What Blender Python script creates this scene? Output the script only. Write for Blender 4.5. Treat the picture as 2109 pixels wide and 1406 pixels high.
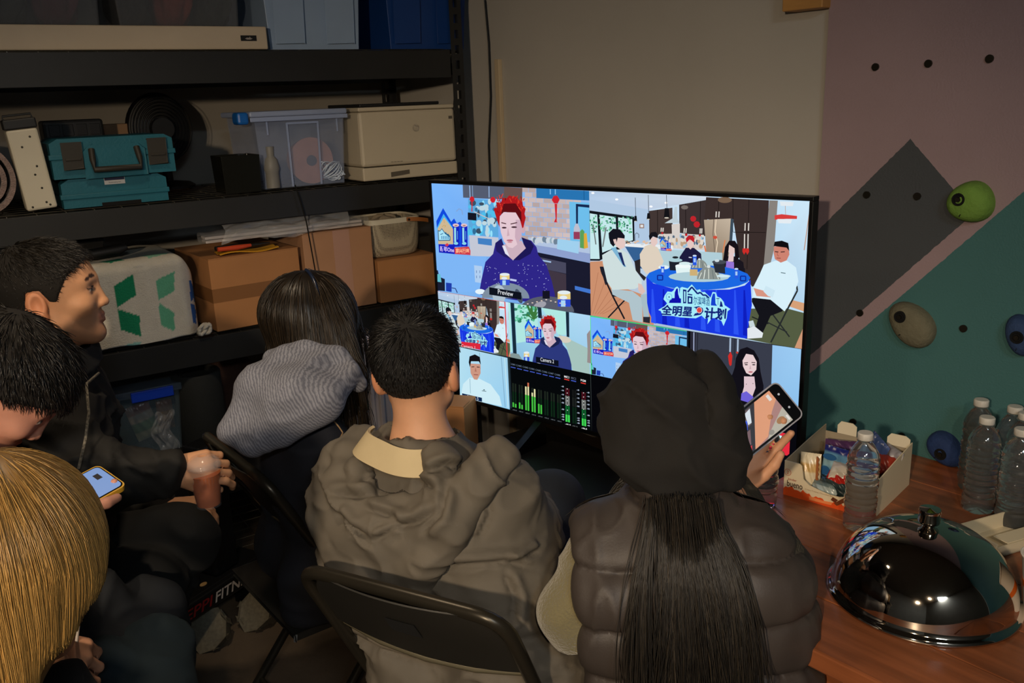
import bpy, bmesh, math, random
import numpy as np
from mathutils import Vector, Matrix
from mathutils.geometry import tessellate_polygon

for o in list(bpy.data.objects): bpy.data.objects.remove(o)
SC = bpy.context.scene
COL = SC.collection

# ------------------------------------------------------------------ camera
F, CXP, CYP, CAMH = 1800.0, 2109 / 2, 1406 / 2, 1.62
_g = np.array([256, 6447, 1800.0]); _g /= np.linalg.norm(_g)
_fy = np.array([0, 0, 1.0]); _fy = _fy - (_fy @ _g) * _g; _fy /= np.linalg.norm(_fy)
_R = np.array([np.cross(_g, _fy), _fy, -_g])          # camera axes (right, down, forward) to world
EYE = np.array([0, 0, CAMH])
cam_d = bpy.data.cameras.new('camera'); cam = bpy.data.objects.new('camera', cam_d); COL.objects.link(cam)
cam_d.sensor_width = 36.0; cam_d.lens = 36.0 * F / 2109; cam_d.clip_start = 0.02
_m = Matrix(((_R[0][0], -_R[0][1], -_R[0][2], 0), (_R[1][0], -_R[1][1], -_R[1][2], 0),
             (_R[2][0], -_R[2][1], -_R[2][2], 0), (0, 0, 0, 1)))
cam.matrix_world = Matrix.Translation(Vector(EYE)) @ _m
SC.camera = cam

# ------------------------------------------------------------------ light and exposure
SC.view_settings.view_transform = 'Standard'; SC.view_settings.look = 'None'
SC.view_settings.exposure = 0.0; SC.view_settings.gamma = 1.0; SC.view_settings.use_curve_mapping = False
SC.cycles.use_denoising = True; SC.cycles.max_bounces = 8; SC.cycles.transparent_max_bounces = 12; SC.cycles.diffuse_bounces = 3; SC.cycles.glossy_bounces = 4; SC.cycles.transmission_bounces = 8
SC.cycles.use_adaptive_sampling = True; SC.cycles.adaptive_threshold = 0.025; SC.cycles.sample_clamp_indirect = 4.0; SC.cycles.caustics_refractive = False; SC.cycles.caustics_reflective = False
world = bpy.data.worlds.new('world'); SC.world = world; world.use_nodes = True
world.node_tree.nodes['Background'].inputs[0].default_value = (0.30, 0.38, 0.5, 1)
world.node_tree.nodes['Background'].inputs[1].default_value = 0.05

def look(loc, target):
    d = Vector(target) - Vector(loc)
    return Matrix.Translation(Vector(loc)) @ d.to_track_quat('-Z', 'Y').to_matrix().to_4x4()
def spot(name, loc, target, power, color, size, angle, blend):
    l = bpy.data.lights.new(name, 'SPOT'); l.energy = power; l.color = color
    l.shadow_soft_size = size; l.spot_size = math.radians(angle); l.spot_blend = blend
    o = bpy.data.objects.new(name, l); COL.objects.link(o); o.matrix_world = look(loc, target); return o
def point(name, loc, power, color, size):
    l = bpy.data.lights.new(name, 'POINT'); l.energy = power; l.color = color; l.shadow_soft_size = size
    o = bpy.data.objects.new(name, l); COL.objects.link(o); o.location = loc; return o
WARM = (1.0, 0.79, 0.56)
LAMP_A = (-0.70, -0.95, 1.93); LAMP_B = (0.08, -0.75, 2.18); LAMP_C = (-0.72, 1.62, 2.50)
spot('lamp_light', LAMP_A, (-0.15, 2.6, 0.22), 175, WARM, 0.05, 74, 0.9)          # standing lamp behind the photographer
spot('lamp_light', LAMP_B, (0.55, 1.5, 0.0), 46, WARM, 0.04, 84, 0.9)            # second lamp head beside it
spot('lamp_light', LAMP_C, (-0.70, 1.75, 0.0), 34, WARM, 0.08, 120, 1.0)         # ceiling downlight above the group
al = bpy.data.lights.new('fill_light', 'AREA'); al.energy = 62; al.color = (0.72, 0.86, 1.0); al.size = 0.6  # added soft cool fill behind the camera, stands for no known fixture
ao = bpy.data.objects.new('fill_light', al); COL.objects.link(ao); ao.matrix_world = look((0.75, -1.6, 2.70), (0.75, -1.59, 0.0))

# ------------------------------------------------------------------ helpers: layout
def ray(px, py):
    return _R @ np.array([(px - CXP) / F, (py - CYP) / F, 1.0])
def P(px, py, d):                 # a point of the place at distance d along the lens axis
    return EYE + ray(px, py) * d
def onz(px, py, z):
    r = ray(px, py); return EYE + r * ((z - CAMH) / r[2])
def onpl(px, py, p, n):
    r = ray(px, py); return EYE + r * (((np.array(p) - EYE) @ n) / (r @ n))
def frame(origin, xdir, up=(0, 0, 1)):
    x = Vector(xdir).normalized(); z = Vector(up).normalized(); y = z.cross(x).normalized(); z = x.cross(y)
    return Matrix(((x.x, y.x, z.x, origin[0]), (x.y, y.y, z.y, origin[1]), (x.z, y.z, z.z, origin[2]), (0, 0, 0, 1)))
def Rz(deg): return Matrix.Rotation(math.radians(deg), 4, 'Z')
def Rx(deg): return Matrix.Rotation(math.radians(deg), 4, 'X')
def Ry(deg): return Matrix.Rotation(math.radians(deg), 4, 'Y')
def T(x, y=0, z=0):
    return Matrix.Translation((x, y, z)) if not hasattr(x, '__len__') else Matrix.Translation(Vector(x))

# ------------------------------------------------------------------ helpers: materials
def lin(c):
    if isinstance(c, str):
        c = c.lstrip('#'); c = [int(c[i:i + 2], 16) for i in (0, 2, 4)]
    c = [x / 255 if max(c) > 1.0 else x for x in c]
    return tuple((x / 12.92 if x <= 0.04045 else ((x + 0.055) / 1.055) ** 2.4) for x in c[:3]) + (1.0,)
MATS = {}
def mat(name, col=(128, 128, 128), rough=0.6, metal=0.0, var=0.0, vscale=8.0, bump=0.0, bscale=60.0, trans=0.0, ior=1.45,
        alpha=1.0, emit=None, estr=1.0, attr=None, stretch=None, spec=None, sheen=0.0, aniso=0.0, coat=0.0):
    if name in MATS: return MATS[name]
    m = bpy.data.materials.new(name); m.use_nodes = True; MATS[name] = m
    nt = m.node_tree; N = nt.nodes; L = nt.links; b = N['Principled BSDF']
    c = lin(col); b.inputs['Base Color'].default_value = c
    b.inputs['Roughness'].default_value = rough; b.inputs['Metallic'].default_value = metal
    b.inputs['Transmission Weight'].default_value = trans; b.inputs['IOR'].default_value = ior
    b.inputs['Alpha'].default_value = alpha
    if spec is not None: b.inputs['Specular IOR Level'].default_value = spec
    if sheen: b.inputs['Sheen Weight'].default_value = sheen
    if coat: b.inputs['Coat Weight'].default_value = coat
    if emit is not None:
        b.inputs['Emission Color'].default_value = lin(emit); b.inputs['Emission Strength'].default_value = estr
    tc = N.new('ShaderNodeTexCoord'); vec = tc.outputs['Object']
    if stretch:
        mp = N.new('ShaderNodeMapping'); mp.inputs['Scale'].default_value = stretch; L.new(vec, mp.inputs[0]); vec = mp.outputs[0]
    src = None
    if attr:
        a = N.new('ShaderNodeAttribute'); a.attribute_name = attr; src = a.outputs['Color']; L.new(src, b.inputs['Base Color'])
    if var:
        n = N.new('ShaderNodeTexNoise'); n.inputs['Scale'].default_value = vscale; n.inputs['Detail'].default_value = 6
        L.new(vec, n.inputs['Vector'])
        r = N.new('ShaderNodeMapRange'); r.inputs[1].default_value = 0.25; r.inputs[2].default_value = 0.75
        r.inputs[3].default_value = 1 - var; r.inputs[4].default_value = 1 + var
        L.new(n.outputs['Fac'], r.inputs[0])
        mx = N.new('ShaderNodeVectorMath'); mx.operation = 'SCALE'
        if src: L.new(src, mx.inputs[0])
        else: mx.inputs[0].default_value = c[:3]
        L.new(r.outputs[0], mx.inputs['Scale']); L.new(mx.outputs[0], b.inputs['Base Color'])
    if bump:
        n = N.new('ShaderNodeTexNoise'); n.inputs['Scale'].default_value = bscale; n.inputs['Detail'].default_value = 4
        L.new(vec, n.inputs['Vector'])
        bp = N.new('ShaderNodeBump'); bp.inputs['Strength'].default_value = bump; bp.inputs['Distance'].default_value = 0.01
        L.new(n.outputs['Fac'], bp.inputs['Height']); L.new(bp.outputs[0], b.inputs['Normal'])
    return m
def nodes(m): return m.node_tree.nodes, m.node_tree.links, m.node_tree.nodes['Principled BSDF']
def math_node(N, L, op, a, b=None):
    n = N.new('ShaderNodeMath'); n.operation = op
    for i, x in enumerate((a, b)):
        if x is None: continue
        if isinstance(x, (int, float)): n.inputs[i].default_value = x
        else: L.new(x, n.inputs[i])
    return n.outputs[0]
def mix_node(N, L, fac, a, b):
    n = N.new('ShaderNodeMix'); n.data_type = 'RGBA'
    L.new(fac, n.inputs['Factor'])
    for k, x in ((6, a), (7, b)):
        if isinstance(x, (tuple, list)): n.inputs[k].default_value = x
        else: L.new(x, n.inputs[k])
    return n.outputs[2]

# ------------------------------------------------------------------ helpers: meshes
class MB:
    def __init__(s): s.v = []; s.f = []; s.m = []
    def add(s, vs, fs, mi=0, M=None):
        k = len(s.v)
        s.v += [tuple(M @ Vector(p)) if M is not None else tuple(p) for p in vs]
        s.f += [tuple(i + k for i in f) for f in fs]; s.m += [mi] * len(fs); return s
    def box(s, a, b, mi=0, M=None):
        x0, y0, z0 = a; x1, y1, z1 = b
        vs = [(x0, y0, z0), (x1, y0, z0), (x1, y1, z0), (x0, y1, z0), (x0, y0, z1), (x1, y0, z1), (x1, y1, z1), (x0, y1, z1)]
        return s.add(vs, [(0, 3, 2, 1), (4, 5, 6, 7), (0, 1, 5, 4), (1, 2, 6, 5), (2, 3, 7, 6), (3, 0, 4, 7)], mi, M)
    def tub(s, a, b, ins, th, mi=0, M=None, bottom=True):
        """open box: base rectangle inset by ins, wall thickness th"""
        x0, y0, z0 = a; x1, y1, z1 = b
        def ring(i, z, e): return [(x0 + i + e, y0 + i + e, z), (x1 - i - e, y0 + i + e, z), (x1 - i - e, y1 - i - e, z), (x0 + i + e, y1 - i - e, z)]
        vs = ring(ins, z0, 0) + ring(0, z1, 0) + ring(0, z1, th) + ring(ins, z0 + th, th)
        fs = [(3, 2, 1, 0)]
        for r in range(3):
            for k in range(4):
                fs.append((r * 4 + k, r * 4 + (k + 1) % 4, r * 4 + 4 + (k + 1) % 4, r * 4 + 4 + k))
        fs.append((12, 13, 14, 15)); return s.add(vs, fs, mi, M)
    def prism(s, poly, a, b, mi=0, M=None, axis='y'):
        """polygon (list of 2-D points) extruded from a to b along an axis"""
        n = len(poly)
        mk = {'y': lambda p, t: (p[0], t, p[1]), 'z': lambda p, t: (p[0], p[1], t), 'x': lambda p, t: (t, p[0], p[1])}[axis]
        vs = [mk(p, a) for p in poly] + [mk(p, b) for p in poly]
        tri = tessellate_polygon([[Vector((p[0], p[1], 0)) for p in poly]])
        fs = [tuple(t) for t in tri] + [tuple(i + n for i in reversed(t)) for t in tri]
        fs += [(i, (i + 1) % n, n + (i + 1) % n, n + i) for i in range(n)]
        return s.add(vs, fs, mi, M)
    def tube(s, pts, r, n=8, mi=0, M=None, closed=False, cap=True):
        pts = [Vector(p) for p in pts]; m = len(pts); rr = r if hasattr(r, '__len__') else [r] * m
        vs = []; prev = None
        for i, p in enumerate(pts):
            if closed: t = pts[(i + 1) % m] - pts[i - 1]
            else: t = pts[min(i + 1, m - 1)] - pts[max(i - 1, 0)]
            if t.length < 1e-9: t = Vector((0, 0, 1))
            t.normalize()
            if prev is None:
                a = Vector((0, 0, 1)) if abs(t.z) < 0.9 else Vector((1, 0, 0)); u = (a - t * a.dot(t)).normalized()
            else: u = (prev - t * prev.dot(t)).normalized()
            prev = u; w = t.cross(u)
            for k in range(n):
                an = 2 * math.pi * k / n; vs.append(p + (u * math.cos(an) + w * math.sin(an)) * rr[i])
        fs = []
        for i in range(m if closed else m - 1):
            for k in range(n):
                a = i * n; b = ((i + 1) % m) * n
                fs.append((a + k, a + (k + 1) % n, b + (k + 1) % n, b + k))
        if cap and not closed:
            fs.append(tuple(reversed(range(n)))); fs.append(tuple((m - 1) * n + k for k in range(n)))
        return s.add(vs, fs, mi, M)
    def lathe(s, prof, n=24, mi=0, M=None, sx=1, sy=1, fn=None):
        vs = []
        for j, (r, z) in enumerate(prof):
            for k in range(n):
                a = 2 * math.pi * k / n; q = r * (fn(a, z) if fn else 1)
                vs.append((q * math.cos(a) * sx, q * math.sin(a) * sy, z))
        fs = []
        for j in range(len(prof) - 1):
            for k in range(n): fs.append((j * n + k, j * n + (k + 1) % n, (j + 1) * n + (k + 1) % n, (j + 1) * n + k))
        if prof[0][0] > 1e-6: fs.append(tuple(reversed(range(n))))
        if prof[-1][0] > 1e-6: fs.append(tuple((len(prof) - 1) * n + k for k in range(n)))
        return s.add(vs, fs, mi, M)
    def sheet(s, fn, nu, nv, th=0.0, mi=0, M=None):
        """surface fn(u, v) -> point over the unit square, given thickness th"""
        g = [[Vector(fn(i / nu, j / nv)) for j in range(nv + 1)] for i in range(nu + 1)]
        vs = [p for r in g for p in r]; w = nv + 1; fs = []
        for i in range(nu):
            for j in range(nv): fs.append((i * w + j, (i + 1) * w + j, (i + 1) * w + j + 1, i * w + j + 1))
        if th:
            k = len(vs); nr = []
            for i in range(nu + 1):
                for j in range(nv + 1):
                    a = g[min(i + 1, nu)][j] - g[max(i - 1, 0)][j]; b = g[i][min(j + 1, nv)] - g[i][max(j - 1, 0)]
                    q = a.cross(b); nr.append(q.normalized() if q.length > 1e-12 else Vector((0, 0, 1)))
            vs = vs + [p - q * th for p, q in zip(vs, nr)]
            fs = fs + [tuple(reversed([i + k for i in f])) for f in fs]
            for i in range(nu): fs += [(i * w, i * w + k, (i + 1) * w + k, (i + 1) * w), (i * w + nv, (i + 1) * w + nv, (i + 1) * w + nv + k, i * w + nv + k)]
            for j in range(nv): fs += [(j, j + 1, j + 1 + k, j + k), (nu * w + j, nu * w + j + k, nu * w + j + 1 + k, nu * w + j + 1)]
        return s.add(vs, fs, mi, M)
    def mesh(s, name):
        me = bpy.data.meshes.new(name); me.from_pydata(s.v, [], s.f); me.polygons.foreach_set('material_index', s.m); me.update(); return me

def tagit(o, label=None, cat=None, group=None, kind=None):
    if label: o['label'] = label
    if cat: o['category'] = cat
    if group: o['group'] = group
    if kind: o['kind'] = kind
    return o
def link(name, me, mats, parent=None, M=None, bevel=0, smooth=None, seg=2):
    o = bpy.data.objects.new(name, me); COL.objects.link(o)
    for m in (mats if isinstance(mats, (list, tuple)) else [mats]): me.materials.append(m)
    if parent is not None: o.parent = parent
    if M is not None: o.matrix_local = M
    if smooth is not None:
        me.polygons.foreach_set('use_smooth', [True] * len(me.polygons))
        if smooth < 180: me.set_sharp_from_angle(angle=math.radians(smooth))
    if bevel:
        b = o.modifiers.new('bevel', 'BEVEL'); b.width = bevel; b.segments = seg; b.limit_method = 'ANGLE'; b.angle_limit = math.radians(40)
    return o
def part(parent, name, mb, mats, bevel=0, smooth=None, M=None, label=None, kind=None):
    o = link(name, mb.mesh(name) if isinstance(mb, MB) else mb, mats, parent, M, bevel, smooth)
    return tagit(o, label, None, None, kind)
def thing(name, label, cat, M=None, group=None):
    o = bpy.data.objects.new(name, None); COL.objects.link(o); o.empty_display_size = 0.05
    if M is not None: o.matrix_world = M
    return tagit(o, label, cat, group)
def solo(name, mb, mats, label, cat, M=None, group=None, bevel=0, smooth=None, kind=None):
    o = link(name, mb.mesh(name) if isinstance(mb, MB) else mb, mats, None, M, bevel, smooth)
    return tagit(o, label, cat, group, kind)
def dup(o, M, label=None, group=None, parent=None):
    c = o.copy(); COL.objects.link(c); c.parent = parent
    if parent is None: c.matrix_world = M
    if label: c['label'] = label
    if group: c['group'] = group
    for ch in [x for x in o.children]:
        dup(ch, None, parent=c)
    return c
def text_mesh(txt, size=1.0, bold=0.0, shear=0.0, align='LEFT', space=1.0):
    cu = bpy.data.curves.new('t', 'FONT'); cu.body = txt; cu.size = size; cu.align_x = align; cu.offset = bold; cu.shear = shear
    cu.fill_mode = 'FRONT'; cu.resolution_u = 3; cu.space_character = space
    o = bpy.data.objects.new('t', cu); COL.objects.link(o)
    bpy.context.view_layer.update()
    e = o.evaluated_get(bpy.context.evaluated_depsgraph_get()); me = e.to_mesh()
    vs = [tuple(v.co) for v in me.vertices]; fs = [tuple(p.vertices) for p in me.polygons]
    e.to_mesh_clear(); bpy.data.objects.remove(o); bpy.data.curves.remove(cu)
    return vs, fs
def print_text(parent, name, txt, M, height, m, bold=0.0, shear=0.0, align='CENTER', space=1.0, width=None):
    """flat print lying in the x-z plane of M, facing -y"""
    vs, fs = text_mesh(txt, 1.0, bold, shear, align, space)
    if not vs: return None
    y0 = min(v[1] for v in vs); y1 = max(v[1] for v in vs); x0 = min(v[0] for v in vs); x1 = max(v[0] for v in vs)
    k = height / (y1 - y0); kx = k if width is None else width / (x1 - x0)
    mb = MB().add([((v[0] - (x0 + x1) / 2 * (align == 'CENTER')) * kx, 0, (v[1] - (y0 + y1) / 2) * k) for v in vs], fs)
    return part(parent, name, mb, m, M=M)

# ================================================================== the room
WD = (0.634, -0.773, 0); WN = np.array([-0.773, -0.634, 0]); WP = np.array([0.99, 1.97, 0])
WM = frame(WP, WD); WMi = WM.inverted()                    # climbing wall: x to the right, y into the wall
def wl(px, py): p = WMi @ Vector(onpl(px, py, WP, WN)); return p.x, p.z
def wall_pt(s, d, z): return WM @ Vector((s, -d, z))
SD = (0.841, 0.541, 0); SN = np.array([0.541, -0.841, 0])
SP = onpl(1010, 300, WP, WN) - np.array(SD) * 0.06; SP[2] = 0
SM = frame(SP, SD); SMi = SM.inverted()                    # shelving: x to the right along the front, y into the shelf
def su(px, py, v=0.0):
    p = SMi @ Vector(onpl(px, py, SP - SN * v, SN)); return p.x, p.z
CEIL = 2.75
def cross2(p, d, q, e):
    k = ((q[0] - p[0]) * e[1] - (q[1] - p[1]) * e[0]) / (d[0] * e[1] - d[1] * e[0]); return Vector((p[0] + d[0] * k, p[1] + d[1] * k, 0))
BW = WM @ Vector((0, 0.02, 0)); LW = SM @ Vector((0, 0.66, 0))
K0 = cross2(BW, WD, LW, SD)                               # corner behind the shelving
K1 = BW + Vector(WD) * 2.6; K2 = K1 + Vector((WN[0], WN[1], 0)) * 4.6; K3 = LW - Vector(SD) * 3.6
m_concrete = mat('concrete', (92, 78, 62), 0.75, var=0.35, vscale=3, bump=0.25, bscale=40)
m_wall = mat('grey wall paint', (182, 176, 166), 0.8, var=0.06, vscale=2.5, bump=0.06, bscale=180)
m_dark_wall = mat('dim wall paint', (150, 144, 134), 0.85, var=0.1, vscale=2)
m_ceil = mat('ceiling paint', (130, 124, 114), 0.9, var=0.08, vscale=2)
def wall_slab(name, a, b, m, th=0.1):
    d = (b - a); L = d.length; mb = MB().box((0, 0, 0), (L, th, CEIL))
    return tagit(link(name, mb.mesh(name), m, M=frame(a, d)), None, None, None, 'structure')
wall_slab('wall_back', K0, K1, m_wall)
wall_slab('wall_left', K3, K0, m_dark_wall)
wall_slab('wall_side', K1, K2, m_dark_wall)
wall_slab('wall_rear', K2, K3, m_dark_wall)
pl = [(p.x, p.y) for p in (K0, K1, K2, K3)]
tagit(link('floor', MB().prism(pl, -0.1, 0, axis='z').mesh('floor'), m_concrete), kind='structure')
tagit(link('ceiling', MB().prism(pl, CEIL, CEIL + 0.1, axis='z').mesh('ceiling'), m_ceil), kind='structure')

# painted climbing board on the right
mp = mat('climbing wall paint', (160, 138, 142), 0.7, var=0.05, vscale=3, bump=0.15, bscale=220)
N, L, B = nodes(mp)
geo = N.new('ShaderNodeTexCoord'); sp = N.new('ShaderNodeSeparateXYZ'); L.new(geo.outputs['Object'], sp.inputs[0])
ns = N.new('ShaderNodeTexNoise'); ns.inputs['Scale'].default_value = 70; L.new(geo.outputs['Object'], ns.inputs['Vector'])
jit = math_node(N, L, 'MULTIPLY', math_node(N, L, 'SUBTRACT', ns.outputs['Fac'], 0.5), 0.007)
def half(p, q):                      # positive below the line p-q (p left, q right)
    (x0, z0), (x1, z1) = wl(*p), wl(*q); k = (z1 - z0) / (x1 - x0)
    zl = math_node(N, L, 'ADD', math_node(N, L, 'MULTIPLY', sp.outputs['X'], k), z0 - k * x0)
    return math_node(N, L, 'GREATER_THAN', math_node(N, L, 'ADD', math_node(N, L, 'SUBTRACT', zl, sp.outputs['Z']), jit), 0.0)
h1 = half((1690, 469), (1875, 286)); h2 = half((1875, 286), (1962, 388)); h3 = half((1696, 708), (1959, 480)); h4 = half((1674, 764), (2008, 480))
grey = math_node(N, L, 'MULTIPLY', math_node(N, L, 'MULTIPLY', h1, h2), math_node(N, L, 'SUBTRACT', 1.0, h3))
base = B.inputs['Base Color'].links[0].from_socket
c1 = mix_node(N, L, grey, base, lin((72, 76, 80))); c2 = mix_node(N, L, h4, c1, lin((66, 112, 112)))
nz = N.new('ShaderNodeTexNoise'); nz.inputs['Scale'].default_value = 2.2; nz.inputs['Detail'].default_value = 8; L.new(geo.outputs['Object'], nz.inputs['Vector'])
sc = N.new('ShaderNodeVectorMath'); sc.operation = 'SCALE'; L.new(c2, sc.inputs[0]); L.new(math_node(N, L, 'ADD', math_node(N, L, 'MULTIPLY', nz.outputs['Fac'], 0.35), 0.82), sc.inputs['Scale'])
L.new(sc.outputs[0], B.inputs['Base Color'])
SEAM = wl(1692, 300)[0]
wr = tagit(link('wall_right', MB().box((SEAM, 0, 0.0), (2.45, 0.02, 2.7)).mesh('wall_right'), mp, M=WM), kind='structure')
m_black = mat('black metal', (16, 16, 17), 0.45, metal=0.6)
m_nut = mat('zinc nut', (70, 66, 58), 0.4, metal=0.9)
mb = MB().lathe([(0.0045, 0.0), (0.0075, -0.0015), (0.0085, -0.0005), (0.0088, 0.004)], 14)
nut = None
for q in ((1804, 138), (1913, 131), (2039, 121), (1786, 401), (1890, 404), (1772, 644), (1985, 676), (1758, 868), (1858, 897)):
    x, z = wl(*q); M = T(x, 0.0, z) @ Rx(90)
    M = T(x, -0.0005, z) @ Rx(-90) @ Rx(180)
    if nut is None:
        nut = part(wr, 't_nut', mb, m_nut, smooth=30, M=M)
        hole_me = MB().lathe([(0.0, -0.0008), (0.0048, -0.0008)], 12).mesh('bolt_hole')
        h = link('bolt_hole', hole_me, mat('hole black', (5, 5, 5), 0.9), nut)
    else:
        nut2 = nut.copy(); COL.objects.link(nut2); nut2.parent = wr; nut2.matrix_local = M
        h2_ = h.copy(); COL.objects.link(h2_); h2_.parent = nut2
# wooden block at the head of the board and slim trims near the corner
x0, z0 = wl(1627, 22); x1, z1 = wl(1710, 16)
m_pine = mat('pine', (190, 140, 78), 0.55, var=0.25, vscale=5, stretch=(1, 1, 9))
tagit(link('trim_1', MB().box((x0, -0.035, z1), (x1, 0.02, z1 + 0.09)).mesh('trim_1'), m_pine, M=WM, bevel=0.003), kind='structure')
x0, z0 = wl(1020, 122)
tagit(link('trim_2', MB().box((x0 - 0.012, 0.004, 0.0), (x0 + 0.012, 0.02, z0)).mesh('trim_2'), mat('trim paint', (196, 176, 144), 0.7), M=WM, bevel=0.002), kind='structure')

# climbing holds
def hold(label, px, py, sx, sz, depth, rot, col, seed, hole=(0.0, 0.0), flat=0.75, top=0.0):
    x, z = wl(px, py); rnd = random.Random(seed); n = 30; m = 12; vs = []; fs = []
    ph = [rnd.uniform(0, 6.28) for _ in range(4)]
    for j in range(m + 1):
        t = j / m
        for k in range(n):
            a = 2 * math.pi * k / n
            w = 1 + 0.05 * math.sin(2 * a + ph[0]) + 0.035 * math.sin(3 * a + ph[1])
            rr = math.cos(t * math.pi / 2) ** flat * w
            h = math.sin(t * math.pi / 2) ** 0.8 * depth * (1 + top * math.sin(a))
            vs.append((rr * sx * math.cos(a), -h, rr * sz * math.sin(a)))
    for j in range(m):
        for k in range(n): fs.append((j * n + k, (j + 1) * n + k, (j + 1) * n + (k + 1) % n, j * n + (k + 1) % n))
    fs.append(tuple(range(n)))
    M = WM @ T(x, 0.0, z) @ Ry(rot)
    t = thing('climbing_hold', label, 'climbing hold', M)
    part(t, 'grip', MB().add(vs, fs), mat('hold ' + label[:12], col, 0.85, var=0.14, vscale=25, bump=0.3, bscale=120), smooth=70)
    hx, hz = hole; hd = -depth * 0.97
    hb = MB().lathe([(0.0, 0.001), (0.0085, 0.001), (0.0105, 0.004), (0.0125, 0.0045), (0.014, 0.002), (0.0145, -0.006)], 18)
    part(t, 'bolt_hole', hb, mat('hole black', (5, 5, 5), 0.9), smooth=40, M=T(hx, hd, hz) @ Rx(90))
    bb = MB().lathe([(0.0, 0.006), (0.0055, 0.006), (0.0062, 0.003)], 6)
    part(t, 'bolt', bb, m_nut, M=T(hx, hd, hz) @ Rx(90))
    part(t, 'seam_groove', MB().box((sx * 0.15, -depth * 0.955, -sz * 0.62), (sx * 0.19, -depth * 0.6, sz * 0.35), M=Ry(24)), mat('hole black', (5, 5, 5), 0.9))
    return t
hold('lime green rounded climbing hold on the pink paint', 2004, 415, 0.046, 0.047, 0.045, 8, (112, 150, 62), 3, (-0.014, 0.006), 0.5)
hold('olive grey oval climbing hold on the teal paint', 1882, 667, 0.064, 0.044, 0.038, 34, (108, 104, 84), 5, (-0.026, 0.008), 0.55)
hold('dark blue climbing hold cut by the right picture edge', 2108, 688, 0.030, 0.048, 0.036, -15, (44, 66, 104), 7, (0.0, 0.0), 0.55)
hold('navy blue dish climbing hold low behind the water bottles', 1950, 922, 0.046, 0.036, 0.036, 30, (34, 58, 108), 9, (0.004, -0.004), 0.6)

# ================================================================== television
TVO = np.array([-0.231, 2.76, 1.372]); TVX = np.array([0.748, -0.663, 0.0]); TVX /= np.linalg.norm(TVX)
SW_, SH_ = 1.213, 0.686
_base = TVO + TVX * SW_ / 2; _base[2] = 1.372 - SH_
TVM = frame(_base, TVX)
tv = thing('television', 'large flat screen television showing a grid of camera views', 'television', TVM)
m_bezel = mat('tv bezel', (10, 10, 12), 0.35)
hw = SW_ / 2
b = MB()
b.box((-hw - 0.010, -0.004, -0.014), (hw + 0.010, 0.028, -0.001)); b.box((-hw - 0.010, -0.004, SH_), (hw + 0.010, 0.028, SH_ + 0.010))
b.box((-hw - 0.010, -0.004, -0.001), (-hw, 0.028, SH_)); b.box((hw, -0.004, -0.001), (hw + 0.010, 0.028, SH_))
part(tv, 'bezel', b, m_bezel, bevel=0.0015)
part(tv, 'back_housing', MB().box((-hw + 0.02, 0.0285, 0.0), (hw - 0.02, 0.06, SH_ - 0.02)), m_bezel, bevel=0.01)
part(tv, 'screen', MB().box((-hw + 0.0003, 0.0005, -0.0007), (hw - 0.0003, 0.006, SH_ - 0.0003)), mat('screen glass', (4, 4, 6), 0.25))
for s in (-1, 1):
    f = MB().prism([(-0.17, 0), (0.0, 0), (0.0, 0.075), (-0.02, 0.075)], -0.012, 0.012, axis='x')
    part(tv, 'stand_leg', f, m_bezel, M=T(s * 0.2, 0.015, -0.0885), bevel=0.002)

def homography(src, dst):
    A = []
    for (x, y), (u, v) in zip(src, dst):
        A.append([x, y, 1, 0, 0, 0, -u * x, -u * y, -u]); A.append([0, 0, 0, x, y, 1, -v * x, -v * y, -v])
    return np.linalg.svd(np.array(A))[2][-1].reshape(3, 3)
HS = homography([(889, 377), (1669, 406), (1634, 998), (910, 812)], [(0, 0), (1920, 0), (1920, 1080), (0, 1080)])
def scr(px, py):
    q = HS @ np.array([px, py, 1.0]); return q[0] / q[2], q[1] / q[2]

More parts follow.
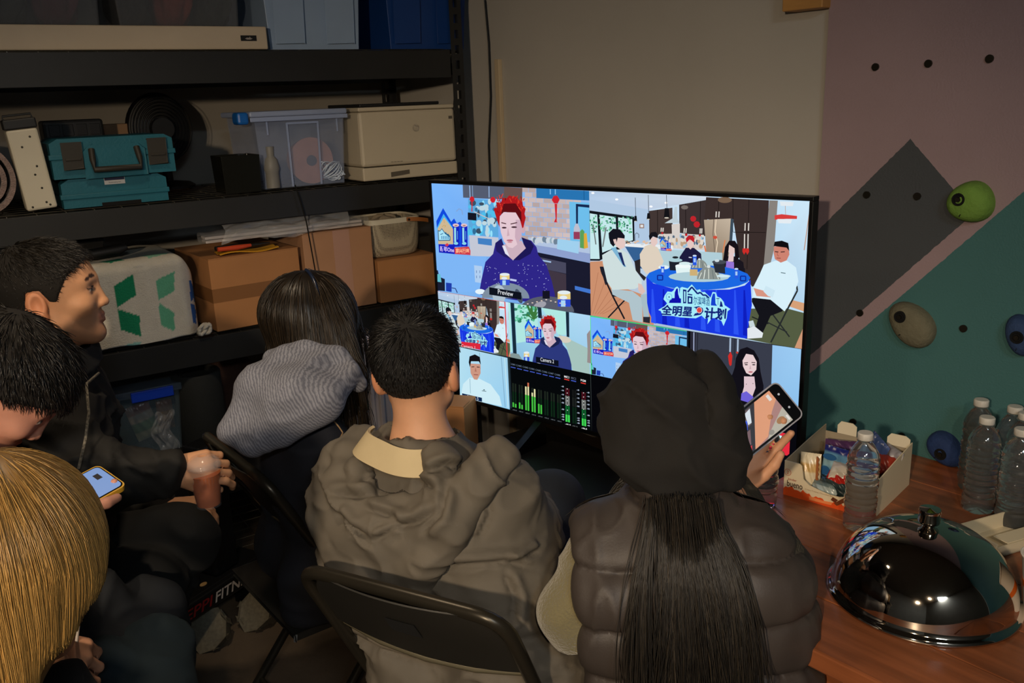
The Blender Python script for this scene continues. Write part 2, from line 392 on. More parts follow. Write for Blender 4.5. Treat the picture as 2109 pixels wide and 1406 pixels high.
class Art:
    """flat picture made of coloured shapes in screen pixels (1920 x 1080), painted one over the other"""
    def __init__(s): s.shapes = []; s.tf = lambda x, y: (x, y); s.win = None
    def zoom(s, ox, oy, k): s.tf = lambda x, y: scr(ox + x * k, oy + y * k)
    def window(s, *w): s.win = w
    def emit(s, pts, tris, cols): s.shapes.append((pts, tris, cols, s.win))
    def poly(s, pts, col, tf=True):
        q = [s.tf(*p) if tf else p for p in pts]
        cols = [lin(c) for c in col] if isinstance(col, list) else [lin(col)] * len(q)
        tri = [tuple(t) for t in tessellate_polygon([[Vector((a, b, 0)) for a, b in q]])]
        s.emit(q, tri, cols)
    def rect(s, x0, y0, x1, y1, col): s.poly([(x0, y0), (x1, y0), (x1, y1), (x0, y1)], col)
    def ell(s, cx, cy, rx, ry, col, rot=0, n=18, a0=0, a1=360):
        c, t = math.cos(math.radians(rot)), math.sin(math.radians(rot)); pts = []
        for k in range(n + (a1 - a0 < 360)):
            a = math.radians(a0 + (a1 - a0) * k / n); x = rx * math.cos(a); y = ry * math.sin(a); pts.append((cx + x * c - y * t, cy + x * t + y * c))
        s.poly(pts, col)
    def line(s, pts, w, col):
        for (x0, y0), (x1, y1) in zip(pts, pts[1:]):
            dx, dy = x1 - x0, y1 - y0; d = math.hypot(dx, dy) or 1; nx, ny = -dy / d * w / 2, dx / d * w / 2
            s.poly([(x0 + nx, y0 + ny), (x1 + nx, y1 + ny), (x1 - nx, y1 - ny), (x0 - nx, y0 - ny)], col)
    def text(s, txt, x, y, w, h, col, slope=0.0, bold=0.0, shear=0.0):
        """fits the words into a w x h box whose lower left corner is x, y"""
        vs, fs = text_mesh(txt, 1.0, bold, shear)
        if not vs: return
        x0 = min(v[0] for v in vs); x1 = max(v[0] for v in vs); y0 = min(v[1] for v in vs); y1 = max(v[1] for v in vs)
        pts = []
        for v in vs:
            u = (v[0] - x0) / (x1 - x0) * w; q = (v[1] - y0) / (y1 - y0) * h; pts.append(s.tf(x + u, y + u * slope - q))
        s.emit(pts, fs, [lin(col)] * len(pts))
    def replay(s, items, r0, r1):
        for pts, tri, cols, w in items:
            f = lambda x, y: (r1[0] + (x - r0[0]) / (r0[2] - r0[0]) * (r1[2] - r1[0]), r1[1] + (y - r0[1]) / (r0[3] - r0[1]) * (r1[3] - r1[1]))
            s.shapes.append(([f(*p) for p in pts], tri, cols, r1))
    def mesh(s, name, strength):
        V = []; FS = []; C = []; k = 0
        for i, (pts, tris, cols, win) in enumerate(s.shapes):
            for t in tris:                                   # cut every triangle at the edge of its camera view
                pl = [(pts[j][0], pts[j][1]) + tuple(cols[j]) for j in t]
                x0, y0, x1, y1 = win
                for ax, lim, sg in ((0, x0, 1), (0, x1, -1), (1, y0, 1), (1, y1, -1)):
                    out = []
                    for a, b_ in zip(pl, pl[1:] + pl[:1]):
                        da, db = (a[ax] - lim) * sg, (b_[ax] - lim) * sg
                        if da >= 0: out.append(a)
                        if (da > 0) != (db > 0) and da != db:
                            u = da / (da - db); out.append(tuple(p + (q - p) * u for p, q in zip(a, b_)))
                    pl = out
                    if len(pl) < 3: break
                if len(pl) < 3: continue
                n0 = len(V)
                for p in pl: V.append((p[0] / 1920 * SW_ - hw, -0.0004 - i * 2.2e-6, (1 - p[1] / 1080) * SH_)); C.append(p[2:6])
                FS.append(tuple(range(n0, len(V))))
        me = bpy.data.meshes.new(name); me.from_pydata(V, [], FS)
        at = me.color_attributes.new('col', 'FLOAT_COLOR', 'POINT')
        at.data.foreach_set('color', np.array(C, dtype=np.float32).ravel()); me.update(); return me

A = Art(); rnd = random.Random(4)
# ---------------------------------------------------------------- preview view
A.window(0, 0, 960, 540); A.zoom(880, 360, 420 / 1845)
BLUEW = (128, 186, 250)
A.poly([(30, 60), (1480, 120), (1480, 1270), (80, 1080)], [(122, 182, 252), (150, 190, 235), (110, 160, 225), (128, 186, 246)])
for r in range(11):                                          # brick splashback
    for c in range(8):
        x = 850 + c * 68 + (r % 2) * 34; y = 105 + r * 44 + c * 3; g = rnd.uniform(-16, 14)
        A.poly([(x, y), (x + 64, y + 3), (x + 64, y + 44), (x, y + 40)], (196 + g, 178 + g, 176 + g))
A.poly([(1285, 230), (1480, 240), (1480, 620), (1290, 600)], (110, 190, 235)); A.poly([(1345, 250), (1480, 258), (1480, 285), (1345, 272)], (22, 40, 80))
A.poly([(1345, 250), (1365, 250), (1362, 440), (1345, 440)], (22, 40, 80))
A.poly([(322, 86), (700, 100), (698, 215), (325, 203)], (84, 92, 112)); A.poly([(698, 100), (862, 108), (858, 260), (740, 300), (690, 260)], (104, 82, 78))
A.poly([(988, 110), (1480, 132), (1480, 218), (988, 200)], (40, 116, 178)); A.line([(560, 98), (560, 200)], 8, (150, 180, 220)); A.line([(385, 92), (388, 200)], 8, (150, 180, 220)); A.line([(410, 92), (412, 200)], 6, (130, 160, 200))
A.line([(1115, 118), (1115, 165)], 8, (140, 200, 240)); A.line([(1160, 118), (1160, 165)], 8, (140, 200, 240)); A.line([(1420, 128), (1420, 215)], 5, (25, 80, 130))
A.poly([(370, 210), (640, 225), (640, 560), (370, 540)], (92, 168, 220))
for q in range(46): A.ell(rnd.uniform(375, 640), rnd.uniform(235, 540), rnd.uniform(8, 30), rnd.uniform(12, 40), rnd.choice([(80, 190, 235), (150, 225, 250), (50, 110, 150), (190, 215, 225), (60, 80, 100)]))
A.poly([(365, 338), (445, 345), (442, 412), (365, 405)], (20, 22, 34)); A.line([(420, 330), (560, 395)], 8, (200, 190, 190))
A.line([(262, 330), (285, 305), (312, 318), (318, 360)], 9, (130, 165, 215))
for x, y, r in ((405, 218, 24), (594, 222, 26), (1163, 215, 36)):
    A.poly([(x - r, y), (x - r * .5, y - r), (x + r * .4, y - r * 1.1), (x + r, y - r * .1), (x + r * .5, y + r * .9), (x - r * .4, y + r * .9)], (206, 34, 46))
A.line([(405, 235), (403, 330)], 9, (206, 40, 50)); A.poly([(1152, 250), (1176, 250), (1170, 410), (1178, 420), (1145, 420), (1160, 385)], (206, 40, 50))
A.poly([(375, 545), (640, 565), (640, 700), (560, 740), (385, 735)], (196, 200, 214)); A.poly([(452, 570), (580, 580), (580, 640), (455, 625)], (66, 128, 196))
A.poly([(905, 560), (1480, 600), (1480, 790), (960, 690)], (178, 196, 224)); A.poly([(940, 625), (1480, 705), (1480, 790), (960, 690)], (142, 160, 206))
for q in range(14): A.ell(950 + q * 17, 585 + rnd.uniform(-12, 14), 16, 26, rnd.choice([(150, 175, 190), (200, 210, 220), (110, 130, 150)]))
A.poly([(1175, 570), (1370, 595), (1365, 705), (1170, 665)], (160, 208, 238)); A.poly([(1325, 470), (1342, 430), (1362, 430), (1380, 480), (1378, 580), (1322, 570)], (190, 190, 206)); A.rect(1322, 505, 1378, 572, (150, 60, 90))
A.poly([(1380, 500), (1400, 480), (1420, 500), (1425, 660), (1378, 650)], (90, 160, 90)); A.poly([(1415, 520), (1440, 515), (1452, 650), (1415, 660)], (222, 170, 60))
A.poly([(960, 690), (1480, 792), (1480, 1275), (1130, 1210)], (26, 27, 46)); A.poly([(1060, 850), (1250, 895), (1250, 1200), (1130, 1190)], (64, 54, 66)); A.poly([(1010, 740), (1250, 790), (1250, 890), (1060, 850)], (72, 72, 94))
A.line([(1035, 770), (1115, 785)], 14, (160, 190, 225)); A.poly([(1328, 1000), (1470, 1032), (1470, 1070), (1328, 1035)], (66, 118, 206))
A.poly([(78, 733), (530, 738), (470, 1060), (95, 1070)], (126, 182, 246)); A.poly([(416, 820), (490, 830), (488, 985), (424, 975)], (176, 206, 240))
for dx in (438, 468):
    for dy in (868, 915): A.line([(dx, dy), (dx, dy + 24)], 5, (90, 120, 170))
# printed stand with peaks and cans
def stand(A, f):
    tf0 = A.tf; A.tf = lambda x, y: tf0(*f(x, y))
    A.poly([(132, 560), (275, 285), (440, 570), (500, 498), (556, 600), (628, 568), (662, 620), (662, 1090), (175, 1110), (140, 700)], (16, 74, 222))
    A.poly([(140, 700), (282, 405), (470, 690), (470, 1040), (160, 1040)], (72, 178, 240)); A.poly([(156, 715), (292, 480), (480, 730), (475, 1040), (165, 1040)], (206, 184, 148))
    A.poly([(162, 745), (205, 760), (243, 706), (310, 800), (322, 780), (352, 830), (368, 815), (418, 880), (418, 965), (168, 972)], (30, 96, 140)); A.poly([(176, 770), (206, 775), (243, 728), (306, 820), (350, 855), (402, 890), (402, 948), (182, 955)], (170, 228, 246))
    for x in (240, 275, 310, 345, 378): A.line([(x, 868), (x, 935)], 15, (44, 118, 176))
    A.line([(212, 840), (270, 815)], 14, (30, 96, 140)); A.line([(250, 680), (285, 645), (325, 650), (300, 690)], 9, (198, 160, 80)); A.line([(285, 520), (300, 600)], 10, (214, 150, 90))
    for x in (475, 645):
        A.rect(x, 655, x + 128, 1085, (20, 34, 190)); A.ell(x + 60, 640, 66, 36, (226, 196, 206)); A.ell(x + 62, 648, 34, 14, (176, 130, 110)); A.rect(x + 22, 690, x + 62, 990, (150, 220, 236)); A.rect(x + 84, 760, x + 100, 940, (90, 160, 220)); A.ell(x + 58, 1020, 46, 30, (140, 214, 236))
    A.poly([(170, 1040), (330, 1060), (350, 1015), (385, 1055), (505, 1050), (505, 1245), (180, 1215)], (24, 32, 186)); A.poly([(300, 1060), (350, 1012), (388, 1055), (345, 1090)], (214, 60, 80))
    A.poly([(498, 1110), (800, 1085), (830, 1170), (828, 1262), (505, 1245)], (206, 60, 74))
    A.text('新年One', 200, 1190, 290, 118, (206, 190, 248), 0.10, 0.03); A.text('高兴行啤', 525, 1226, 280, 108, (252, 176, 140), 0.02, 0.03)
    A.tf = tf0
stand(A, lambda x, y: ((885 + x * 100 / 1004 - 880) * 1845 / 420, (400 + y * 140 / 1406 - 360) * 1845 / 420))
# seated guest with red hair
def guest(A, f, hood=(46, 38, 136), stars=True):
    tf0 = A.tf; A.tf = lambda x, y: tf0(*f(x, y))
    A.poly([(462, 1062), (480, 960), (520, 790), (590, 715), (612, 620), (660, 580), (700, 650), (770, 775), (880, 670), (862, 568), (940, 590), (985, 650), (1000, 720), (1072, 810), (1120, 960), (1146, 1080), (1150, 1190), (470, 1090)], hood)
    A.poly([(612, 615), (668, 572), (690, 640), (765, 765), (690, 740), (620, 690)], tuple(x * .72 for x in hood)); A.poly([(770, 770), (880, 665), (850, 560), (930, 590), (960, 640), (930, 710), (830, 770)], tuple(x * .62 for x in hood))
    A.poly([(672, 640), (700, 625), (850, 590), (888, 660), (770, 772), (700, 710)], (204, 176, 190)); A.poly([(676, 640), (700, 640), (740, 740), (700, 712)], (226, 226, 240))
    A.ell(866, 478, 20, 46, (206, 168, 178)); A.poly([(612, 345), (600, 300), (632, 290), (622, 240), (668, 245), (680, 198), (720, 205), (742, 178), (780, 190), (812, 188), (830, 220), (862, 232), (866, 270), (890, 300), (880, 345), (890, 380), (868, 470), (850, 480), (820, 340), (700, 320), (655, 370), (652, 470), (640, 440)], (176, 26, 30))
    for q in range(46):
        x = rnd.uniform(625, 870); y = rnd.uniform(200, 340); A.line([(x, y), (x + rnd.uniform(-26, 26), y - rnd.uniform(16, 42))], 7, rnd.choice([(206, 44, 36), (150, 14, 22), (226, 66, 46), (98, 12, 18)]))
    A.poly([(690, 255), (800, 250), (850, 330), (852, 420), (800, 340), (700, 330), (668, 350)], (92, 14, 20))
    A.poly([(655, 375), (690, 332), (800, 334), (838, 400), (856, 470), (850, 560), (812, 625), (768, 660), (730, 652), (690, 600), (664, 520), (652, 440)], (228, 200, 210))
    A.poly([(800, 400), (838, 400), (856, 470), (850, 560), (812, 625), (790, 560)], (204, 172, 188)); A.line([(668, 428), (712, 438)], 9, (86, 52, 60)); A.line([(752, 440), (812, 426)], 9, (86, 52, 60))
    A.ell(694, 474, 22, 8, (70, 44, 56)); A.ell(784, 468, 26, 8, (70, 44, 56)); A.poly([(728, 470), (742, 545), (718, 552)], (206, 172, 184)); A.ell(744, 590, 30, 9, (186, 112, 130)); A.ell(744, 606, 22, 6, (206, 140, 152))
    if stars:
        for q in range(70): A.ell(rnd.uniform(520, 1090), rnd.uniform(800, 1060), 3.4, 3.4, (190, 196, 240), n=6)
        A.line([(742, 948), (800, 958)], 18, (190, 200, 240))
    A.tf = tf0
guest(A, lambda x, y: (x, y))
A.poly([(78, 870), (88, 870), (100, 930), (150, 950), (150, 1060), (84, 1055)], (26, 30, 50)); A.poly([(84, 905), (110, 905), (120, 980), (84, 975)], (100, 190, 206)); A.poly([(160, 982), (212, 988), (210, 1068), (160, 1060)], (30, 60, 170)); A.line([(212, 1030), (245, 1035), (262, 1075)], 7, (30, 40, 110))
A.ell(470, 1062, 46, 24, (230, 244, 252)); A.ell(700, 1120, 215, 142, (126, 142, 160), a0=180, a1=360); A.ell(640, 1090, 60, 90, (176, 192, 206)); A.ell(820, 1100, 26, 70, (70, 82, 100), rot=-20)
def can(A, x, y, w, h):
    A.rect(x, y, x + w, y + h, (46, 74, 206)); A.rect(x, y, x + w, y + h * .48, (232, 206, 130)); A.ell(x + w / 2, y, w / 2, h * .14, (226, 236, 240)); A.ell(x + w * .45, y + h * .36, w * .3, h * .14, (226, 236, 244)); A.rect(x + w * .25, y + h * .55, x + w * .6, y + h, (170, 214, 244))
can(A, 650, 902, 88, 98); A.ell(1070, 1240, 250, 142, (88, 92, 106), a0=180, a1=360); A.ell(1010, 1180, 60, 30, (160, 160, 170), rot=-20); A.rect(1035, 1048, 1100, 1120, (20, 20, 34)); can(A, 1172, 1062, 116, 130)
for q in range(9): A.ell(900 + q * 42, 1130 + abs(q - 4) * 10, 9, 5, (226, 206, 190))
PREVIEW = list(A.shapes)
A.poly([(552, 1020), (842, 1066), (842, 1132), (552, 1088)], (14, 18, 30)); A.text('Preview', 630, 1082, 138, 44, (236, 240, 246), 0.16)
# ---------------------------------------------------------------- programme view
n0 = len(A.shapes)
A.window(960, 0, 1920, 540); A.zoom(1200, 380, 480 / 1985)
A.poly([(40, 30), (1960, 100), (1870, 1390), (40, 1120)], [(206, 222, 240), (190, 222, 244), (190, 222, 244), (160, 170, 190)])
A.poly([(40, 40), (1080, 78), (1060, 104), (820, 150), (570, 196), (40, 108)], [(172, 196, 224), (214, 222, 232), (206, 216, 228), (196, 210, 226), (190, 206, 228), (180, 204, 232)])
for x, y in ((90, 57), (293, 110), (585, 168), (714, 135)): A.ell(x, y, 14, 9, (250, 252, 255))
A.poly([(40, 108), (570, 196), (570, 480), (40, 520)], (176, 200, 226))
A.poly([(40, 205), (440, 258), (442, 470), (140, 640), (40, 640)], (18, 22, 30))
for p in ([(62, 232), (125, 242), (142, 625), (62, 625)], [(145, 243), (282, 262), (290, 520), (165, 570)], [(303, 264), (424, 280), (428, 460), (308, 500)]): A.poly(p, (198, 232, 236))
for q in range(120):
    x = rnd.uniform(64, 424); y = rnd.uniform(255, 400)
    if abs(x - 133) > 14 and abs(x - 293) > 14: A.ell(x, y, rnd.uniform(4, 14), rnd.uniform(4, 12), rnd.choice([(60, 150, 110), (110, 200, 150), (40, 110, 90), (150, 220, 190)]), n=7)
A.line([(90, 330), (112, 500)], 10, (110, 120, 120)); A.line([(200, 350), (170, 520)], 12, (120, 130, 130))
A.rect(485, 318, 525, 356, (150, 120, 110)); A.rect(493, 326, 517, 348, (226, 226, 226))
BRN = (66, 54, 52)
A.poly([(568, 206), (768, 176), (768, 400), (568, 420)], BRN); A.poly([(825, 150), (1070, 104), (1060, 420), (825, 392)], (60, 50, 50)); A.poly([(1056, 82), (1592, 104), (1555, 830), (1440, 850), (1340, 640), (1290, 300), (1040, 270)], (58, 46, 44))
for p in ([(640, 196), (640, 400)], [(880, 140), (880, 396)], [(1165, 88), (1160, 268)], [(1285, 92), (1282, 380)], [(1422, 98), (1400, 700)], [(1285, 382), (1560, 382)], [(1008, 116), (1000, 400)]): A.line(p, 5, (28, 22, 22))
A.ell(1215, 105, 60, 26, (120, 96, 76)); A.ell(872, 172, 30, 18, (120, 110, 104))
for x, y0, y1 in ((1142, 205, 255), (1166, 205, 255), (1388, 302, 368), (1418, 302, 368), (1382, 396, 520), (1412, 396, 520), (672, 350, 384), (688, 350, 384), (868, 352, 392), (884, 352, 392), (1004, 352, 396), (1018, 352, 396)): A.line([(x, y0), (x - 3, y1)], 10, (214, 208, 200))
for x in (1376, 1404): A.poly([(x - 12, 520), (x + 12, 520), (x + 16, 548), (x, 575), (x - 14, 548)], (206, 44, 40))
A.poly([(1036, 278), (1268, 264), (1246, 640), (1060, 660)], [(176, 160, 140), (196, 180, 160), (150, 132, 112), (140, 120, 104)]); A.line([(1140, 272), (1130, 380), (1150, 470), (1130, 600)], 7, (236, 216, 190)); A.line([(1120, 272), (1112, 400), (1126, 560)], 6, (110, 96, 84)); A.line([(1040, 500), (1066, 650)], 12, (226, 120, 70)); A.line([(1215, 450), (1195, 560)], 9, (226, 130, 80)); A.ell(1130, 428, 18, 14, (206, 80, 60))
A.poly([(1265, 264), (1290, 270), (1268, 560), (1244, 560)], (60, 76, 90))
A.poly([(788, 168), (810, 168), (810, 270), (828, 306), (700, 310), (772, 266)], [(190, 206, 214)] * 6); A.poly([(760, 320), (830, 312), (830, 398), (1034, 408), (1034, 540), (650, 520), (650, 405), (762, 400)], (214, 206, 200))
for q in range(60): A.ell(rnd.uniform(655, 1030), rnd.uniform(412, 512), rnd.uniform(6, 18), rnd.uniform(10, 26), rnd.choice([(150, 190, 220), (226, 214, 200), (90, 110, 130), (190, 160, 130), (60, 90, 120)]), n=8)
for x, y, r in ((680, 396, 10), (884, 408, 12), (1000, 412, 10), (945, 270, 26), (975, 318, 28)): A.ell(x, y, r, r, (190, 36, 44), n=8)
for x, y0, y1, w in ((452, 92, 250, 13), (563, 68, 225, 15), (718, 66, 180, 24)):
    A.line([(x, y0), (x + 3, y1)], 4, (30, 30, 34)); A.poly([(x - w * .6, y1), (x + w * .8, y1), (x + w * 1.1, y1 + w * 3.6), (x - w, y1 + w * 3.6)], (20, 20, 24)); A.ell(x, y1 + w * 3.5, w * .8, w * .24, (214, 206, 190))
A.poly([(355, 488), (770, 500), (770, 540), (360, 516)], (232, 238, 242)); A.poly([(360, 514), (640, 530), (640, 720), (470, 700)], (52, 96, 146)); A.poly([(600, 530), (1190, 560), (1190, 720), (560, 720)], (176, 206, 216)); A.line([(448, 490), (446, 410), (462, 395), (480, 410), (478, 440)], 6, (110, 124, 140))
for q in range(14): A.ell(rnd.uniform(370, 640), rnd.uniform(468, 500), 14, 8, rnd.choice([(226, 190, 160), (206, 214, 220), (150, 130, 110)]), n=8)
stand(A, lambda x, y: (640 + x * .142, 396 + y * .122))
A.poly([(40, 650), (190, 640), (230, 830), (600, 960), (600, 1190), (40, 1110)], (204, 144, 110))
for q in range(7): A.line([(60 + q * 70, 700 + q * 40), (40 + q * 20, 1100)], 4, (176, 116, 86))
A.poly([(1596, 104), (1668, 106), (1634, 520), (1600, 660), (1540, 700)], (136, 130, 124)); A.poly([(1668, 106), (1960, 112), (1888, 1000), (1560, 900), (1634, 520)], [(196, 226, 246), (206, 232, 248), (180, 214, 238), (170, 200, 226), (190, 222, 244)])
A.poly([(1685, 112), (1805, 118), (1795, 152), (1692, 150)], (226, 234, 240)); A.poly([(1640, 232), (1700, 222), (1832, 236), (1830, 262), (1740, 262), (1640, 270)], (214, 62, 60)); A.poly([(1664, 264), (1790, 264), (1778, 302), (1674, 300)], (228, 236, 242)); A.line([(1732, 150), (1734, 225)], 4, (190, 150, 130)); A.line([(1940, 190), (1890, 530)], 8, (190, 150, 130))
A.poly([(1760, 955), (1890, 988), (1884, 1060), (1740, 1010)], (214, 160, 120)); A.poly([(1420, 1040), (1720, 1030), (1884, 1072), (1868, 1395), (1380, 1300)], (84, 92, 66)); A.poly([(1800, 1380), (1878, 1200), (1870, 1400)], (204, 150, 116))
def seated(A, hair, hc, face, body, bc, extra=()):
    A.poly(body, bc); A.poly(face, (228, 200, 194)); A.poly(hair, hc)
    for p, c in extra: A.poly(p, c)
A.line([(150, 690), (160, 740), (250, 940), (350, 1140)], 14, (26, 26, 34)); A.line([(370, 960), (210, 1130)], 12, (26, 26, 34)); A.line([(250, 940), (400, 950)], 14, (26, 26, 34)); A.poly([(145, 690), (175, 690), (220, 830), (190, 850)], (30, 32, 44))
A.poly([(240, 880), (420, 900), (500, 960), (505, 1170), (420, 1150), (390, 1000), (250, 930)], (176, 196, 204)); A.poly([(490, 930), (545, 920), (560, 1120), (515, 1130)], (166, 188, 198)); A.poly([(510, 1120), (570, 1120), (566, 1175), (510, 1165)], (40, 40, 50))
seated(A, [(222, 400), (260, 362), (320, 368), (360, 420), (358, 446), (300, 440), (290, 480), (262, 518), (236, 490), (224, 440)], (20, 20, 30), [(290, 436), (356, 446), (366, 482), (356, 522), (320, 540), (282, 510), (270, 470)],
       [(165, 590), (240, 545), (330, 540), (390, 580), (440, 700), (500, 800), (500, 850), (440, 880), (250, 890), (205, 820), (170, 660)], (206, 222, 222),
       [([(240, 530), (280, 520), (370, 690), (350, 690)], (126, 180, 212)), ([(300, 566), (330, 566), (362, 690), (340, 670)], (30, 44, 96)), ([(470, 830), (500, 840), (530, 900), (500, 930), (470, 890)], (222, 190, 182)), ([(260, 455), (285, 450), (290, 485), (272, 495)], (226, 196, 190))])
seated(A, [(565, 420), (585, 390), (625, 385), (644, 410), (642, 440), (600, 425), (572, 460)], (24, 22, 28), [(575, 430), (636, 432), (640, 480), (612, 515), (585, 495)], [(486, 580), (530, 510), (580, 490), (640, 520), (690, 640), (660, 700), (540, 750), (490, 680)], (222, 208, 190))
A.poly([(440, 640), (490, 620), (490, 740), (540, 780), (520, 810), (450, 720)], (40, 36, 40))
seated(A, [(880, 440), (905, 412), (940, 415), (955, 440), (950, 475), (915, 445), (886, 475)], (190, 30, 40), [(890, 455), (945, 455), (948, 500), (920, 535), (895, 510)], [(826, 600), (880, 520), (950, 520), (1010, 570), (1015, 650), (820, 650)], (30, 28, 62), [([(904, 598), (930, 600), (930, 608), (904, 606)], (220, 224, 240))])
seated(A, [(1215, 510), (1250, 455), (1300, 455), (1328, 500), (1335, 600), (1300, 640), (1296, 520), (1250, 490), (1238, 600), (1195, 640)], (22, 16, 22), [(1238, 500), (1270, 478), (1306, 505), (1302, 555), (1272, 580), (1244, 555)], [(1186, 640), (1230, 590), (1300, 590), (1370, 640), (1380, 740), (1200, 720)], (26, 22, 30), [([(1225, 630), (1290, 640), (1290, 720), (1218, 700)], (150, 116, 214)), ([(1250, 560), (1290, 560), (1285, 635), (1238, 635)], (228, 200, 200))])
A.line([(1380, 690), (1380, 800)], 8, (26, 26, 34))
# table with cloth
A.ell(985, 775, 445, 108, (28, 104, 226)); A.poly([(540, 775), (600, 830), (760, 872), (985, 884), (1250, 876), (1380, 840), (1430, 790), (1440, 1010), (1420, 1120), (1395, 1300), (1100, 1255), (800, 1205), (600, 1170), (560, 1080), (545, 1000)], (24, 56, 226))
for x in (585, 680, 790, 870, 1010, 1130, 1290, 1370): A.poly([(x, 880), (x + 12, 880), (x + 36, 1180 + (x - 600) * .13), (x - 8, 1170 + (x - 600) * .13)], rnd.choice([(14, 30, 190), (44, 84, 244)]))
A.ell(690, 690, 46, 18, (226, 240, 240)); A.poly([(735, 630), (850, 628), (842, 720), (742, 716)], (30, 34, 44)); A.ell(790, 628, 60, 16, (170, 206, 214)); A.ell(790, 604, 26, 10, (30, 34, 40)); A.poly([(790, 680), (922, 678), (905, 765), (800, 762)], (226, 244, 244)); A.ell(856, 678, 68, 18, (240, 250, 250)); A.ell(870, 655, 50, 14, (214, 236, 238))
A.ell(990, 770, 260, 44, (176, 206, 214)); A.rect(912, 705, 978, 760, (206, 176, 120))
for cx, cy, r in ((995, 695, 70), (1073, 790, 100)):
    A.ell(cx, cy, r, r * 1.08, (138, 146, 142), a0=180, a1=360)
    for q in range(5): A.line([(cx + (q - 2) * r * .30, cy - r * .90 + abs(q - 2) ** 2 * r * .08), (cx + (q - 2) * r * .42, cy - 3)], r * .06, rnd.choice([(226, 232, 220), (104, 116, 116), (236, 244, 236)]))
    A.ell(cx, cy - r * 1.1, r * .16, r * .13, (210, 220, 220))
A.poly([(1110, 640), (1210, 640), (1215, 740), (1130, 730)], (40, 44, 54)); A.ell(1165, 640, 62, 18, (70, 76, 86)); A.ell(1145, 628, 20, 12, (206, 220, 226)); A.ell(1200, 760, 60, 12, (206, 232, 240))
for x, y in ((680, 700), (1310, 720), (955, 610)): A.rect(x - 16, y - 22, x + 16, y + 60, (40, 90, 226)); A.ell(x, y - 22, 17, 8, (200, 220, 240)); A.rect(x - 9, y, x + 9, y + 34, (170, 206, 244))
for x in (636, 1345): A.line([(x, 760), (x + 44, 760), (x + 44, 800), (x, 800), (x, 760)], 10, (16, 40, 150))
# emblem on the cloth
LG = (166, 236, 250); NV = (18, 36, 120)
lg0 = A.tf; A.tf = lambda x, y: lg0((1340 + x * 180 / 2109 - 1200) * 1985 / 480, (570 + y * 110 / 1289 - 380) * 1985 / 480)
A.poly([(170, 775), (330, 680), (390, 610), (300, 510), (330, 420), (400, 320), (500, 330), (540, 300), (590, 220), (640, 195), (680, 240), (690, 380), (710, 230), (750, 205), (890, 240), (990, 140), (1110, 290), (1180, 255), (1230, 330), (1300, 320), (1440, 460), (1490, 320), (1570, 330), (1600, 430), (1690, 470), (1760, 560), (1780, 640), (1920, 735), (1850, 790), (1830, 960), (1750, 1150), (1700, 1030), (1560, 960), (1470, 960), (1360, 1110), (1380, 960), (1300, 980), (1220, 900), (1080, 970), (880, 960), (700, 950), (530, 920), (270, 910), (235, 800)], LG)
A.poly([(470, 480), (570, 480), (575, 340), (615, 250), (650, 240), (660, 380), (690, 480), (725, 490), (725, 600), (430, 600)], (14, 16, 170)); A.poly([(1445, 650), (1465, 470), (1500, 360), (1550, 360), (1560, 600), (1600, 660)], (20, 66, 206)); A.poly([(1660, 680), (1680, 540), (1710, 560), (1740, 680)], NV)
A.ell(438, 450, 78, 88, (110, 190, 236)); A.ell(438, 450, 62, 72, LG); A.ell(438, 455, 14, 20, NV); A.line([(1575, 480), (1660, 480)], 14, NV); A.line([(1620, 460), (1620, 640)], 10, NV)
A.poly([(775, 262), (860, 275), (850, 605), (775, 605)], NV); A.poly([(800, 310), (835, 315), (828, 570), (800, 570)], LG)
A.line([(890, 330), (990, 205), (1130, 370), (1190, 330), (1270, 410), (1310, 390), (1400, 465)], 40, NV); A.line([(890, 380), (1000, 400)], 30, NV); A.poly([(885, 425), (1005, 440), (1000, 615), (885, 615)], NV); A.poly([(920, 470), (970, 475), (965, 575), (915, 575)], LG)
A.text('尔滨啤酒', 1025, 640, 395, 215, (40, 96, 150), 0.06, 0.008)
A.text('全明星', 250, 905, 740, 265, NV, 0.05, 0.035, 0.12); A.text('计划', 1290, 985, 540, 300, NV, 0.07, 0.04, 0.1)
A.poly([(1020, 700), (1160, 670), (1250, 720), (1265, 800), (1200, 880), (1020, 915), (1060, 850), (1110, 840), (1080, 720)], NV); A.ell(1165, 770, 70, 76, (240, 246, 250)); A.ell(1165, 768, 60, 66, (232, 76, 70)); A.line([(1120, 740), (1215, 800)], 8, (190, 40, 50))
A.tf = lg0
# chef in white
A.line([(1825, 840), (1830, 880), (1740, 1050), (1600, 1330)], 14, (40, 44, 44)); A.line([(1620, 1090), (1760, 1280)], 12, (40, 44, 44)); A.line([(1560, 1150), (1740, 1240)], 10, (40, 44, 44)); A.line([(1440, 1110), (1580, 1170)], 10, (30, 34, 34))
A.poly([(1440, 950), (1560, 920), (1720, 1010), (1700, 1060), (1600, 1100), (1530, 1250), (1460, 1240), (1500, 1100), (1440, 980)], (20, 20, 26)); A.poly([(1400, 1210), (1460, 1190), (1535, 1250), (1525, 1290), (1400, 1300)], (226, 232, 236)); A.poly([(1410, 1150), (1450, 1140), (1466, 1190), (1420, 1200)], (200, 216, 220))
A.poly([(1545, 660), (1640, 625), (1740, 620), (1820, 680), (1840, 800), (1780, 960), (1720, 1060), (1600, 960), (1450, 945), (1455, 850), (1510, 740)], (216, 240, 250)); A.poly([(1455, 860), (1530, 880), (1620, 905), (1600, 940), (1480, 930)], (216, 150, 130)); A.poly([(1560, 840), (1640, 880), (1620, 940), (1580, 930), (1540, 890)], (206, 232, 244)); A.line([(1690, 725), (1730, 732)], 6, (60, 90, 100))
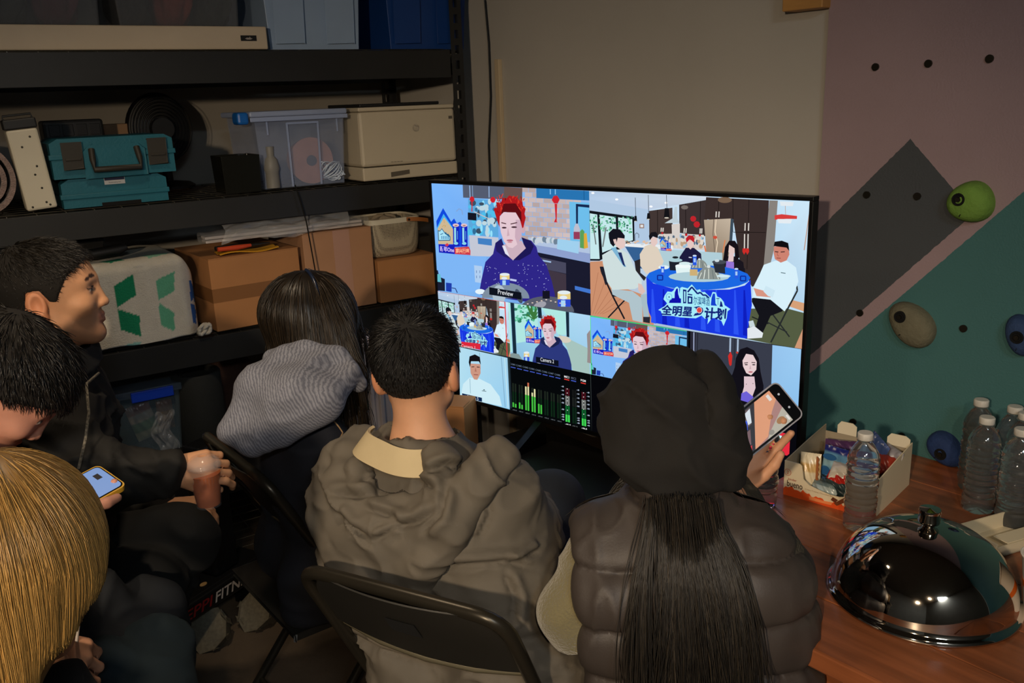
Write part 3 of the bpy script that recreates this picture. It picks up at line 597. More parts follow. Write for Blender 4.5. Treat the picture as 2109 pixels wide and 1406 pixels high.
A.poly([(1632, 500), (1760, 500), (1764, 570), (1740, 620), (1690, 640), (1640, 610), (1630, 560)], (206, 130, 112)); A.poly([(1630, 500), (1640, 460), (1700, 450), (1755, 470), (1764, 540), (1740, 510), (1640, 498)], (16, 14, 18)); A.line([(1640, 545), (1670, 548)], 8, (70, 40, 40)); A.line([(1690, 548), (1725, 545)], 8, (70, 40, 40)); A.line([(1655, 600), (1690, 602)], 7, (150, 70, 66)); A.line([(1660, 550), (1664, 580), (1676, 582)], 6, (176, 100, 86))
PROGRAM = A.shapes[n0:]
# ---------------------------------------------------------------- small views below
A.replay(PROGRAM, (960, 0, 1920, 540), (0, 540, 480, 810))
A.replay(PREVIEW, (0, 0, 960, 540), (960, 540, 1440, 810))
A.window(0, 540, 480, 810); A.zoom(880, 590, 380 / 1670)
A.poly([(300, 510), (470, 528), (470, 582), (300, 556)], (220, 40, 60)); A.text('Camera 1', 296, 560, 126, 26, (240, 220, 224), 0.13)
for p in ([(84, 46), (700, 140)], [(698, 138), (714, 658)], [(110, 560), (714, 657)]): A.line(p, 9, (226, 54, 60))
A.window(480, 540, 960, 810)
A.poly([(690, 130), (1475, 250), (1475, 815), (700, 660)], [(160, 222, 234), (176, 216, 246), (150, 200, 232), (140, 190, 226)])
for p in ([(700, 140), (745, 150), (760, 600), (714, 610)], [(785, 155), (990, 185), (1000, 480), (800, 520)], [(1030, 190), (1250, 225), (1250, 440), (1180, 440)]): A.poly(p, (176, 232, 226))
for q in range(60): A.ell(rnd.uniform(790, 985), rnd.uniform(170, 320), rnd.uniform(6, 22), rnd.uniform(5, 18), rnd.choice([(90, 190, 150), (150, 226, 200), (50, 130, 100)]), n=7)
for q in range(26): A.line([(960, 300), (960 + rnd.uniform(-70, 60), 200 + rnd.uniform(-40, 60))], 9, (60, 120, 60))
for p in ([(748, 148), (782, 152), (800, 620), (768, 615)], [(995, 185), (1028, 190), (1035, 290), (1000, 285)], [(1250, 225), (1280, 230), (1280, 460), (1256, 455)]): A.poly(p, (24, 44, 60))
A.poly([(1180, 430), (1450, 560), (1462, 640), (1462, 800), (1310, 780), (1260, 560)], (166, 196, 190)); A.ell(1230, 480, 66, 30, (214, 206, 190), rot=10)
stand(A, lambda x, y: (845 + x * .235, 238 + y * .225))
guest(A, lambda x, y: (700 + x * .52, 170 + y * .50), hood=(44, 56, 124), stars=False)
A.poly([(715, 640), (760, 610), (820, 620), (850, 670), (850, 690), (720, 660)], (130, 150, 150)); can(A, 865, 606, 50, 80); A.ell(985, 712, 36, 14, (220, 232, 236)); A.poly([(915, 690), (970, 690), (970, 715), (915, 705)], (30, 60, 160))
A.poly([(1440, 430), (1470, 390), (1480, 700), (1440, 690), (1445, 580)], (150, 140, 140))
A.poly([(975, 642), (1180, 676), (1180, 730), (975, 692)], (12, 16, 30)); A.text('Camera 2', 1016, 682, 122, 34, (236, 240, 246), 0.16)
A.window(0, 810, 480, 1080)
A.poly([(280, 560), (716, 655), (732, 1135), (280, 1030)], [(180, 222, 240), (164, 210, 236), (150, 206, 240), (176, 222, 240)])
A.line([(462, 610), (470, 760)], 4, (120, 160, 176)); A.line([(660, 650), (690, 1110)], 5, (120, 160, 190)); A.line([(690, 655), (716, 1115)], 10, (190, 226, 240))
A.poly([(290, 1000), (310, 900), (370, 840), (460, 850), (560, 900), (640, 1010), (660, 1100), (280, 1025)], (206, 236, 246)); A.line([(372, 850), (376, 985)], 4, (130, 170, 190)); A.line([(480, 960), (520, 966)], 5, (60, 90, 100)); A.ell(500, 952, 8, 5, (60, 90, 100), n=8)
A.poly([(374, 710), (470, 716), (470, 800), (440, 860), (410, 856), (380, 800)], (204, 150, 130)); A.poly([(364, 700), (372, 645), (420, 626), (465, 650), (474, 720), (455, 690), (385, 690), (374, 745)], (18, 16, 20)); A.line([(388, 742), (414, 740)], 7, (60, 36, 34)); A.line([(436, 742), (462, 744)], 7, (60, 36, 34)); A.poly([(424, 745), (436, 785), (416, 785)], (176, 116, 100)); A.line([(408, 812), (448, 814)], 7, (150, 80, 74))
A.poly([(300, 985), (480, 1025), (480, 1062), (300, 1020)], (14, 40, 80)); A.text('Camera 5', 342, 1030, 105, 30, (236, 240, 246), 0.19)
A.window(480, 810, 960, 1080)
A.poly([(705, 650), (1480, 800), (1480, 1340), (720, 1140)], (6, 8, 10))
sl = 0.22
for k in range(8):
    x = 745 + k * 58; y = 736 + k * 13.2
    A.text('CAM%d' % (k + 1), x - 8, y - 20, 50, 16, (96, 110, 128), sl, 0.01); A.line([(x, y + 2), (x + 44, y + 12)], 8, (66, 88, 190))
    for j in range(2):
        xb = x + 12 + j * 22; yb = 1105 + (xb - 757) * 0.245
        A.poly([(xb, yb - 220), (xb + 14, yb - 217), (xb + 14, yb + 3), (xb, yb)], (14, 40, 22)); A.poly([(xb, yb - 220), (xb + 14, yb - 217), (xb + 14, yb - 140), (xb, yb - 143)], (30, 38, 30))
        h = [(42, 34), (56, 40), (218, 258), (176, 214), (88, 84), (0, 0), (0, 0), (0, 0)][k][j]
        if h: A.poly([(xb, yb - min(h, 142)), (xb + 14, yb + 3 - min(h, 142)), (xb + 14, yb + 3), (xb, yb)], (70, 190, 66))
        if h > 142: A.poly([(xb, yb - min(h, 222)), (xb + 14, yb + 3 - min(h, 222)), (xb + 14, yb - 139), (xb, yb - 142)], (226, 222, 170))
        if h > 222: A.poly([(xb, yb - h), (xb + 14, yb + 3 - h), (xb + 14, yb - 219), (xb, yb - 222)], (206, 110, 80))
    A.text('-00.0', x + 10, 1134 + (x - 745) * 0.245, 40, 9, (110, 116, 120), .24, 0.01)
for tx, x, y, w, col, bar in (('MIC1', 1230, 830, 46, (230, 230, 230), (226, 60, 50)), ('MIC2', 1292, 842, 46, (84, 92, 110), (66, 88, 190)), ('PGM', 1380, 862, 46, (230, 230, 230), (226, 60, 50))):
    A.text(tx, x, y, w, 20, col, sl, 0.02); A.line([(x, y + 14), (x + w, y + 25)], 9, bar)
for x, yb, hot in ((1238, 1235, True), (1300, 1250, False), (1386, 1270, True)):
    for j in range(2):
        xb = x + j * 22; y1 = yb + j * 5
        A.poly([(xb, y1 - 310), (xb + 17, y1 - 306), (xb + 17, y1 - 240), (xb, y1 - 244)], (70, 16, 26) if hot else (20, 22, 22)); A.poly([(xb, y1 - 240), (xb + 17, y1 - 236), (xb + 17, y1 - 150), (xb, y1 - 154)], (120, 124, 120) if hot else (28, 32, 30)); A.poly([(xb, y1 - 150), (xb + 17, y1 - 146), (xb + 17, y1 + 4), (xb, y1)], (16, 96, 44) if hot else (12, 36, 22))
        if hot: A.poly([(xb, y1 - 66), (xb + 17, y1 - 62), (xb + 17, y1 + 4), (xb, y1)], (64, 214, 84))
    if hot:
        for q in (300, 262, 222, 190, 150, 104): A.ell(x + 18, yb - q, 5, 4, (240, 244, 240), n=6)
    A.text('-46.5', x - 4, yb + 28, 50, 13, (236, 240, 240) if hot else (90, 96, 96), .24, 0.03)
for x, dy in ((1202, -20), (1342, 12), (1434, 34)):
    for q, y in enumerate((936, 972, 1010, 1046, 1085, 1146, 1195, 1215, 1240)): A.text('-%d' % (q * 5 + 5), x, y + dy, 24, 12, (190, 206, 226), .2, 0.03)
A.line([(1470, 800), (1478, 1320)], 4, (60, 66, 66))
A.zoom(1200, 640, 500 / 2109)
A.window(960, 540, 1440, 810)
for p in ([(60, 40), (940, 168)], [(62, 36), (66, 580)], [(62, 572), (940, 730)], [(938, 166), (930, 730)]): A.line(p, 11, (54, 226, 96))
A.window(960, 810, 1440, 1080); A.poly([(40, 565), (1480, 760), (1480, 1500), (40, 1200)], (5, 5, 9))
A.window(1440, 540, 1920, 810)
A.poly([(935, 160), (1910, 300), (1880, 950), (930, 800)], (56, 60, 74)); A.poly([(935, 165), (985, 172), (975, 400), (930, 400)], (40, 40, 52)); A.line([(966, 175), (962, 420)], 10, (150, 160, 190)); A.line([(1000, 180), (990, 420)], 6, (28, 28, 38))
A.poly([(1650, 280), (1910, 312), (1880, 950), (1630, 850)], [(150, 196, 238), (156, 204, 244), (136, 190, 236), (140, 190, 232)])
for x in (1284, 1350): A.line([(x, 222), (x - 4, 345)], 14, (170, 190, 214))
A.poly([(1262, 380), (1285, 342), (1300, 380), (1292, 460), (1280, 470), (1270, 450)], (206, 44, 40)); A.ell(1342, 350, 10, 10, (190, 60, 50)); A.line([(1322, 225), (1316, 420)], 5, (36, 38, 48))
A.poly([(1330, 400), (1370, 320), (1430, 300), (1490, 330), (1530, 400), (1545, 520), (1570, 640), (1560, 900), (1270, 760), (1250, 620), (1300, 540), (1320, 480)], (18, 16, 24))
A.poly([(1400, 560), (1490, 560), (1500, 660), (1470, 740), (1380, 720), (1400, 650)], (222, 196, 204)); A.poly([(1376, 710), (1420, 690), (1480, 740), (1470, 800), (1370, 770)], (110, 96, 214)); A.poly([(1388, 420), (1420, 360), (1480, 370), (1512, 430), (1508, 500), (1462, 550), (1420, 530), (1392, 470)], (230, 206, 208))
A.line([(1402, 442), (1436, 438)], 7, (70, 50, 54)); A.line([(1466, 436), (1500, 438)], 7, (70, 50, 54)); A.ell(1420, 456, 15, 5, (50, 40, 46)); A.ell(1486, 456, 15, 5, (50, 40, 46)); A.poly([(1456, 455), (1464, 495), (1446, 495)], (206, 174, 180)); A.ell(1458, 520, 20, 7, (186, 106, 116)); A.ell(1420, 628, 4, 4, (60, 50, 50), n=6); A.ell(1478, 622, 4, 4, (60, 50, 50), n=6)
A.window(1440, 810, 1920, 1080); A.poly([(900, 760), (1910, 900), (1880, 1600), (900, 1350)], (8, 8, 14))
A.poly([(1290, 970), (1775, 1062), (1798, 1090), (1790, 1240), (1770, 1256), (1280, 1160), (1275, 990)], (226, 44, 62)); A.text('N', 1608, 1192, 118, 130, (200, 246, 252), 0.16, 0.05); A.ell(1756, 1110, 22, 25, (226, 240, 250)); A.ell(1845, 925, 24, 16, (176, 196, 214), n=8)
m_pic = bpy.data.materials.new('screen picture'); m_pic.use_nodes = True
N_, L_ = m_pic.node_tree.nodes, m_pic.node_tree.links
for n in list(N_): N_.remove(n)
o_ = N_.new('ShaderNodeOutputMaterial'); e_ = N_.new('ShaderNodeEmission'); a_ = N_.new('ShaderNodeAttribute'); a_.attribute_name = 'col'
e_.inputs['Strength'].default_value = 1.0; L_.new(a_.outputs['Color'], e_.inputs[0]); L_.new(e_.outputs[0], o_.inputs[0])
part(tv, 'screen_image', A.mesh('screen_image', 1.0), m_pic, label='lit camera views on the screen')

# black console the television stands on, and cartons below
ctop = 0.597
c0 = onz(1110, 872, ctop); c1 = onz(1015, 895, ctop); c2 = onz(1190, 905, ctop)
CM = frame(c0, c2 - c0)
con = thing('media_console', 'low black console under the television', 'console', T(0, 0, 0) @ CM @ T(0, 0, -ctop))
CMi = CM.inverted()
TF = [(TVM @ Vector((x, 0, 0))) for x in (-0.5, 0.5)]
m_lam = mat('black laminate', (13, 13, 14), 0.5, var=0.2, vscale=4)
part(con, 'top_panel', MB().box((0.0, -0.36, ctop - 0.025), (0.74, 0.0, ctop)), m_lam, bevel=0.003)
for x in (0.01, 0.71): part(con, 'side_panel', MB().box((x, -0.34, 0.0), (x + 0.02, -0.01, ctop - 0.0255)), m_lam)
part(con, 'shelf', MB().box((0.031, -0.34, 0.28), (0.709, -0.02, 0.30)), m_lam)
part(con, 'back_panel', MB().box((0.031, -0.018, 0.02), (0.709, -0.01, ctop - 0.026)), m_lam)

# ================================================================== steel shelving along the left wall
sh = thing('shelving_unit', 'black steel storage rack loaded with boxes and bins along the left wall', 'shelving', SM)
m_steel = mat('black powder coated steel', (38, 38, 37), 0.45, metal=0.1, var=0.15, vscale=6)
LV = [(1.695, 1.785), (1.277, 1.355), (0.846, 0.93), (0.478, 0.56), (0.06, 0.14)]
UL, UR, DEP = -2.0, -0.035, 0.58
def post(u, v, top=2.25, slots=True):
    b = MB(); w = 0.046
    b.box((u - w / 2, v, 0), (u - w / 2 + 0.015, v + 0.002, top)); b.box((u + w / 2 - 0.015, v, 0), (u + w / 2, v + 0.002, top))
    z = 0.0
    while z < top - 0.06:
        b.box((u - w / 2 + 0.015, v, z), (u + w / 2 - 0.015, v + 0.002, z + 0.022)); z += 0.05
    s = 1 if v < 0.3 else -1
    y0, y1 = sorted((v, v + s * 0.04)); b.box((u + w / 2 - 0.002, y0 + 0.0021, 0), (u + w / 2, y1, top))
    return b
for u in (UL + 0.023, UR - 0.023):
    for v in (0.0, DEP - 0.002): part(sh, 'post', post(u, v), m_steel)
for z0, z1 in LV:
    for v in (0.003, DEP - 0.04):
        b = MB(); b.box((UL + 0.05, v, z0), (UR - 0.05, v + 0.003, z1)); b.box((UL + 0.05, v + 0.0032, z1 - 0.003), (UR - 0.05, v + 0.036, z1)); b.box((UL + 0.05, v + 0.0032, z0), (UR - 0.05, v + 0.02, z0 + 0.003))
        part(sh, 'beam', b, m_steel, bevel=0.0008)
    for u in (UL + 0.023, UR - 0.004):
        part(sh, 'end_brace', MB().box((u - 0.002, 0.045, z0 + 0.01), (u, DEP - 0.045, z0 + 0.05)), m_steel)
    w = MB()
    for k in range(26): w.tube([(UL + 0.06 + k * (UR - UL - 0.12) / 25, 0.012, z1 + 0.0012), (UL + 0.06 + k * (UR - UL - 0.12) / 25, DEP - 0.012, z1 + 0.0012)], 0.0016, 5)
    for k in range(9): w.tube([(UL + 0.06, 0.03 + k * 0.065, z1 + 0.0040), (UR - 0.06, 0.03 + k * 0.065, z1 + 0.0040)], 0.0014, 5)
    part(sh, 'wire_deck', w, mat('zinc wire', (120, 116, 104), 0.35, metal=0.9))
TOP, MID, LOW, BOT = 1.7905, 1.3605, 0.9355, 0.5655
def SF(u, v, z): return SM @ T(u, v, z)

# ---------------------------------------------------------------- top shelf
m_card = mat('brown cardboard', (168, 116, 70), 0.8, var=0.08, vscale=7, bump=0.05, bscale=90)
m_tote = mat('cloudy clear plastic', (150, 156, 164), 0.28, trans=0.0, alpha=0.16, spec=0.6)
def lump(name, label, M, sx, sy, sz, col, seed, cat='clothes', group=None):
    rn = random.Random(seed); ph = [rn.uniform(0, 6) for _ in range(6)]; n = 36; prof = []
    vs = []; fs = []; m = 14
    for j in range(m + 1):
        t = -math.pi / 2 + math.pi * j / m
        for k in range(n):
            a = 2 * math.pi * k / n; q = abs(math.cos(a)) ** .6, abs(math.sin(a)) ** .6
            w = 1 + .09 * math.sin(5 * a + ph[0] + 3 * t) + .07 * math.sin(9 * a - 4 * t + ph[1])
            vs.append((sx * math.copysign(q[0], math.cos(a)) * math.cos(t) ** .5 * w, sy * math.copysign(q[1], math.sin(a)) * math.cos(t) ** .5 * w, sz * (1 + math.sin(t) * (1 if t < 0 else 1 + .08 * math.sin(3 * a + ph[2])))))
    for j in range(m):
        for k in range(n): fs.append((j * n + k, j * n + (k + 1) % n, (j + 1) * n + (k + 1) % n, (j + 1) * n + k))
    return solo(name, MB().add(vs, fs), mat('cloth ' + name + str(seed), col, 0.9, var=0.25, vscale=14, bump=0.4, bscale=60), label, cat, M, group, smooth=180)
# flat white cover that the two clear totes stand on
u0, z0 = su(0, 66, 0.02); u1, z1 = su(550, 82, 0.02)
u0 = u0 - 0.25
fb = thing('flat_panel_box', 'long flat cream carton under the two clear totes on the top shelf', 'carton', SF((u0 + u1) / 2, 0.015, TOP))
hb = (u1 - u0) / 2
part(fb, 'body', MB().box((-hb, 0, 0), (hb, 0.42, 0.066)), mat('cream carton', (196, 180, 156), 0.6, var=0.05), bevel=0.004)
ux, zx = su(517, 95, 0.0)
part(fb, 'label', MB().box((ux - (u0 + u1) / 2 - 0.024, -0.0012, 0.024), (ux - (u0 + u1) / 2 + 0.024, -0.0002, 0.040)), mat('black label', (18, 16, 15), 0.5))
print_text(fb, 'label_print', '-ıııılı-', T(ux - (u0 + u1) / 2, -0.0016, 0.032), 0.008, mat('white print', (200, 190, 180), 0.6), bold=0.02)
def clear_tote(label, pa, pb, zb, h, col=None, v=0.03, dep=0.40):
    (a, _), (b, _) = su(*pa, v), su(*pb, v)
    t = thing('clear_tote', label, 'storage tote', SF((a + b) / 2, v, zb))
    w = (b - a) / 2
    part(t, 'body', MB().tub((-w, 0, 0), (w, dep, h), 0.018, 0.003), col or m_tote, bevel=0.004)
    part(t, 'rim', MB().box((-w, -0.006, h - 0.02), (w, 0.0, h)), col or m_tote, bevel=0.002)
    return t, (a + b) / 2, w
t, uc, w = clear_tote('clear plastic tote with dark contents at the left end of the top shelf', (-190, 40), (222, 55), TOP + 0.0665, 0.30)
for k, (dx, c) in enumerate(((-0.14, (40, 42, 40)), (0.0, (46, 50, 46)), (0.13, (84, 40, 52)))):
    lump('folded_cloth', ['dark folded cloth in the leftmost clear tote', 'dark green folded cloth in the middle of the leftmost clear tote', 'dull burgundy folded cloth in the leftmost clear tote'][k], SF(uc + dx, 0.23, TOP + 0.0715), 0.058, 0.12, 0.105, c, 20 + k, group='folded cloths in the clear totes')
t, uc, w = clear_tote('clear plastic tote with rust red contents beside the frosted bin', (235, 50), (508, 62), TOP + 0.0665, 0.30)
for k, (dx, c) in enumerate(((-0.112, (30, 26, 26)), (0.012, (120, 52, 42)), (0.132, (40, 42, 40)))):
    lump('folded_cloth', ['near black folded cloth in the tote with rust contents', 'rust red folded cloth showing through the clear tote', 'grey folded cloth at the right of the tote with rust contents'][k], SF(uc + dx, 0.22, TOP + 0.0715), 0.052, 0.12, 0.11, c, 30 + k, group='folded cloths in the clear totes')
def big_tote(label, pa, pb, col, m, dd=0.46):
    v = 0.045; (a, _), (b, _) = su(*pa, v), su(*pb, v); w = (b - a) / 2
    t = thing('storage_bin', label, 'storage bin', SF((a + b) / 2, v, TOP))
    part(t, 'body', MB().tub((-w, 0, 0), (w, dd, 0.36), 0.02, 0.004), m, bevel=0.022)
    for x in (-0.5, 0.5): part(t, 'rib_panel', MB().prism([(w * x - 0.045, 0.02), (w * x + 0.045, 0.02), (w * x + 0.05, 0.30), (w * x - 0.05, 0.30)], 0.0, 0.0075), m, bevel=0.003, M=Rx(3.2) @ T(0, 0.008, 0))
    part(t, 'lid', MB().box((-w - 0.008, -0.008, 0.361), (w + 0.008, dd + 0.008, 0.385)), m, bevel=0.008)
    return t
big_tote('frosted white storage bin on the top shelf', (549, 105), (757, 115), None, mat('frosted plastic', (150, 172, 200), 0.4, var=0.05))
big_tote('dark blue storage bin at the corner end of the top shelf', (800, 110), (972, 118), None, mat('dark blue plastic', (22, 62, 128), 0.4, var=0.05), 0.36)

# ---------------------------------------------------------------- second shelf
# rolled towel
rs = []
for k in range(120):
    a = k / 119 * 2 * math.pi * 3.2 + 1.2; r = 0.014 + 0.0125 * a / (2 * math.pi) * 1.9
    rs.append((a, r))
def roll(u, v):
    a = 1.2 + u * 2 * math.pi * 3.2; r = 0.012 + 0.022 * (a - 1.2) / (2 * math.pi)
    return (r * math.cos(a), -0.0 + v * 0.34, 0.092 + r * 1.13 * math.sin(a))
uu, _ = su(8, 430, 0.05)
solo('rolled_towel', MB().sheet(roll, 130, 10, 0.013), mat('dusty pink terry', (150, 128, 120), 0.95, var=0.3, vscale=60, bump=0.8, bscale=220, sheen=0.3), 'rolled dusty pink towel at the left end of the second shelf', 'towel', SF(uu - 0.045, 0.04, MID + 0.004), smooth=60)
# upright white bracket with screws and a dark cap
ua, _ = su(57, 436, 0.03); ub, _ = su(121, 432, 0.03)
br = thing('metal_bracket', 'upright white metal channel with screws and a dark cap', 'bracket', SF((ua + ub) / 2, 0.03, MID + 0.006) @ Ry(-4.5))
w = (ub - ua) / 2
part(br, 'channel', MB().box((-w, 0, 0.002), (w, 0.07, 0.222)), mat('white enamel', (206, 198, 176), 0.45, var=0.04), bevel=0.006)
part(br, 'cap', MB().box((-w - 0.002, -0.001, 0.2225), (w + 0.002, 0.072, 0.25)), mat('dark plastic', (30, 30, 30), 0.5), bevel=0.004)
part(br, 'bail', MB().tube([(-w * .9, 0.03, 0.249), (-w * .9, 0.03, 0.26), (w * .9, 0.03, 0.26), (w * .9, 0.03, 0.249)], 0.003, 6), m_steel)
for x, z in ((0.4, 0.2), (-0.25, 0.175), (0.35, 0.12), (0.1, 0.098), (0.3, 0.06), (0.55, 0.012), (0.35, 0.02), (-0.6, 0.012)):
    part(br, 'screw', MB().lathe([(0.0, 0.001), (0.0028, 0.0008), (0.0034, -0.001)], 10), m_nut, M=T(x * w, -0.0003, z) @ Rx(90))
# dark power box behind the cases and a tan carton panel
ua, za = su(105, 240, 0.3); ub, _ = su(212, 240, 0.3)
pb = thing('power_box', 'black box with sockets behind the teal tool cases', 'power box', SF((ua + ub) / 2, 0.30, MID))
part(pb, 'body', MB().box((-0.10, 0, 0.004), (0.07, 0.12, 0.245)), mat('dark plastic', (30, 30, 30), 0.5), bevel=0.008)
for k in range(4): part(pb, 'socket', MB().box((-0.085 + k * 0.038, -0.003, 0.198), (-0.055 + k * 0.038, -0.0002, 0.232)), mat('black label', (18, 16, 15), 0.5), bevel=0.001)
ua, za = su(205, 250, 0.42); ub, zb = su(305, 275, 0.42)
solo('tan_carton', MB().box((-0.10, 0, 0.004), (0.10, 0.10, 0.225)), mat('tan carton', (150, 116, 84), 0.8, var=0.06), 'small tan carton behind the upper teal tool case', 'carton', SF((ua + ub) / 2 - 0.06, 0.45, MID), bevel=0.003)
# two teal tool cases
m_teal = mat('teal case plastic', (24, 96, 112), 0.5, var=0.1, vscale=12, bump=0.08, bscale=150)
m_latch = mat('dark latch', (46, 42, 34), 0.55)
def tool_case(label, px0, px1, py, v, z, h, dep, open_front, rot=0):
    (a, _), (b, _) = su(px0, py, v), su(px1, py, v); w = (b - a) / 2
    t = thing('tool_case', label, 'tool case', SF((a + b) / 2, v, z) @ Rz(rot))
    zs = h * (0.56 if open_front else 0.42)
    def shell(z0, z1, ztop, inset):
        pr = [(-w + (inset if z0 == 0 else 0), z0), (w - (inset if z0 == 0 else 0), z0), (w, z0 + 0.01), (w, z1 - 0.012), (w - inset * (ztop), z1), (-w + inset * ztop, z1), (-w, z1 - 0.012), (-w, z0 + 0.01)]
        return MB().prism(pr, 0, dep)
    part(t, 'base_shell', shell(0.003, zs - 0.0012, 0, 0.012), m_teal, bevel=0.006)
    part(t, 'lid_shell', shell(zs + 0.0012, h, 1, 0.022), m_teal, bevel=0.006)
    part(t, 'lip', MB().box((-w - 0.005, -0.005, zs - 0.007), (w + 0.005, 0.02, zs + 0.007)), m_teal, bevel=0.002)
    if open_front:
        for x in (-0.62, 0.66):
            l = part(t, 'latch', MB().prism([(-0.024, -0.035), (0.024, -0.035), (0.024, 0.035), (-0.024, 0.035)], -0.014, -0.0055), m_latch, bevel=0.003, M=T(x * w * 1.08, 0, zs + 0.002))
            part(l, 'clasp_ridge', MB().box((-0.02, -0.018, -0.012), (0.02, -0.0142, -0.006)), m_latch, bevel=0.001)
        part(t, 'raised_panel', MB().prism([(-0.083, zs - 0.062), (0.083, zs - 0.062), (0.083, zs + 0.012), (0.066, zs + 0.026), (-0.066, zs + 0.026), (-0.083, zs + 0.012)], -0.0095, -0.0052), m_teal, bevel=0.002)
        hd = MB().tube([(-0.06, -0.012, zs + 0.018), (-0.062, -0.026, zs - 0.01), (-0.062, -0.03, zs - 0.038), (0.062, -0.03, zs - 0.038), (0.062, -0.026, zs - 0.01), (0.06, -0.012, zs + 0.018)], 0.0085, 8)
        part(t, 'handle', hd, m_latch, smooth=60)
        for x in (-0.35, 0.32): part(t, 'lid_rib', MB().box((x * w - 0.002, -0.0015, zs + 0.03), (x * w + 0.002, 0.0, h - 0.012)), m_teal)
    else:
        part(t, 'lid_rib', MB().box((w * 0.62, -0.0015, zs + 0.01), (w * 0.64, 0.0, h - 0.012)), m_teal)
        part(t, 'foot_recess', MB().box((-w * 0.3, -0.002, 0.001), (w * 0.45, 0.0005, 0.012)), mat('hole black', (5, 5, 5), 0.9))
    return t, w, zs
c1, w1, zs1 = tool_case('lower teal tool case with a white sticker on the second shelf', 132, 350, 425, 0.03, MID, 0.083, 0.24, False)
lb = part(c1, 'sticker', MB().box((-0.028, -0.0016, 0.062), (0.028, -0.0006, 0.083)), mat('white sticker', (206, 204, 200), 0.5))
part(c1, 'sticker_band', MB().box((-0.027, -0.0021, 0.0735), (0.027, -0.0017, 0.0825)), mat('navy print', (24, 28, 60), 0.5))
print_text(c1, 'sticker_print', 'Reciprocating Saw', T(0, -0.0021, 0.0672), 0.0042, mat('black print', (20, 20, 20), 0.6), width=0.032)
tool_case('upper teal tool case with dark latches and a carrying handle', 108, 362, 345, 0.02, MID + 0.0835, 0.112, 0.26, True)
# black desk fan
uf, _ = su(372, 400, 0.22)
fan = thing('desk_fan', 'black round fan on a stem beside the teal tool cases', 'fan', SF(uf + 0.012, 0.42, MID + 0.003))
m_fan = mat('matt black plastic', (12, 12, 13), 0.55)
part(fan, 'base', MB().lathe([(0.085, 0.003), (0.085, 0.012), (0.07, 0.022), (0.02, 0.028)], 28), m_fan, smooth=40)
part(fan, 'stem', MB().lathe([(0.017, 0.027), (0.015, 0.12), (0.02, 0.15)], 16), mat('dark olive plastic', (44, 42, 34), 0.4), smooth=40)
part(fan, 'motor', MB().lathe([(0.0, -0.05), (0.03, -0.05), (0.036, -0.03), (0.036, 0.03)], 20), m_fan, smooth=40, M=T(0, 0.0, 0.20) @ Rx(90))
part(fan, 'head', MB().lathe([(0.0, 0.022), (0.06, 0.018), (0.098, 0.008), (0.106, -0.012), (0.1, -0.034), (0.07, -0.05), (0.0, -0.056)], 40, sy=1.12), m_fan, smooth=50, M=T(0, 0.03, 0.20) @ Rx(90))
g = MB()
for r in np.linspace(0.02, 0.098, 9): g.tube([(r * math.cos(a), 0.049, 0.20 + 1.12 * r * math.sin(a)) for a in np.linspace(0, 2 * math.pi, 33)[:-1]], 0.0012, 4, closed=True, M=T(0, -0.0465 - 0.01, 0))
part(fan, 'grille', g, m_fan)
part(fan, 'tilt_knob', MB().lathe([(0.0, 0.012), (0.011, 0.01), (0.012, -0.004)], 14), m_nut, smooth=40, M=T(0.02, -0.012, 0.15) @ Rx(90))
# dark glass bin
ua, _ = su(462, 405, 0.03); ub, _ = su(540, 398, 0.03)
solo('smoked_bin', MB().tub((-(ub - ua) / 2, 0, 0), ((ub - ua) / 2, 0.12, 0.115), 0.004, 0.003), mat('smoked acrylic', (26, 26, 22), 0.15, var=0.1), 'dark smoked acrylic bin in front of the clear container', 'bin', SF((ua + ub) / 2, 0.015, MID + 0.004), bevel=0.003)
# clear container with lid
ua, _ = su(545, 398, 0.05); ub, _ = su(716, 388, 0.05); w = (ub - ua) / 2; uc = (ua + ub) / 2
m_clear = mat('clear polypropylene', (170, 184, 214), 0.22, alpha=0.22, spec=0.7)
m_frost = mat('milky plastic', (170, 186, 220), 0.35, alpha=0.6)
ct = thing('clear_container', 'clear lidded container with a blue handle holding a tape spool', 'storage container', SF(uc, 0.05, MID + 0.004))
part(ct, 'body', MB().tub((-w - 0.008, 0, 0), (w + 0.008, 0.3, 0.225), 0.012, 0.0025), m_clear, bevel=0.004)
part(ct, 'lid', MB().box((-w - 0.024, -0.014, 0.2255), (w + 0.016, 0.31, 0.243)), m_frost, bevel=0.005)
part(ct, 'lid_rim', MB().box((-w - 0.024, -0.016, 0.212), (w + 0.016, -0.011, 0.2253)), m_frost, bevel=0.002)
part(ct, 'blue_clip', MB().box((-w - 0.062, -0.012, 0.205), (-w - 0.026, 0.05, 0.242)), mat('bright blue plastic', (20, 96, 176), 0.4), bevel=0.008)
for x in (-0.33, 0.36): part(ct, 'rib', MB().prism([(x * w, 0.003), (x * w + 0.006, 0.003), (x * w * 1.06 + 0.006, 0.205), (x * w * 1.06, 0.205)], -0.004, -0.0005), m_frost, M=Rx(2.0) @ T(0, 0.008, 0))
part(ct, 'rib_top', MB().box((-0.33 * w, -0.004, 0.2), (0.36 * w + 0.006, -0.001, 0.206)), m_frost)
for x in (-0.8, 0.85): part(ct, 'hook_rib', MB().box((x * w, -0.003, 0.17), (x * w + 0.005, 0.0, 0.211)), m_frost)
sp_ = thing('tape_spool', 'large pinkish tape spool inside the clear container', 'spool', SF(uc + 0.035, 0.075, MID + 0.007))
part(sp_, 'flange', MB().lathe([(0.018, -0.0), (0.075, -0.0), (0.075, 0.004), (0.018, 0.004)], 36), mat('kraft disc', (190, 140, 122), 0.6, var=0.12, vscale=20), M=T(0, 0.005, 0.077) @ Rx(90), smooth=30)
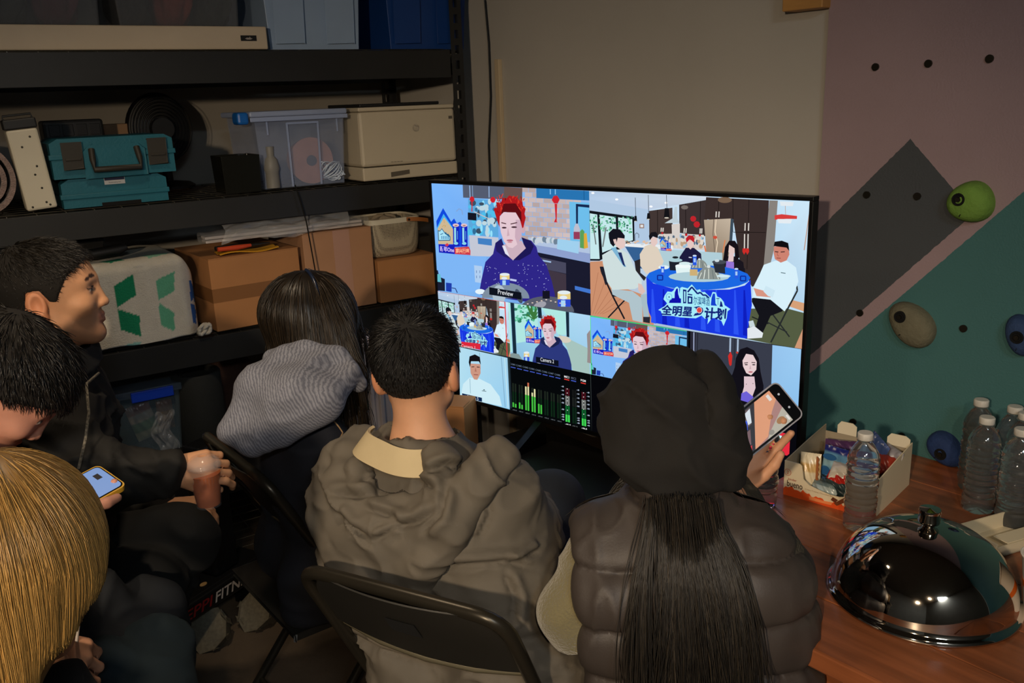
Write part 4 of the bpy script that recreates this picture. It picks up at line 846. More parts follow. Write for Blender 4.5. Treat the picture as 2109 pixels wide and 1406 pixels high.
part(sp_, 'winding', MB().lathe([(0.02, 0.0), (0.066, 0.0), (0.066, 0.05), (0.02, 0.05)], 30), mat('tape roll', (166, 128, 112), 0.5, var=0.1), M=T(0, 0.056, 0.077) @ Rx(90), smooth=30)
part(sp_, 'core', MB().lathe([(0.0, 0.002), (0.017, 0.002), (0.019, -0.01)], 20), mat('core grey', (84, 84, 92), 0.6), M=T(0, 0.0005, 0.077) @ Rx(90), smooth=40)
solo('white_nozzle', MB().lathe([(0.022, 0), (0.022, 0.05), (0.026, 0.06), (0.02, 0.09), (0.012, 0.10), (0.014, 0.13)], 20), mat('dull white plastic', (126, 124, 118), 0.5), 'dull white plastic nozzle at the left in the clear container', 'nozzle', SF(uc - w + 0.035, 0.06, MID + 0.008), smooth=50)
cb = MB()
for k in range(9):
    rn = random.Random(k); cb.tube([(0.026 * math.cos(a + k) * (0.7 + .1 * k % 3), 0.012 * math.sin(2 * a + k), 0.03 + 0.024 * math.sin(a) + 0.002 * k) for a in np.linspace(0, 2 * math.pi, 19)[:-1]], 0.0022, 5, closed=True)
solo('cable_bundle', cb, mat('white cable', (200, 214, 232), 0.45), 'coiled white cable at the right in the clear container', 'cable', SF(uc + w - 0.045, 0.06, MID + 0.010), smooth=60)
# printer
ua, _ = su(747, 388, 0.02); ub, _ = su(940, 374, 0.02); w = (ub - ua) / 2
pr = thing('printer', 'beige laser printer at the right end of the second shelf', 'printer', SF((ua + ub) / 2, 0.0, MID))
m_prn = mat('printer beige', (196, 184, 160), 0.5, var=0.03)
part(pr, 'body', MB().box((-w, 0.006, 0.052), (w, 0.38, 0.232)), m_prn, bevel=0.010)
part(pr, 'paper_tray', MB().box((-w, 0.0055, 0.006), (w, 0.38, 0.0508)), m_prn, bevel=0.005)
part(pr, 'top_cover', MB().box((-w + 0.001, 0.007, 0.2328), (w - 0.001, 0.38, 0.246)), m_prn, bevel=0.004)
part(pr, 'output_tray', MB().box((-w + 0.03, 0.06, 0.2463), (w - 0.03, 0.34, 0.257)), mat('dark plastic', (30, 30, 30), 0.5), bevel=0.003)
part(pr, 'tray_grip', MB().prism([(-0.05, 0.030), (0.02, 0.034), (0.02, 0.020), (-0.05, 0.014)], 0.0035, 0.0052), mat('grip shade', (92, 84, 72), 0.6), M=T(-0.03, 0, 0))
part(pr, 'seam', MB().box((-w + 0.004, 0.0048, 0.0505), (w - 0.004, 0.0058, 0.0522)), mat('hole black', (5, 5, 5), 0.9))
part(pr, 'status_window', MB().box((w - 0.026, 0.0045, 0.196), (w - 0.012, 0.0058, 0.206)), mat('grip shade', (92, 84, 72), 0.6))
lg = part(pr, 'logo', MB().lathe([(0.0, 0.001), (0.0125, 0.001)], 24), mat('logo light', (214, 204, 186), 0.4), M=T(0.025, 0.0048, 0.172) @ Rx(90))
print_text(pr, 'logo_letters', 'hp', T(0.025, 0.0035, 0.171), 0.014, m_prn, bold=0.01, shear=0.3)
print_text(pr, 'model_print', '— — — —', T(-0.055, 0.0044, 0.064), 0.0014, mat('grip shade', (92, 84, 72), 0.6), width=0.045)

# ---------------------------------------------------------------- third shelf
# bin under a printed towel
ua, _ = su(205, 700, 0.02); ub, _ = su(418, 690, 0.02); u_l = ua - 0.42; hgt = 0.255; dp = 0.30
def tz(px, py): u, z = su(px, py, 0.01); return u, z - LOW
def towel(u, v):
    x = u_l + (ub - u_l) * u; wv = 0.004 * math.sin(u * 31) + 0.003 * math.sin(u * 57 + v * 9)
    L1 = hgt; tot = hgt + dp; s = v * tot
    rr = 0.035
    rend = max(0.0, (u - 0.93) / 0.07)
    if s < L1 - rr: y, z = 0.0, s
    elif s < L1 - rr + rr * math.pi / 2: a = (s - L1 + rr) / rr; y, z = rr - rr * math.cos(a), L1 - rr + rr * math.sin(a)
    else: y, z = rr + (s - L1 + rr - rr * math.pi / 2), L1
    z -= 0.05 * rend ** 2 * (z / L1); y += 0.05 * rend ** 2
    edge = 0.004 * math.sin(u * 22) + 0.003
    return (x, y + wv * (0.35 if z < L1 - 0.02 else 1.0), max(0.003, z + 0.004 * math.sin(u * 16 + 1) * (z / L1) + edge * (1 - v)))
tw = MB().sheet(towel, 200, 130, 0.004)
tm = tw.mesh('towel')
co = np.empty(len(tm.vertices) * 3, dtype=np.float32); tm.vertices.foreach_get('co', co); co = co.reshape(-1, 3)
colr = np.tile(np.array(lin((226, 218, 200)), dtype=np.float32), (len(co), 1))
def inpoly(pts, c):
    n = len(pts); ins = np.zeros(len(co), dtype=bool); x, z = co[:, 0], np.where(co[:, 1] > 0.04, co[:, 2] + co[:, 1] - 0.03, co[:, 2])
    for i in range(n):
        (x0, z0), (x1, z1) = pts[i], pts[(i + 1) % n]
        ins ^= ((z0 > z) != (z1 > z)) & (x < (x1 - x0) * (z - z0) / (z1 - z0 + 1e-9) + x0)
    colr[ins] = lin(c)
def zq(*pts): return [tz(x * 480 / 1298, 440 + y * 520 / 1406) for x, y in pts]
inpoly(zq((638, 410), (742, 343), (762, 460), (655, 530)), (24, 140, 96)); inpoly(zq((658, 540), (778, 575), (788, 690), (672, 655)), (24, 140, 96))
inpoly(zq((870, 380), (972, 330), (972, 440), (885, 490)), (108, 190, 150)); inpoly(zq((885, 500), (972, 560), (976, 662), (900, 630)), (108, 190, 150))
inpoly(zq((1066, 388), (1118, 388), (1150, 470), (1072, 500)), (40, 96, 170)); inpoly(zq((1072, 515), (1112, 530), (1110, 628), (1082, 622)), (40, 96, 170))
inpoly(zq((560, 200), (680, 180), (712, 270), (622, 292)), (40, 150, 110)); inpoly(zq((800, 180), (960, 170), (935, 240), (840, 262)), (150, 206, 176))
inpoly(zq((700, 740), (790, 715), (770, 760), (700, 780)), (150, 206, 196)); inpoly(zq((0, 410), (60, 440), (60, 540), (0, 560)), (120, 200, 160)); inpoly(zq((240, 380), (330, 330), (330, 440), (250, 490)), (24, 140, 96))
tm.color_attributes.new('col', 'FLOAT_COLOR', 'POINT').data.foreach_set('color', colr.ravel())
tb = thing('storage_box', 'plastic box under a printed towel on the third shelf', 'storage box', SF((u_l + ub) / 2, 0.03, LOW + 0.004))
part(tb, 'body', MB().tub((-(ub - u_l) / 2 + 0.04, 0, 0), ((ub - u_l) / 2 - 0.05, dp - 0.03, hgt - 0.012), 0.01, 0.003), mat('grey plastic', (120, 120, 116), 0.5))
solo('printed_towel', tm, mat('towel cloth', (226, 218, 200), 0.95, attr='col', var=0.06, vscale=40, bump=0.35, bscale=260), 'off white towel printed with green and blue diamonds draped over a box', 'towel', SF(0, 0.012, LOW + 0.004), smooth=180)
# knotted white cord at the towel's corner
uk, zk = su(430, 685, 0.0)
kn = MB()
for k in range(5): kn.tube([(0.018 * math.cos(a + k), 0.010 * math.sin(a * 2 + k), 0.020 + 0.014 * math.sin(a + k * 1.3)) for a in np.linspace(0, 2 * math.pi, 15)[:-1]], 0.0055, 6, closed=True)
solo('knotted_rag', kn, mat('towel white', (206, 198, 182), 0.95), 'small knotted white rag between the towel and the carton', 'rag', SF(uk - 0.012, 0.0, LOW + 0.004), smooth=180)
# black handle-like object lying on the towel
uk, zk = su(225, 515, 0.08)
solo('black_brush', MB().tube([(-0.13, 0, 0.004), (-0.05, 0.005, 0.0), (0.03, 0.0, 0.006), (0.052, -0.004, 0.012)], [0.012, 0.016, 0.016, 0.008], 12), m_fan, 'black brush handle lying on top of the printed towel', 'brush', SF(uk, 0.09, LOW + hgt + 0.028), smooth=60)
solo('black_tray', MB().tub((-0.22, 0, 0), (0.02, 0.16, 0.05), 0.01, 0.004), m_fan, 'black tray at the back above the printed towel', 'tray', SF(uk - 0.02, 0.14, LOW + hgt + 0.014), bevel=0.006)

def carton(name, label, pa, pb, v, dep, h, rot=0, tape_z=None, tape_x=None, z=LOW, m=None):
    (a, _), (b, _) = su(*pa, v), su(*pb, v); w = (b - a) / 2; m = m or m_card
    t = thing(name, label, 'cardboard box', SF((a + b) / 2, v, z + 0.005) @ Rz(rot))
    part(t, 'body', MB().box((-w, 0, 0), (w, dep, h - 0.003)), m, bevel=0.002)
    part(t, 'top_flap', MB().box((-w, 0, h - 0.0028), (w, dep / 2 - 0.001, h)), m); part(t, 'top_flap', MB().box((-w, dep / 2 + 0.001, h - 0.0028), (w, dep, h)), m)
    mt = mat('packing tape', (140, 96, 58), 0.3, alpha=0.85)
    if tape_z: part(t, 'tape', MB().box((-w - 0.0008, -0.0009, tape_z - 0.022), (w * 1.0, -0.0002, tape_z + 0.022)), mt); part(t, 'tape', MB().box((-w - 0.0009, -0.0009, tape_z - 0.022), (-w - 0.0002, dep * .8, tape_z + 0.022)), mt)
    if tape_x is not None: part(t, 'tape', MB().box((tape_x - 0.03, -0.0009, 0.002), (tape_x + 0.03, -0.0002, h)), mat('wide clear tape', (176, 134, 110), 0.3))
    return t, (a + b) / 2, w
bx1, ub1, wb1 = carton('cardboard_box', 'brown cardboard box with a band of tape and tools on top', (447, 690), (632, 665), 0.02, 0.34, 0.232, 4, tape_z=0.115)
bx2, ub2, wb2 = carton('cardboard_box', 'tall brown cardboard box behind the long haired woman', (640, 660), (778, 645), 0.03, 0.36, 0.272, 0, tape_x=0.012, m=mat('pinkish cardboard', (170, 126, 92), 0.8, var=0.06, vscale=7, bump=0.05, bscale=90))
bx3, ub3, wb3 = carton('cardboard_box', 'low brown cardboard box beneath the perforated basket', (786, 640), (902, 625), 0.02, 0.30, 0.150, 0)
# pliers and yellow packet on the first carton
zt = LOW + 0.005 + 0.232
pk = solo('yellow_packet', MB().sheet(lambda u, v: (-0.105 + 0.19 * u, 0.0 + 0.065 * v, 0.008 + 0.004 * math.sin(u * 7) + 0.002 * math.sin(v * 9)), 16, 6, 0.003), mat('yellow film', (206, 150, 40), 0.35), 'yellow packet lying on the taped cardboard box', 'packet', SF(ub1, 0.03, zt), smooth=60)
pl_ = thing('pliers', 'pliers with orange and black grips lying on the yellow packet', 'pliers', SF(ub1 - 0.02, 0.05, zt + 0.019) @ Rz(4))
for s in (-1, 1):
    part(pl_, 'grip', MB().tube([(0.02, s * 0.004, 0.004), (-0.03, s * 0.014, 0.004), (-0.09, s * 0.012, 0.005)], [0.005, 0.0085, 0.007], 10), mat('orange grip' if s < 0 else 'black grip', (196, 70, 34) if s < 0 else (18, 18, 18), 0.5), smooth=60)
    part(pl_, 'jaw', MB().tube([(0.02, s * 0.003, 0.004), (0.05, s * 0.004, 0.004), (0.085, s * 0.001, 0.004)], [0.006, 0.005, 0.0015], 8), m_nut, smooth=60)
# bag of clear film over the cartons and a long white profile
def film(name, label, pts0, nu, nv, size, seed, M, amp=0.012, m=None, th=0.0006):
    rn = random.Random(seed); ph = [rn.uniform(0, 6.3) for _ in range(8)]
    def f(u, v):
        z = sum(math.sin(ph[k] + (u * (5 + 4 * k) + v * (7 - 3 * k)) * (1 + .3 * k)) / (1.4 + k) for k in range(5))
        c = abs(math.sin(9 * u + 5 * v + ph[5])) + abs(math.sin(13 * v - 6 * u + ph[6]))
        return (size[0] * (u - .5) + .01 * math.sin(7 * v + ph[2]), size[1] * (v - .5) + .008 * math.sin(9 * u), amp * (z + c) + size[2] * (math.sin(math.pi * u) * math.sin(math.pi * v)))
    return solo(name, MB().sheet(f, nu, nv, th), m or m_film, label, 'plastic film', M, smooth=40)
m_film = mat('clear film', (206, 206, 206), 0.12, alpha=0.16, spec=0.9)
film('plastic_film', 'crumpled clear plastic film draped over the cardboard boxes', None, 60, 34, (0.42, 0.10, 0.012), 5, SF(ub1 + 0.12, 0.045, LOW + 0.318) @ Rx(50), 0.007)
ua, za = su(420, 470, 0.05); ub_, zb = su(748, 478, 0.05)
pf = thing('white_profile', 'long white plastic channel in clear wrap under the second shelf', 'trim strip', SF((ua + ub_) / 2, 0.05, LOW + 0.2805))
lw_ = (ub_ - ua) / 2
for k, (z, y) in enumerate(((0.0, 0), (0.011, 0.004))): part(pf, 'strip', MB().box((-lw_, y, z), (lw_, y + 0.05, z + 0.009)), mat('glossy white', (196, 186, 178), 0.3), bevel=0.002)
part(pf, 'wrap', MB().sheet(lambda u, v: (-lw_ - 0.01 + (2 * lw_ + 0.03) * u, 0.025 + 0.036 * math.cos(v * 6.28) , 0.016 + 0.018 * math.sin(v * 6.28) + 0.002 * math.sin(u * 40 + v * 12)), 60, 14, 0), m_film, smooth=60)
# perforated basket with a leather handle
ua, _ = su(770, 545, 0.03); ub_, _ = su(880, 535, 0.03); wbk = (ub_ - ua) / 2
mbk = mat('perforated white steel', (150, 138, 116), 0.6)
N, L, B = nodes(mbk); tcn = N.new('ShaderNodeTexCoord'); vo = N.new('ShaderNodeTexVoronoi'); vo.inputs['Scale'].default_value = 190; vo.inputs['Randomness'].default_value = 0.1
L.new(tcn.outputs['Object'], vo.inputs['Vector']); L.new(mix_node(N, L, math_node(N, L, 'LESS_THAN', vo.outputs['Distance'], 0.34), lin((168, 156, 132)), lin((60, 50, 40))), B.inputs['Base Color'])
bk = thing('wire_basket', 'perforated cream basket with a leather handle on the low cardboard box', 'basket', SF((ua + ub_) / 2, 0.05, LOW + 0.1565))
def sq(r, z, ww, dd, n=28): return None
bm = MB(); ringz = [(0.80, 0.0), (0.9, 0.008), (0.97, 0.04), (1.0, 0.09), (1.02, 0.128)]
vs = []; fs = []; n = 36
for sc_, z in ringz + [(q - 0.03, zz + 0.002) for q, zz in reversed(ringz)]:
    for k in range(n):
        a = 2 * math.pi * k / n; ca, sa = math.cos(a), math.sin(a)
        vs.append((wbk * 1.02 * sc_ * math.copysign(abs(ca) ** .45, ca), 0.09 + 0.09 * sc_ * math.copysign(abs(sa) ** .45, sa), z))
for j in range(len(ringz) * 2 - 1):
    for k in range(n): fs.append((j * n + k, j * n + (k + 1) % n, (j + 1) * n + (k + 1) % n, (j + 1) * n + k))
fs.append(tuple(reversed(range(n)))); fs.append(tuple((len(ringz) * 2 - 1) * n + k for k in range(n)))
part(bk, 'bowl', MB().add(vs, fs), mbk, smooth=50)
rim = [(wbk * 1.05 * math.copysign(abs(math.cos(a)) ** .45, math.cos(a)), 0.09 + 0.095 * math.copysign(abs(math.sin(a)) ** .45, math.sin(a))) for a in np.linspace(0, 2 * math.pi, 37)[:-1]]
vs = [(x, y, z) for z in (0.118, 0.136) for x, y in rim] + [(x * .97, 0.09 + (y - .09) * .96, z) for z in (0.136, 0.118) for x, y in rim]
fs = [(j * 36 + k, j * 36 + (k + 1) % 36, (j + 1) * 36 + (k + 1) % 36, (j + 1) * 36 + k) for j in range(3) for k in range(36)]
part(bk, 'rim_band', MB().add(vs, fs), mat('white enamel', (206, 198, 176), 0.45), smooth=50)
hl = part(bk, 'leather_handle', MB().sheet(lambda u, v: (wbk * 0.35 + 0.085 * u, -0.014 - 0.008 * math.sin(u * 3.1), 0.122 - 0.012 * u ** 2 + 0.014 * v), 12, 2, 0.003), mat('tan leather', (150, 92, 44), 0.5), smooth=60)
part(hl, 'rivet', MB().lathe([(0.0, 0.002), (0.004, 0.0015), (0.0045, -0.001)], 12), m_nut, M=T(wbk * 0.42, -0.018, 0.128) @ Rx(90), smooth=40)
lump('crumpled_bag', 'crumpled pale bag inside the perforated basket', SF((ua + ub_) / 2, 0.14, LOW + 0.16), 0.05, 0.05, 0.068, (150, 134, 110), 77, 'bag')

# ---------------------------------------------------------------- bottom visible shelf
ua, _ = su(215, 930, 0.05); ub_, _ = su(398, 915, 0.05); w = (ub_ - ua) / 2 + 0.02; uc = (ua + ub_) / 2 - 0.035
lt = thing('clear_tote', 'clear tote with blue clips on the lowest visible shelf', 'storage tote', SF(uc, 0.06, BOT))
m_dtote = mat('clear dusky plastic', (120, 140, 150), 0.2, alpha=0.22, spec=0.7)
part(lt, 'body', MB().tub((-w, 0, 0), (w, 0.36, 0.20), 0.015, 0.003), m_dtote, bevel=0.003)
part(lt, 'lid', MB().box((-w - 0.01, -0.01, 0.2005), (w + 0.01, 0.37, 0.225)), mat('clear lid', (110, 126, 140), 0.25, alpha=0.5), bevel=0.004)
for x0_, x1_ in ((-0.75, -0.35), (0.02, 0.86)): part(lt, 'blue_clip', MB().box((x0_ * w, -0.018, 0.188), (x1_ * w, -0.0105, 0.222)), mat('royal blue plastic', (26, 66, 190), 0.35), bevel=0.003)
def snack(label, M, w, h, cols, seed, txt=None, cat='snack packet', group=None, name='snack_packet'):
    rn = random.Random(seed); ph = [rn.uniform(0, 6) for _ in range(4)]
    def f(u, v):
        b = math.sin(math.pi * u) ** .6 * math.sin(math.pi * v) ** .5
        return (w * (u - .5), -0.013 * b - 0.0025 * math.sin(19 * u + 11 * v + ph[0]) * b - .001 * math.sin(40 * u) * (abs(v - .5) > .42), h * v)
    t = thing(name, label, cat, M, group)
    fr = MB().sheet(f, 22, 18, 0); bk_ = MB().sheet(lambda u, v: (w * (.5 - u), 0.009 * math.sin(math.pi * u) ** .6 * math.sin(math.pi * v) ** .5, h * v), 12, 10, 0)
    me = fr.mesh('front'); c = np.empty(len(me.vertices) * 3); me.vertices.foreach_get('co', c); c = c.reshape(-1, 3)
    k = np.clip((c[:, 2] / h * len(cols)).astype(int), 0, len(cols) - 1); tab = np.array([lin(q) for q in cols], dtype=np.float32)
    me.color_attributes.new('col', 'FLOAT_COLOR', 'POINT').data.foreach_set('color', tab[k].ravel())
    mm = mat('snack film', (200, 200, 200), 0.25, attr='col', spec=0.8)
    part(t, 'front', me, mm, smooth=60); part(t, 'back', bk_, mat('snack back %02x%02x%02x' % tuple(int(q) for q in cols[0]), cols[0], 0.3), smooth=60)
    if txt:
        for q in txt: print_text(t, 'print', q[0], T(q[1] * w, -0.0175, q[2] * h), q[3] * h, mat('print %s' % q[4], q[4], 0.5), bold=0.01, width=q[5] * w if len(q) > 5 else None)
    return t
u_, _ = su(345, 915, 0.0)
snack('pale snack pouch with a round dark emblem inside the tote', SF(u_ - 0.03, 0.10, BOT + 0.05) @ Ry(-14), 0.075, 0.12, [(150, 150, 120), (90, 120, 90), (176, 160, 140), (150, 90, 70)], 3)
snack('orange snack pouch behind the rolled black mat', SF(u_ + 0.03, 0.13, BOT + 0.055), 0.05, 0.10, [(140, 90, 50), (190, 130, 60), (150, 90, 40)], 5)
film('cellophane_bag', 'crinkled cellophane bag at the front of the tote with blue clips', None, 30, 44, (0.06, 0.13, 0.0), 9, SF(u_ + 0.005, 0.055, BOT + 0.07) @ Rx(88), 0.004)
lump('teal_bundle', 'dark teal bundle inside the tote with blue clips', SF(u_ - 0.11, 0.22, BOT + 0.006), 0.075, 0.09, 0.072, (28, 62, 66), 44, 'bundle')
# rolled black mat standing on end
ur, _ = su(437, 930, 0.0)
rb = thing('rolled_mat', 'dark rolled foam mat standing beside the snack tote', 'rolled mat', SF(ur + 0.004, 0.10, BOT))
part(rb, 'roll', MB().lathe([(0.052, 0.005), (0.074, 0.002), (0.077, 0.010), (0.077, 0.232), (0.073, 0.238), (0.060, 0.236), (0.055, 0.225), (0.052, 0.01)], 40), mat('dark foam', (34, 35, 32), 0.8, var=0.12, bump=0.1, bscale=200), smooth=50)
part(rb, 'inner_layer', MB().lathe([(0.030, 0.004), (0.044, 0.003), (0.044, 0.225), (0.040, 0.229), (0.030, 0.226)], 32), mat('dark foam', (34, 35, 32), 0.8), smooth=50)
lump('brown_bag', 'dark brown soft bag at the back of the lowest visible shelf', SF(ur + 0.13, 0.30, BOT), 0.10, 0.14, 0.12, (58, 36, 26), 51, 'bag')
# cartons, white case below / beside
M_ = frame(P(760, 800, 2.52) * np.array([1, 1, 0]), SD)
wc = thing('white_case', 'white ribbed plastic case standing behind the long haired woman', 'case', M_)
part(wc, 'body', MB().box((-0.07, 0, 0), (0.075, 0.16, 0.945)), mat('white case plastic', (206, 200, 204), 0.4), bevel=0.012)
for k in range(3): part(wc, 'rib', MB().box((-0.03 + k * 0.03, -0.006, 0.40), (-0.018 + k * 0.03, -0.0005, 0.93)), mat('white case plastic', (206, 200, 204), 0.4), bevel=0.002)
M_ = frame(P(930, 890, 2.74) * np.array([1, 1, 0]), (0.95, -0.3, 0))
tc_ = thing('tall_carton', 'tall tan carton standing beside the black console', 'carton', M_)
part(tc_, 'body', MB().box((-0.12, 0, 0), (0.045, 0.12, 0.70)), m_card, bevel=0.003)
part(tc_, 'flap_edge', MB().box((-0.118, 0.001, 0.7005), (0.043, 0.06, 0.704)), m_card)
for k in range(3): part(tc_, 'staple', MB().box((-0.066, -0.0012, 0.52 + k * 0.022), (-0.062, -0.0003, 0.532 + k * 0.022)), m_nut)
# loose wires hanging from the shelves
def wire(label, pts, r=0.0022):
    solo('hanging_wire', MB().tube(pts, r, 6), mat('black wire', (12, 12, 12), 0.5), label, 'wire', smooth=60)
wire('thin black wire hanging in front of the tall cardboard box', [SF(0, -0.012, 0) @ Vector((su(x, y)[0], 0, su(x, y)[1])) for x, y in ((605, 380), (615, 410), (628, 455), (640, 520), (650, 575), (654, 640))], 0.0022)
wire('black cable hanging beside the right end of the rack', [SF(0, 0.02, 0) @ Vector((su(x, y)[0], 0, su(x, y)[1])) for x, y in ((944, 170), (940, 230), (948, 290), (955, 330), (950, 375), (948, 420))], 0.003)
def wpt(x, y): a, b = wl(x, y); return WM @ Vector((a, 0.008, b))
wire('black cable running down the grey wall near the corner', [wpt(*q) for q in ((995, 0), (1003, 90), (1007, 200), (1003, 300), (1006, 380), (1008, 470))], 0.0035)

# ================================================================== wooden table by the climbing wall
TZ = 0.74
tbl = thing('wooden_table', 'reddish brown wooden table against the climbing wall', 'table', WM)
m_wood = mat('walnut boards', (140, 80, 47), 0.32, var=0.38, vscale=3.0, stretch=(1.2, 14, 14), bump=0.04, bscale=40, coat=0.15)
N, L, B = nodes(m_wood)
oi = N.new('ShaderNodeObjectInfo'); cur = B.inputs['Base Color'].links[0].from_socket
hs = N.new('ShaderNodeHueSaturation'); L.new(cur, hs.inputs['Color']); L.new(math_node(N, L, 'ADD', math_node(N, L, 'MULTIPLY', oi.outputs['Random'], 0.4), 0.8), hs.inputs['Value']); L.new(hs.outputs[0], B.inputs['Base Color'])
S0, S1 = -0.165, 1.5
for k in range(6):
    d0 = 0.006 + k * 0.145
    part(tbl, 'plank', MB().box((S0, -d0 - 0.1445, TZ - 0.036), (S1, -d0, TZ)), m_wood, bevel=0.0016 if k < 5 else 0.004)
for s in (S0 + 0.08, S1 - 0.12):
    for d in (0.07, 0.80): part(tbl, 'leg', MB().box((s - 0.03, -d - 0.03, 0), (s + 0.03, -d + 0.03, TZ - 0.0365)), m_wood, bevel=0.004)
part(tbl, 'apron', MB().box((S0 + 0.12, -0.80, TZ - 0.11), (S1 - 0.16, -0.78, TZ - 0.0365)), m_wood)

# mirror polished cloche
clo = thing('cloche', 'polished steel dome cloche with a knob on the wooden table', 'cloche', T(0.712, 1.372, TZ))
m_chrome = mat('polished steel', (196, 186, 172), 0.045, metal=1.0, var=0.03, vscale=30)
pr = [(0.1555, 0.0), (0.160, 0.0015), (0.1605, 0.005), (0.1555, 0.009), (0.152, 0.012)]
for k in range(1, 25):
    a = k / 24 * math.pi / 2; pr.append((0.151 * math.cos(a) ** 0.92, 0.012 + 0.123 * math.sin(a)))
part(clo, 'dome', MB().lathe(pr, 96), m_chrome, smooth=60)
part(clo, 'knob', MB().lathe([(0.010, 0.133), (0.011, 0.138), (0.0175, 0.142), (0.0185, 0.146), (0.0175, 0.160), (0.0185, 0.163), (0.0175, 0.167), (0.0, 0.1685)], 32), m_chrome, smooth=50)

# water bottles
m_water = mat('water in clear plastic', (244, 246, 246), 0.01, trans=0.95, ior=1.22, coat=1.0)
m_cap = mat('white cap', (206, 202, 192), 0.5)
def bottle_profile():
    p = [(0.0, 0.006), (0.02, 0.002), (0.027, 0.0), (0.031, 0.006), (0.0318, 0.02)]
    z = 0.024
    for k in range(9):
        p += [(0.0318, z), (0.0318, z + 0.006), (0.0296, z + 0.0095), (0.0300, z + 0.0115)]; z += 0.0135
    p += [(0.0318, z + 0.004), (0.0312, z + 0.010), (0.027, z + 0.022), (0.019, z + 0.036), (0.0128, z + 0.044), (0.0122, z + 0.054), (0.0, z + 0.0545)]
    return p, z + 0.05
prof, ztop = bottle_profile()
def ripple(a, z): return 1 + (0.05 * math.cos(5 * a) if z < 0.02 else 0.028 * math.sin(2 * a + z * 160) * (0.02 < z < 0.15))
bme = MB().lathe(prof, 40, fn=ripple).mesh('body')
cme = MB().lathe([(0.0145, ztop - 0.001), (0.0152, ztop), (0.0152, ztop + 0.011), (0.0135, ztop + 0.013), (0.0, ztop + 0.0132)], 28, fn=lambda a, z: 1 + 0.012 * math.cos(24 * a)).mesh('cap')
sme = MB().lathe([(0.0165, ztop - 0.003), (0.0165, ztop - 0.0012), (0.013, ztop - 0.0012)], 24).mesh('neck_ring')
def bottle(label, cap, first={}, xy=None):
    t0 = onz(*cap, TZ + ztop + 0.013) if xy is None else xy
    M = T(t0[0], t0[1], TZ) @ Rz(len(label) % 7 * 11)
    if not first:
        t = thing('water_bottle', label, 'water bottle', M, 'clear water bottles with white caps')
        part(t, 'body', bme, m_water, smooth=50); part(t, 'cap', cme, m_cap, smooth=40); part(t, 'neck_ring', sme, m_water, smooth=40)
        first['o'] = t; return t
    return dup(first['o'], M, label)
bottle('clear water bottle standing alone in front of the snack box', (1783, 890))
bottle('water bottle at the far left of the cluster by the teal wall', (2022, 822))
bottle('water bottle in front at the left of the cluster by the teal wall', (2034, 858))
bottle('rearmost water bottle at the right edge of the cluster', (2092, 836))
bottle('middle water bottle of the three at the right picture edge', (2097, 862), xy=onz(2093, 858, 0.945) + np.array([0.028, 0.012, 0]))
bottle('nearest water bottle at the right picture edge', (2107, 882))
bl = bottle('half hidden water bottle with a blue label behind the raised hand', (1571, 900), xy=np.array([0.535, 1.748, TZ]))
part(bl, 'blue_label', MB().lathe([(0.0322, 0.094), (0.0324, 0.095), (0.0324, 0.118), (0.0322, 0.119)], 32), mat('blue label film', (34, 108, 206), 0.3), smooth=40)
# cup with lid by the raised hand
cp = thing('plastic_cup', 'clear plastic cup of pink drink with a flat lid beside the labelled bottle', 'cup', T(0.452, 1.655, TZ))
part(cp, 'cup_wall', MB().lathe([(0.0, 0.0), (0.027, 0.0), (0.036, 0.085), (0.034, 0.085), (0.026, 0.004), (0.0, 0.004)], 32), mat('cup clear', (220, 220, 224), 0.1, alpha=0.07, spec=0.8), smooth=50)
part(cp, 'drink', MB().lathe([(0.0, 0.005), (0.0255, 0.005), (0.0318, 0.07), (0.0, 0.07)], 28), mat('pink drink', (206, 150, 140), 0.3), smooth=50)
part(cp, 'lid', MB().lathe([(0.0375, 0.083), (0.0385, 0.088), (0.036, 0.094), (0.03, 0.092), (0.028, 0.095), (0.0, 0.094)], 32), mat('cup lid', (226, 206, 204), 0.25, alpha=0.75), smooth=40)

# open snack carton
m_ctn = mat('cream printed carton', (222, 206, 172), 0.55, var=0.03); m_in = mat('grey board', (160, 146, 122), 0.8)
A0 = onz(1613, 1017, TZ); BX = (0.735, -0.678, 0)
BM = frame(A0, BX); BM = T(0, 0, 0.0) @ BM
sb = thing('snack_carton', 'open cream snack carton full of wrapped treats on the wooden table', 'snack box', BM)
SWD, SDP, SH = 0.20, 0.215, 0.082
part(sb, 'bottom', MB().box((0.002, 0.002, 0.0005), (SWD - 0.002, SDP - 0.002, 0.003)), m_in)
fp = [(0, 0), (SWD, 0), (SWD, SH)]
cut = [(SWD - 0.034, SH), (0.164, SH - 0.008), (0.158, SH - 0.034), (0.150, SH - 0.046), (0.125, SH - 0.053), (0.105, SH - 0.053), (0.085, SH - 0.050), (0.058, SH - 0.044), (0.045, SH - 0.034), (0.040, SH - 0.004), (0.034, SH)]
fpoly = fp + cut + [(0, SH)]
part(sb, 'front_panel', MB().prism(fpoly, 0, 0.0022), m_ctn)
for x in (0.0, SWD - 0.0022):
    part(sb, 'side_panel', MB().prism([(0.0024, 0), (SDP, 0), (SDP, SH + 0.02), (SDP * 0.55, SH + 0.012), (0.0024, SH)], x, x + 0.0022, axis='x'), m_ctn if x else m_in)
part(sb, 'back_panel', MB().box((0.0024, SDP - 0.0022, 0), (SWD - 0.0024, SDP, SH + 0.004)), m_in)
for x0, x1, hh in ((0.03, 0.075, 0.035), (0.145, 0.195, 0.032)):
    part(sb, 'back_tab', MB().prism([(x0, SH + 0.0045), (x1, SH + 0.0045), (x1, SH + hh * .8), (x1 - 0.01, SH + hh), (x0 + 0.008, SH + hh), (x0, SH + hh * .7)], SDP - 0.0022, SDP), mat('white board', (226, 214, 186), 0.6))
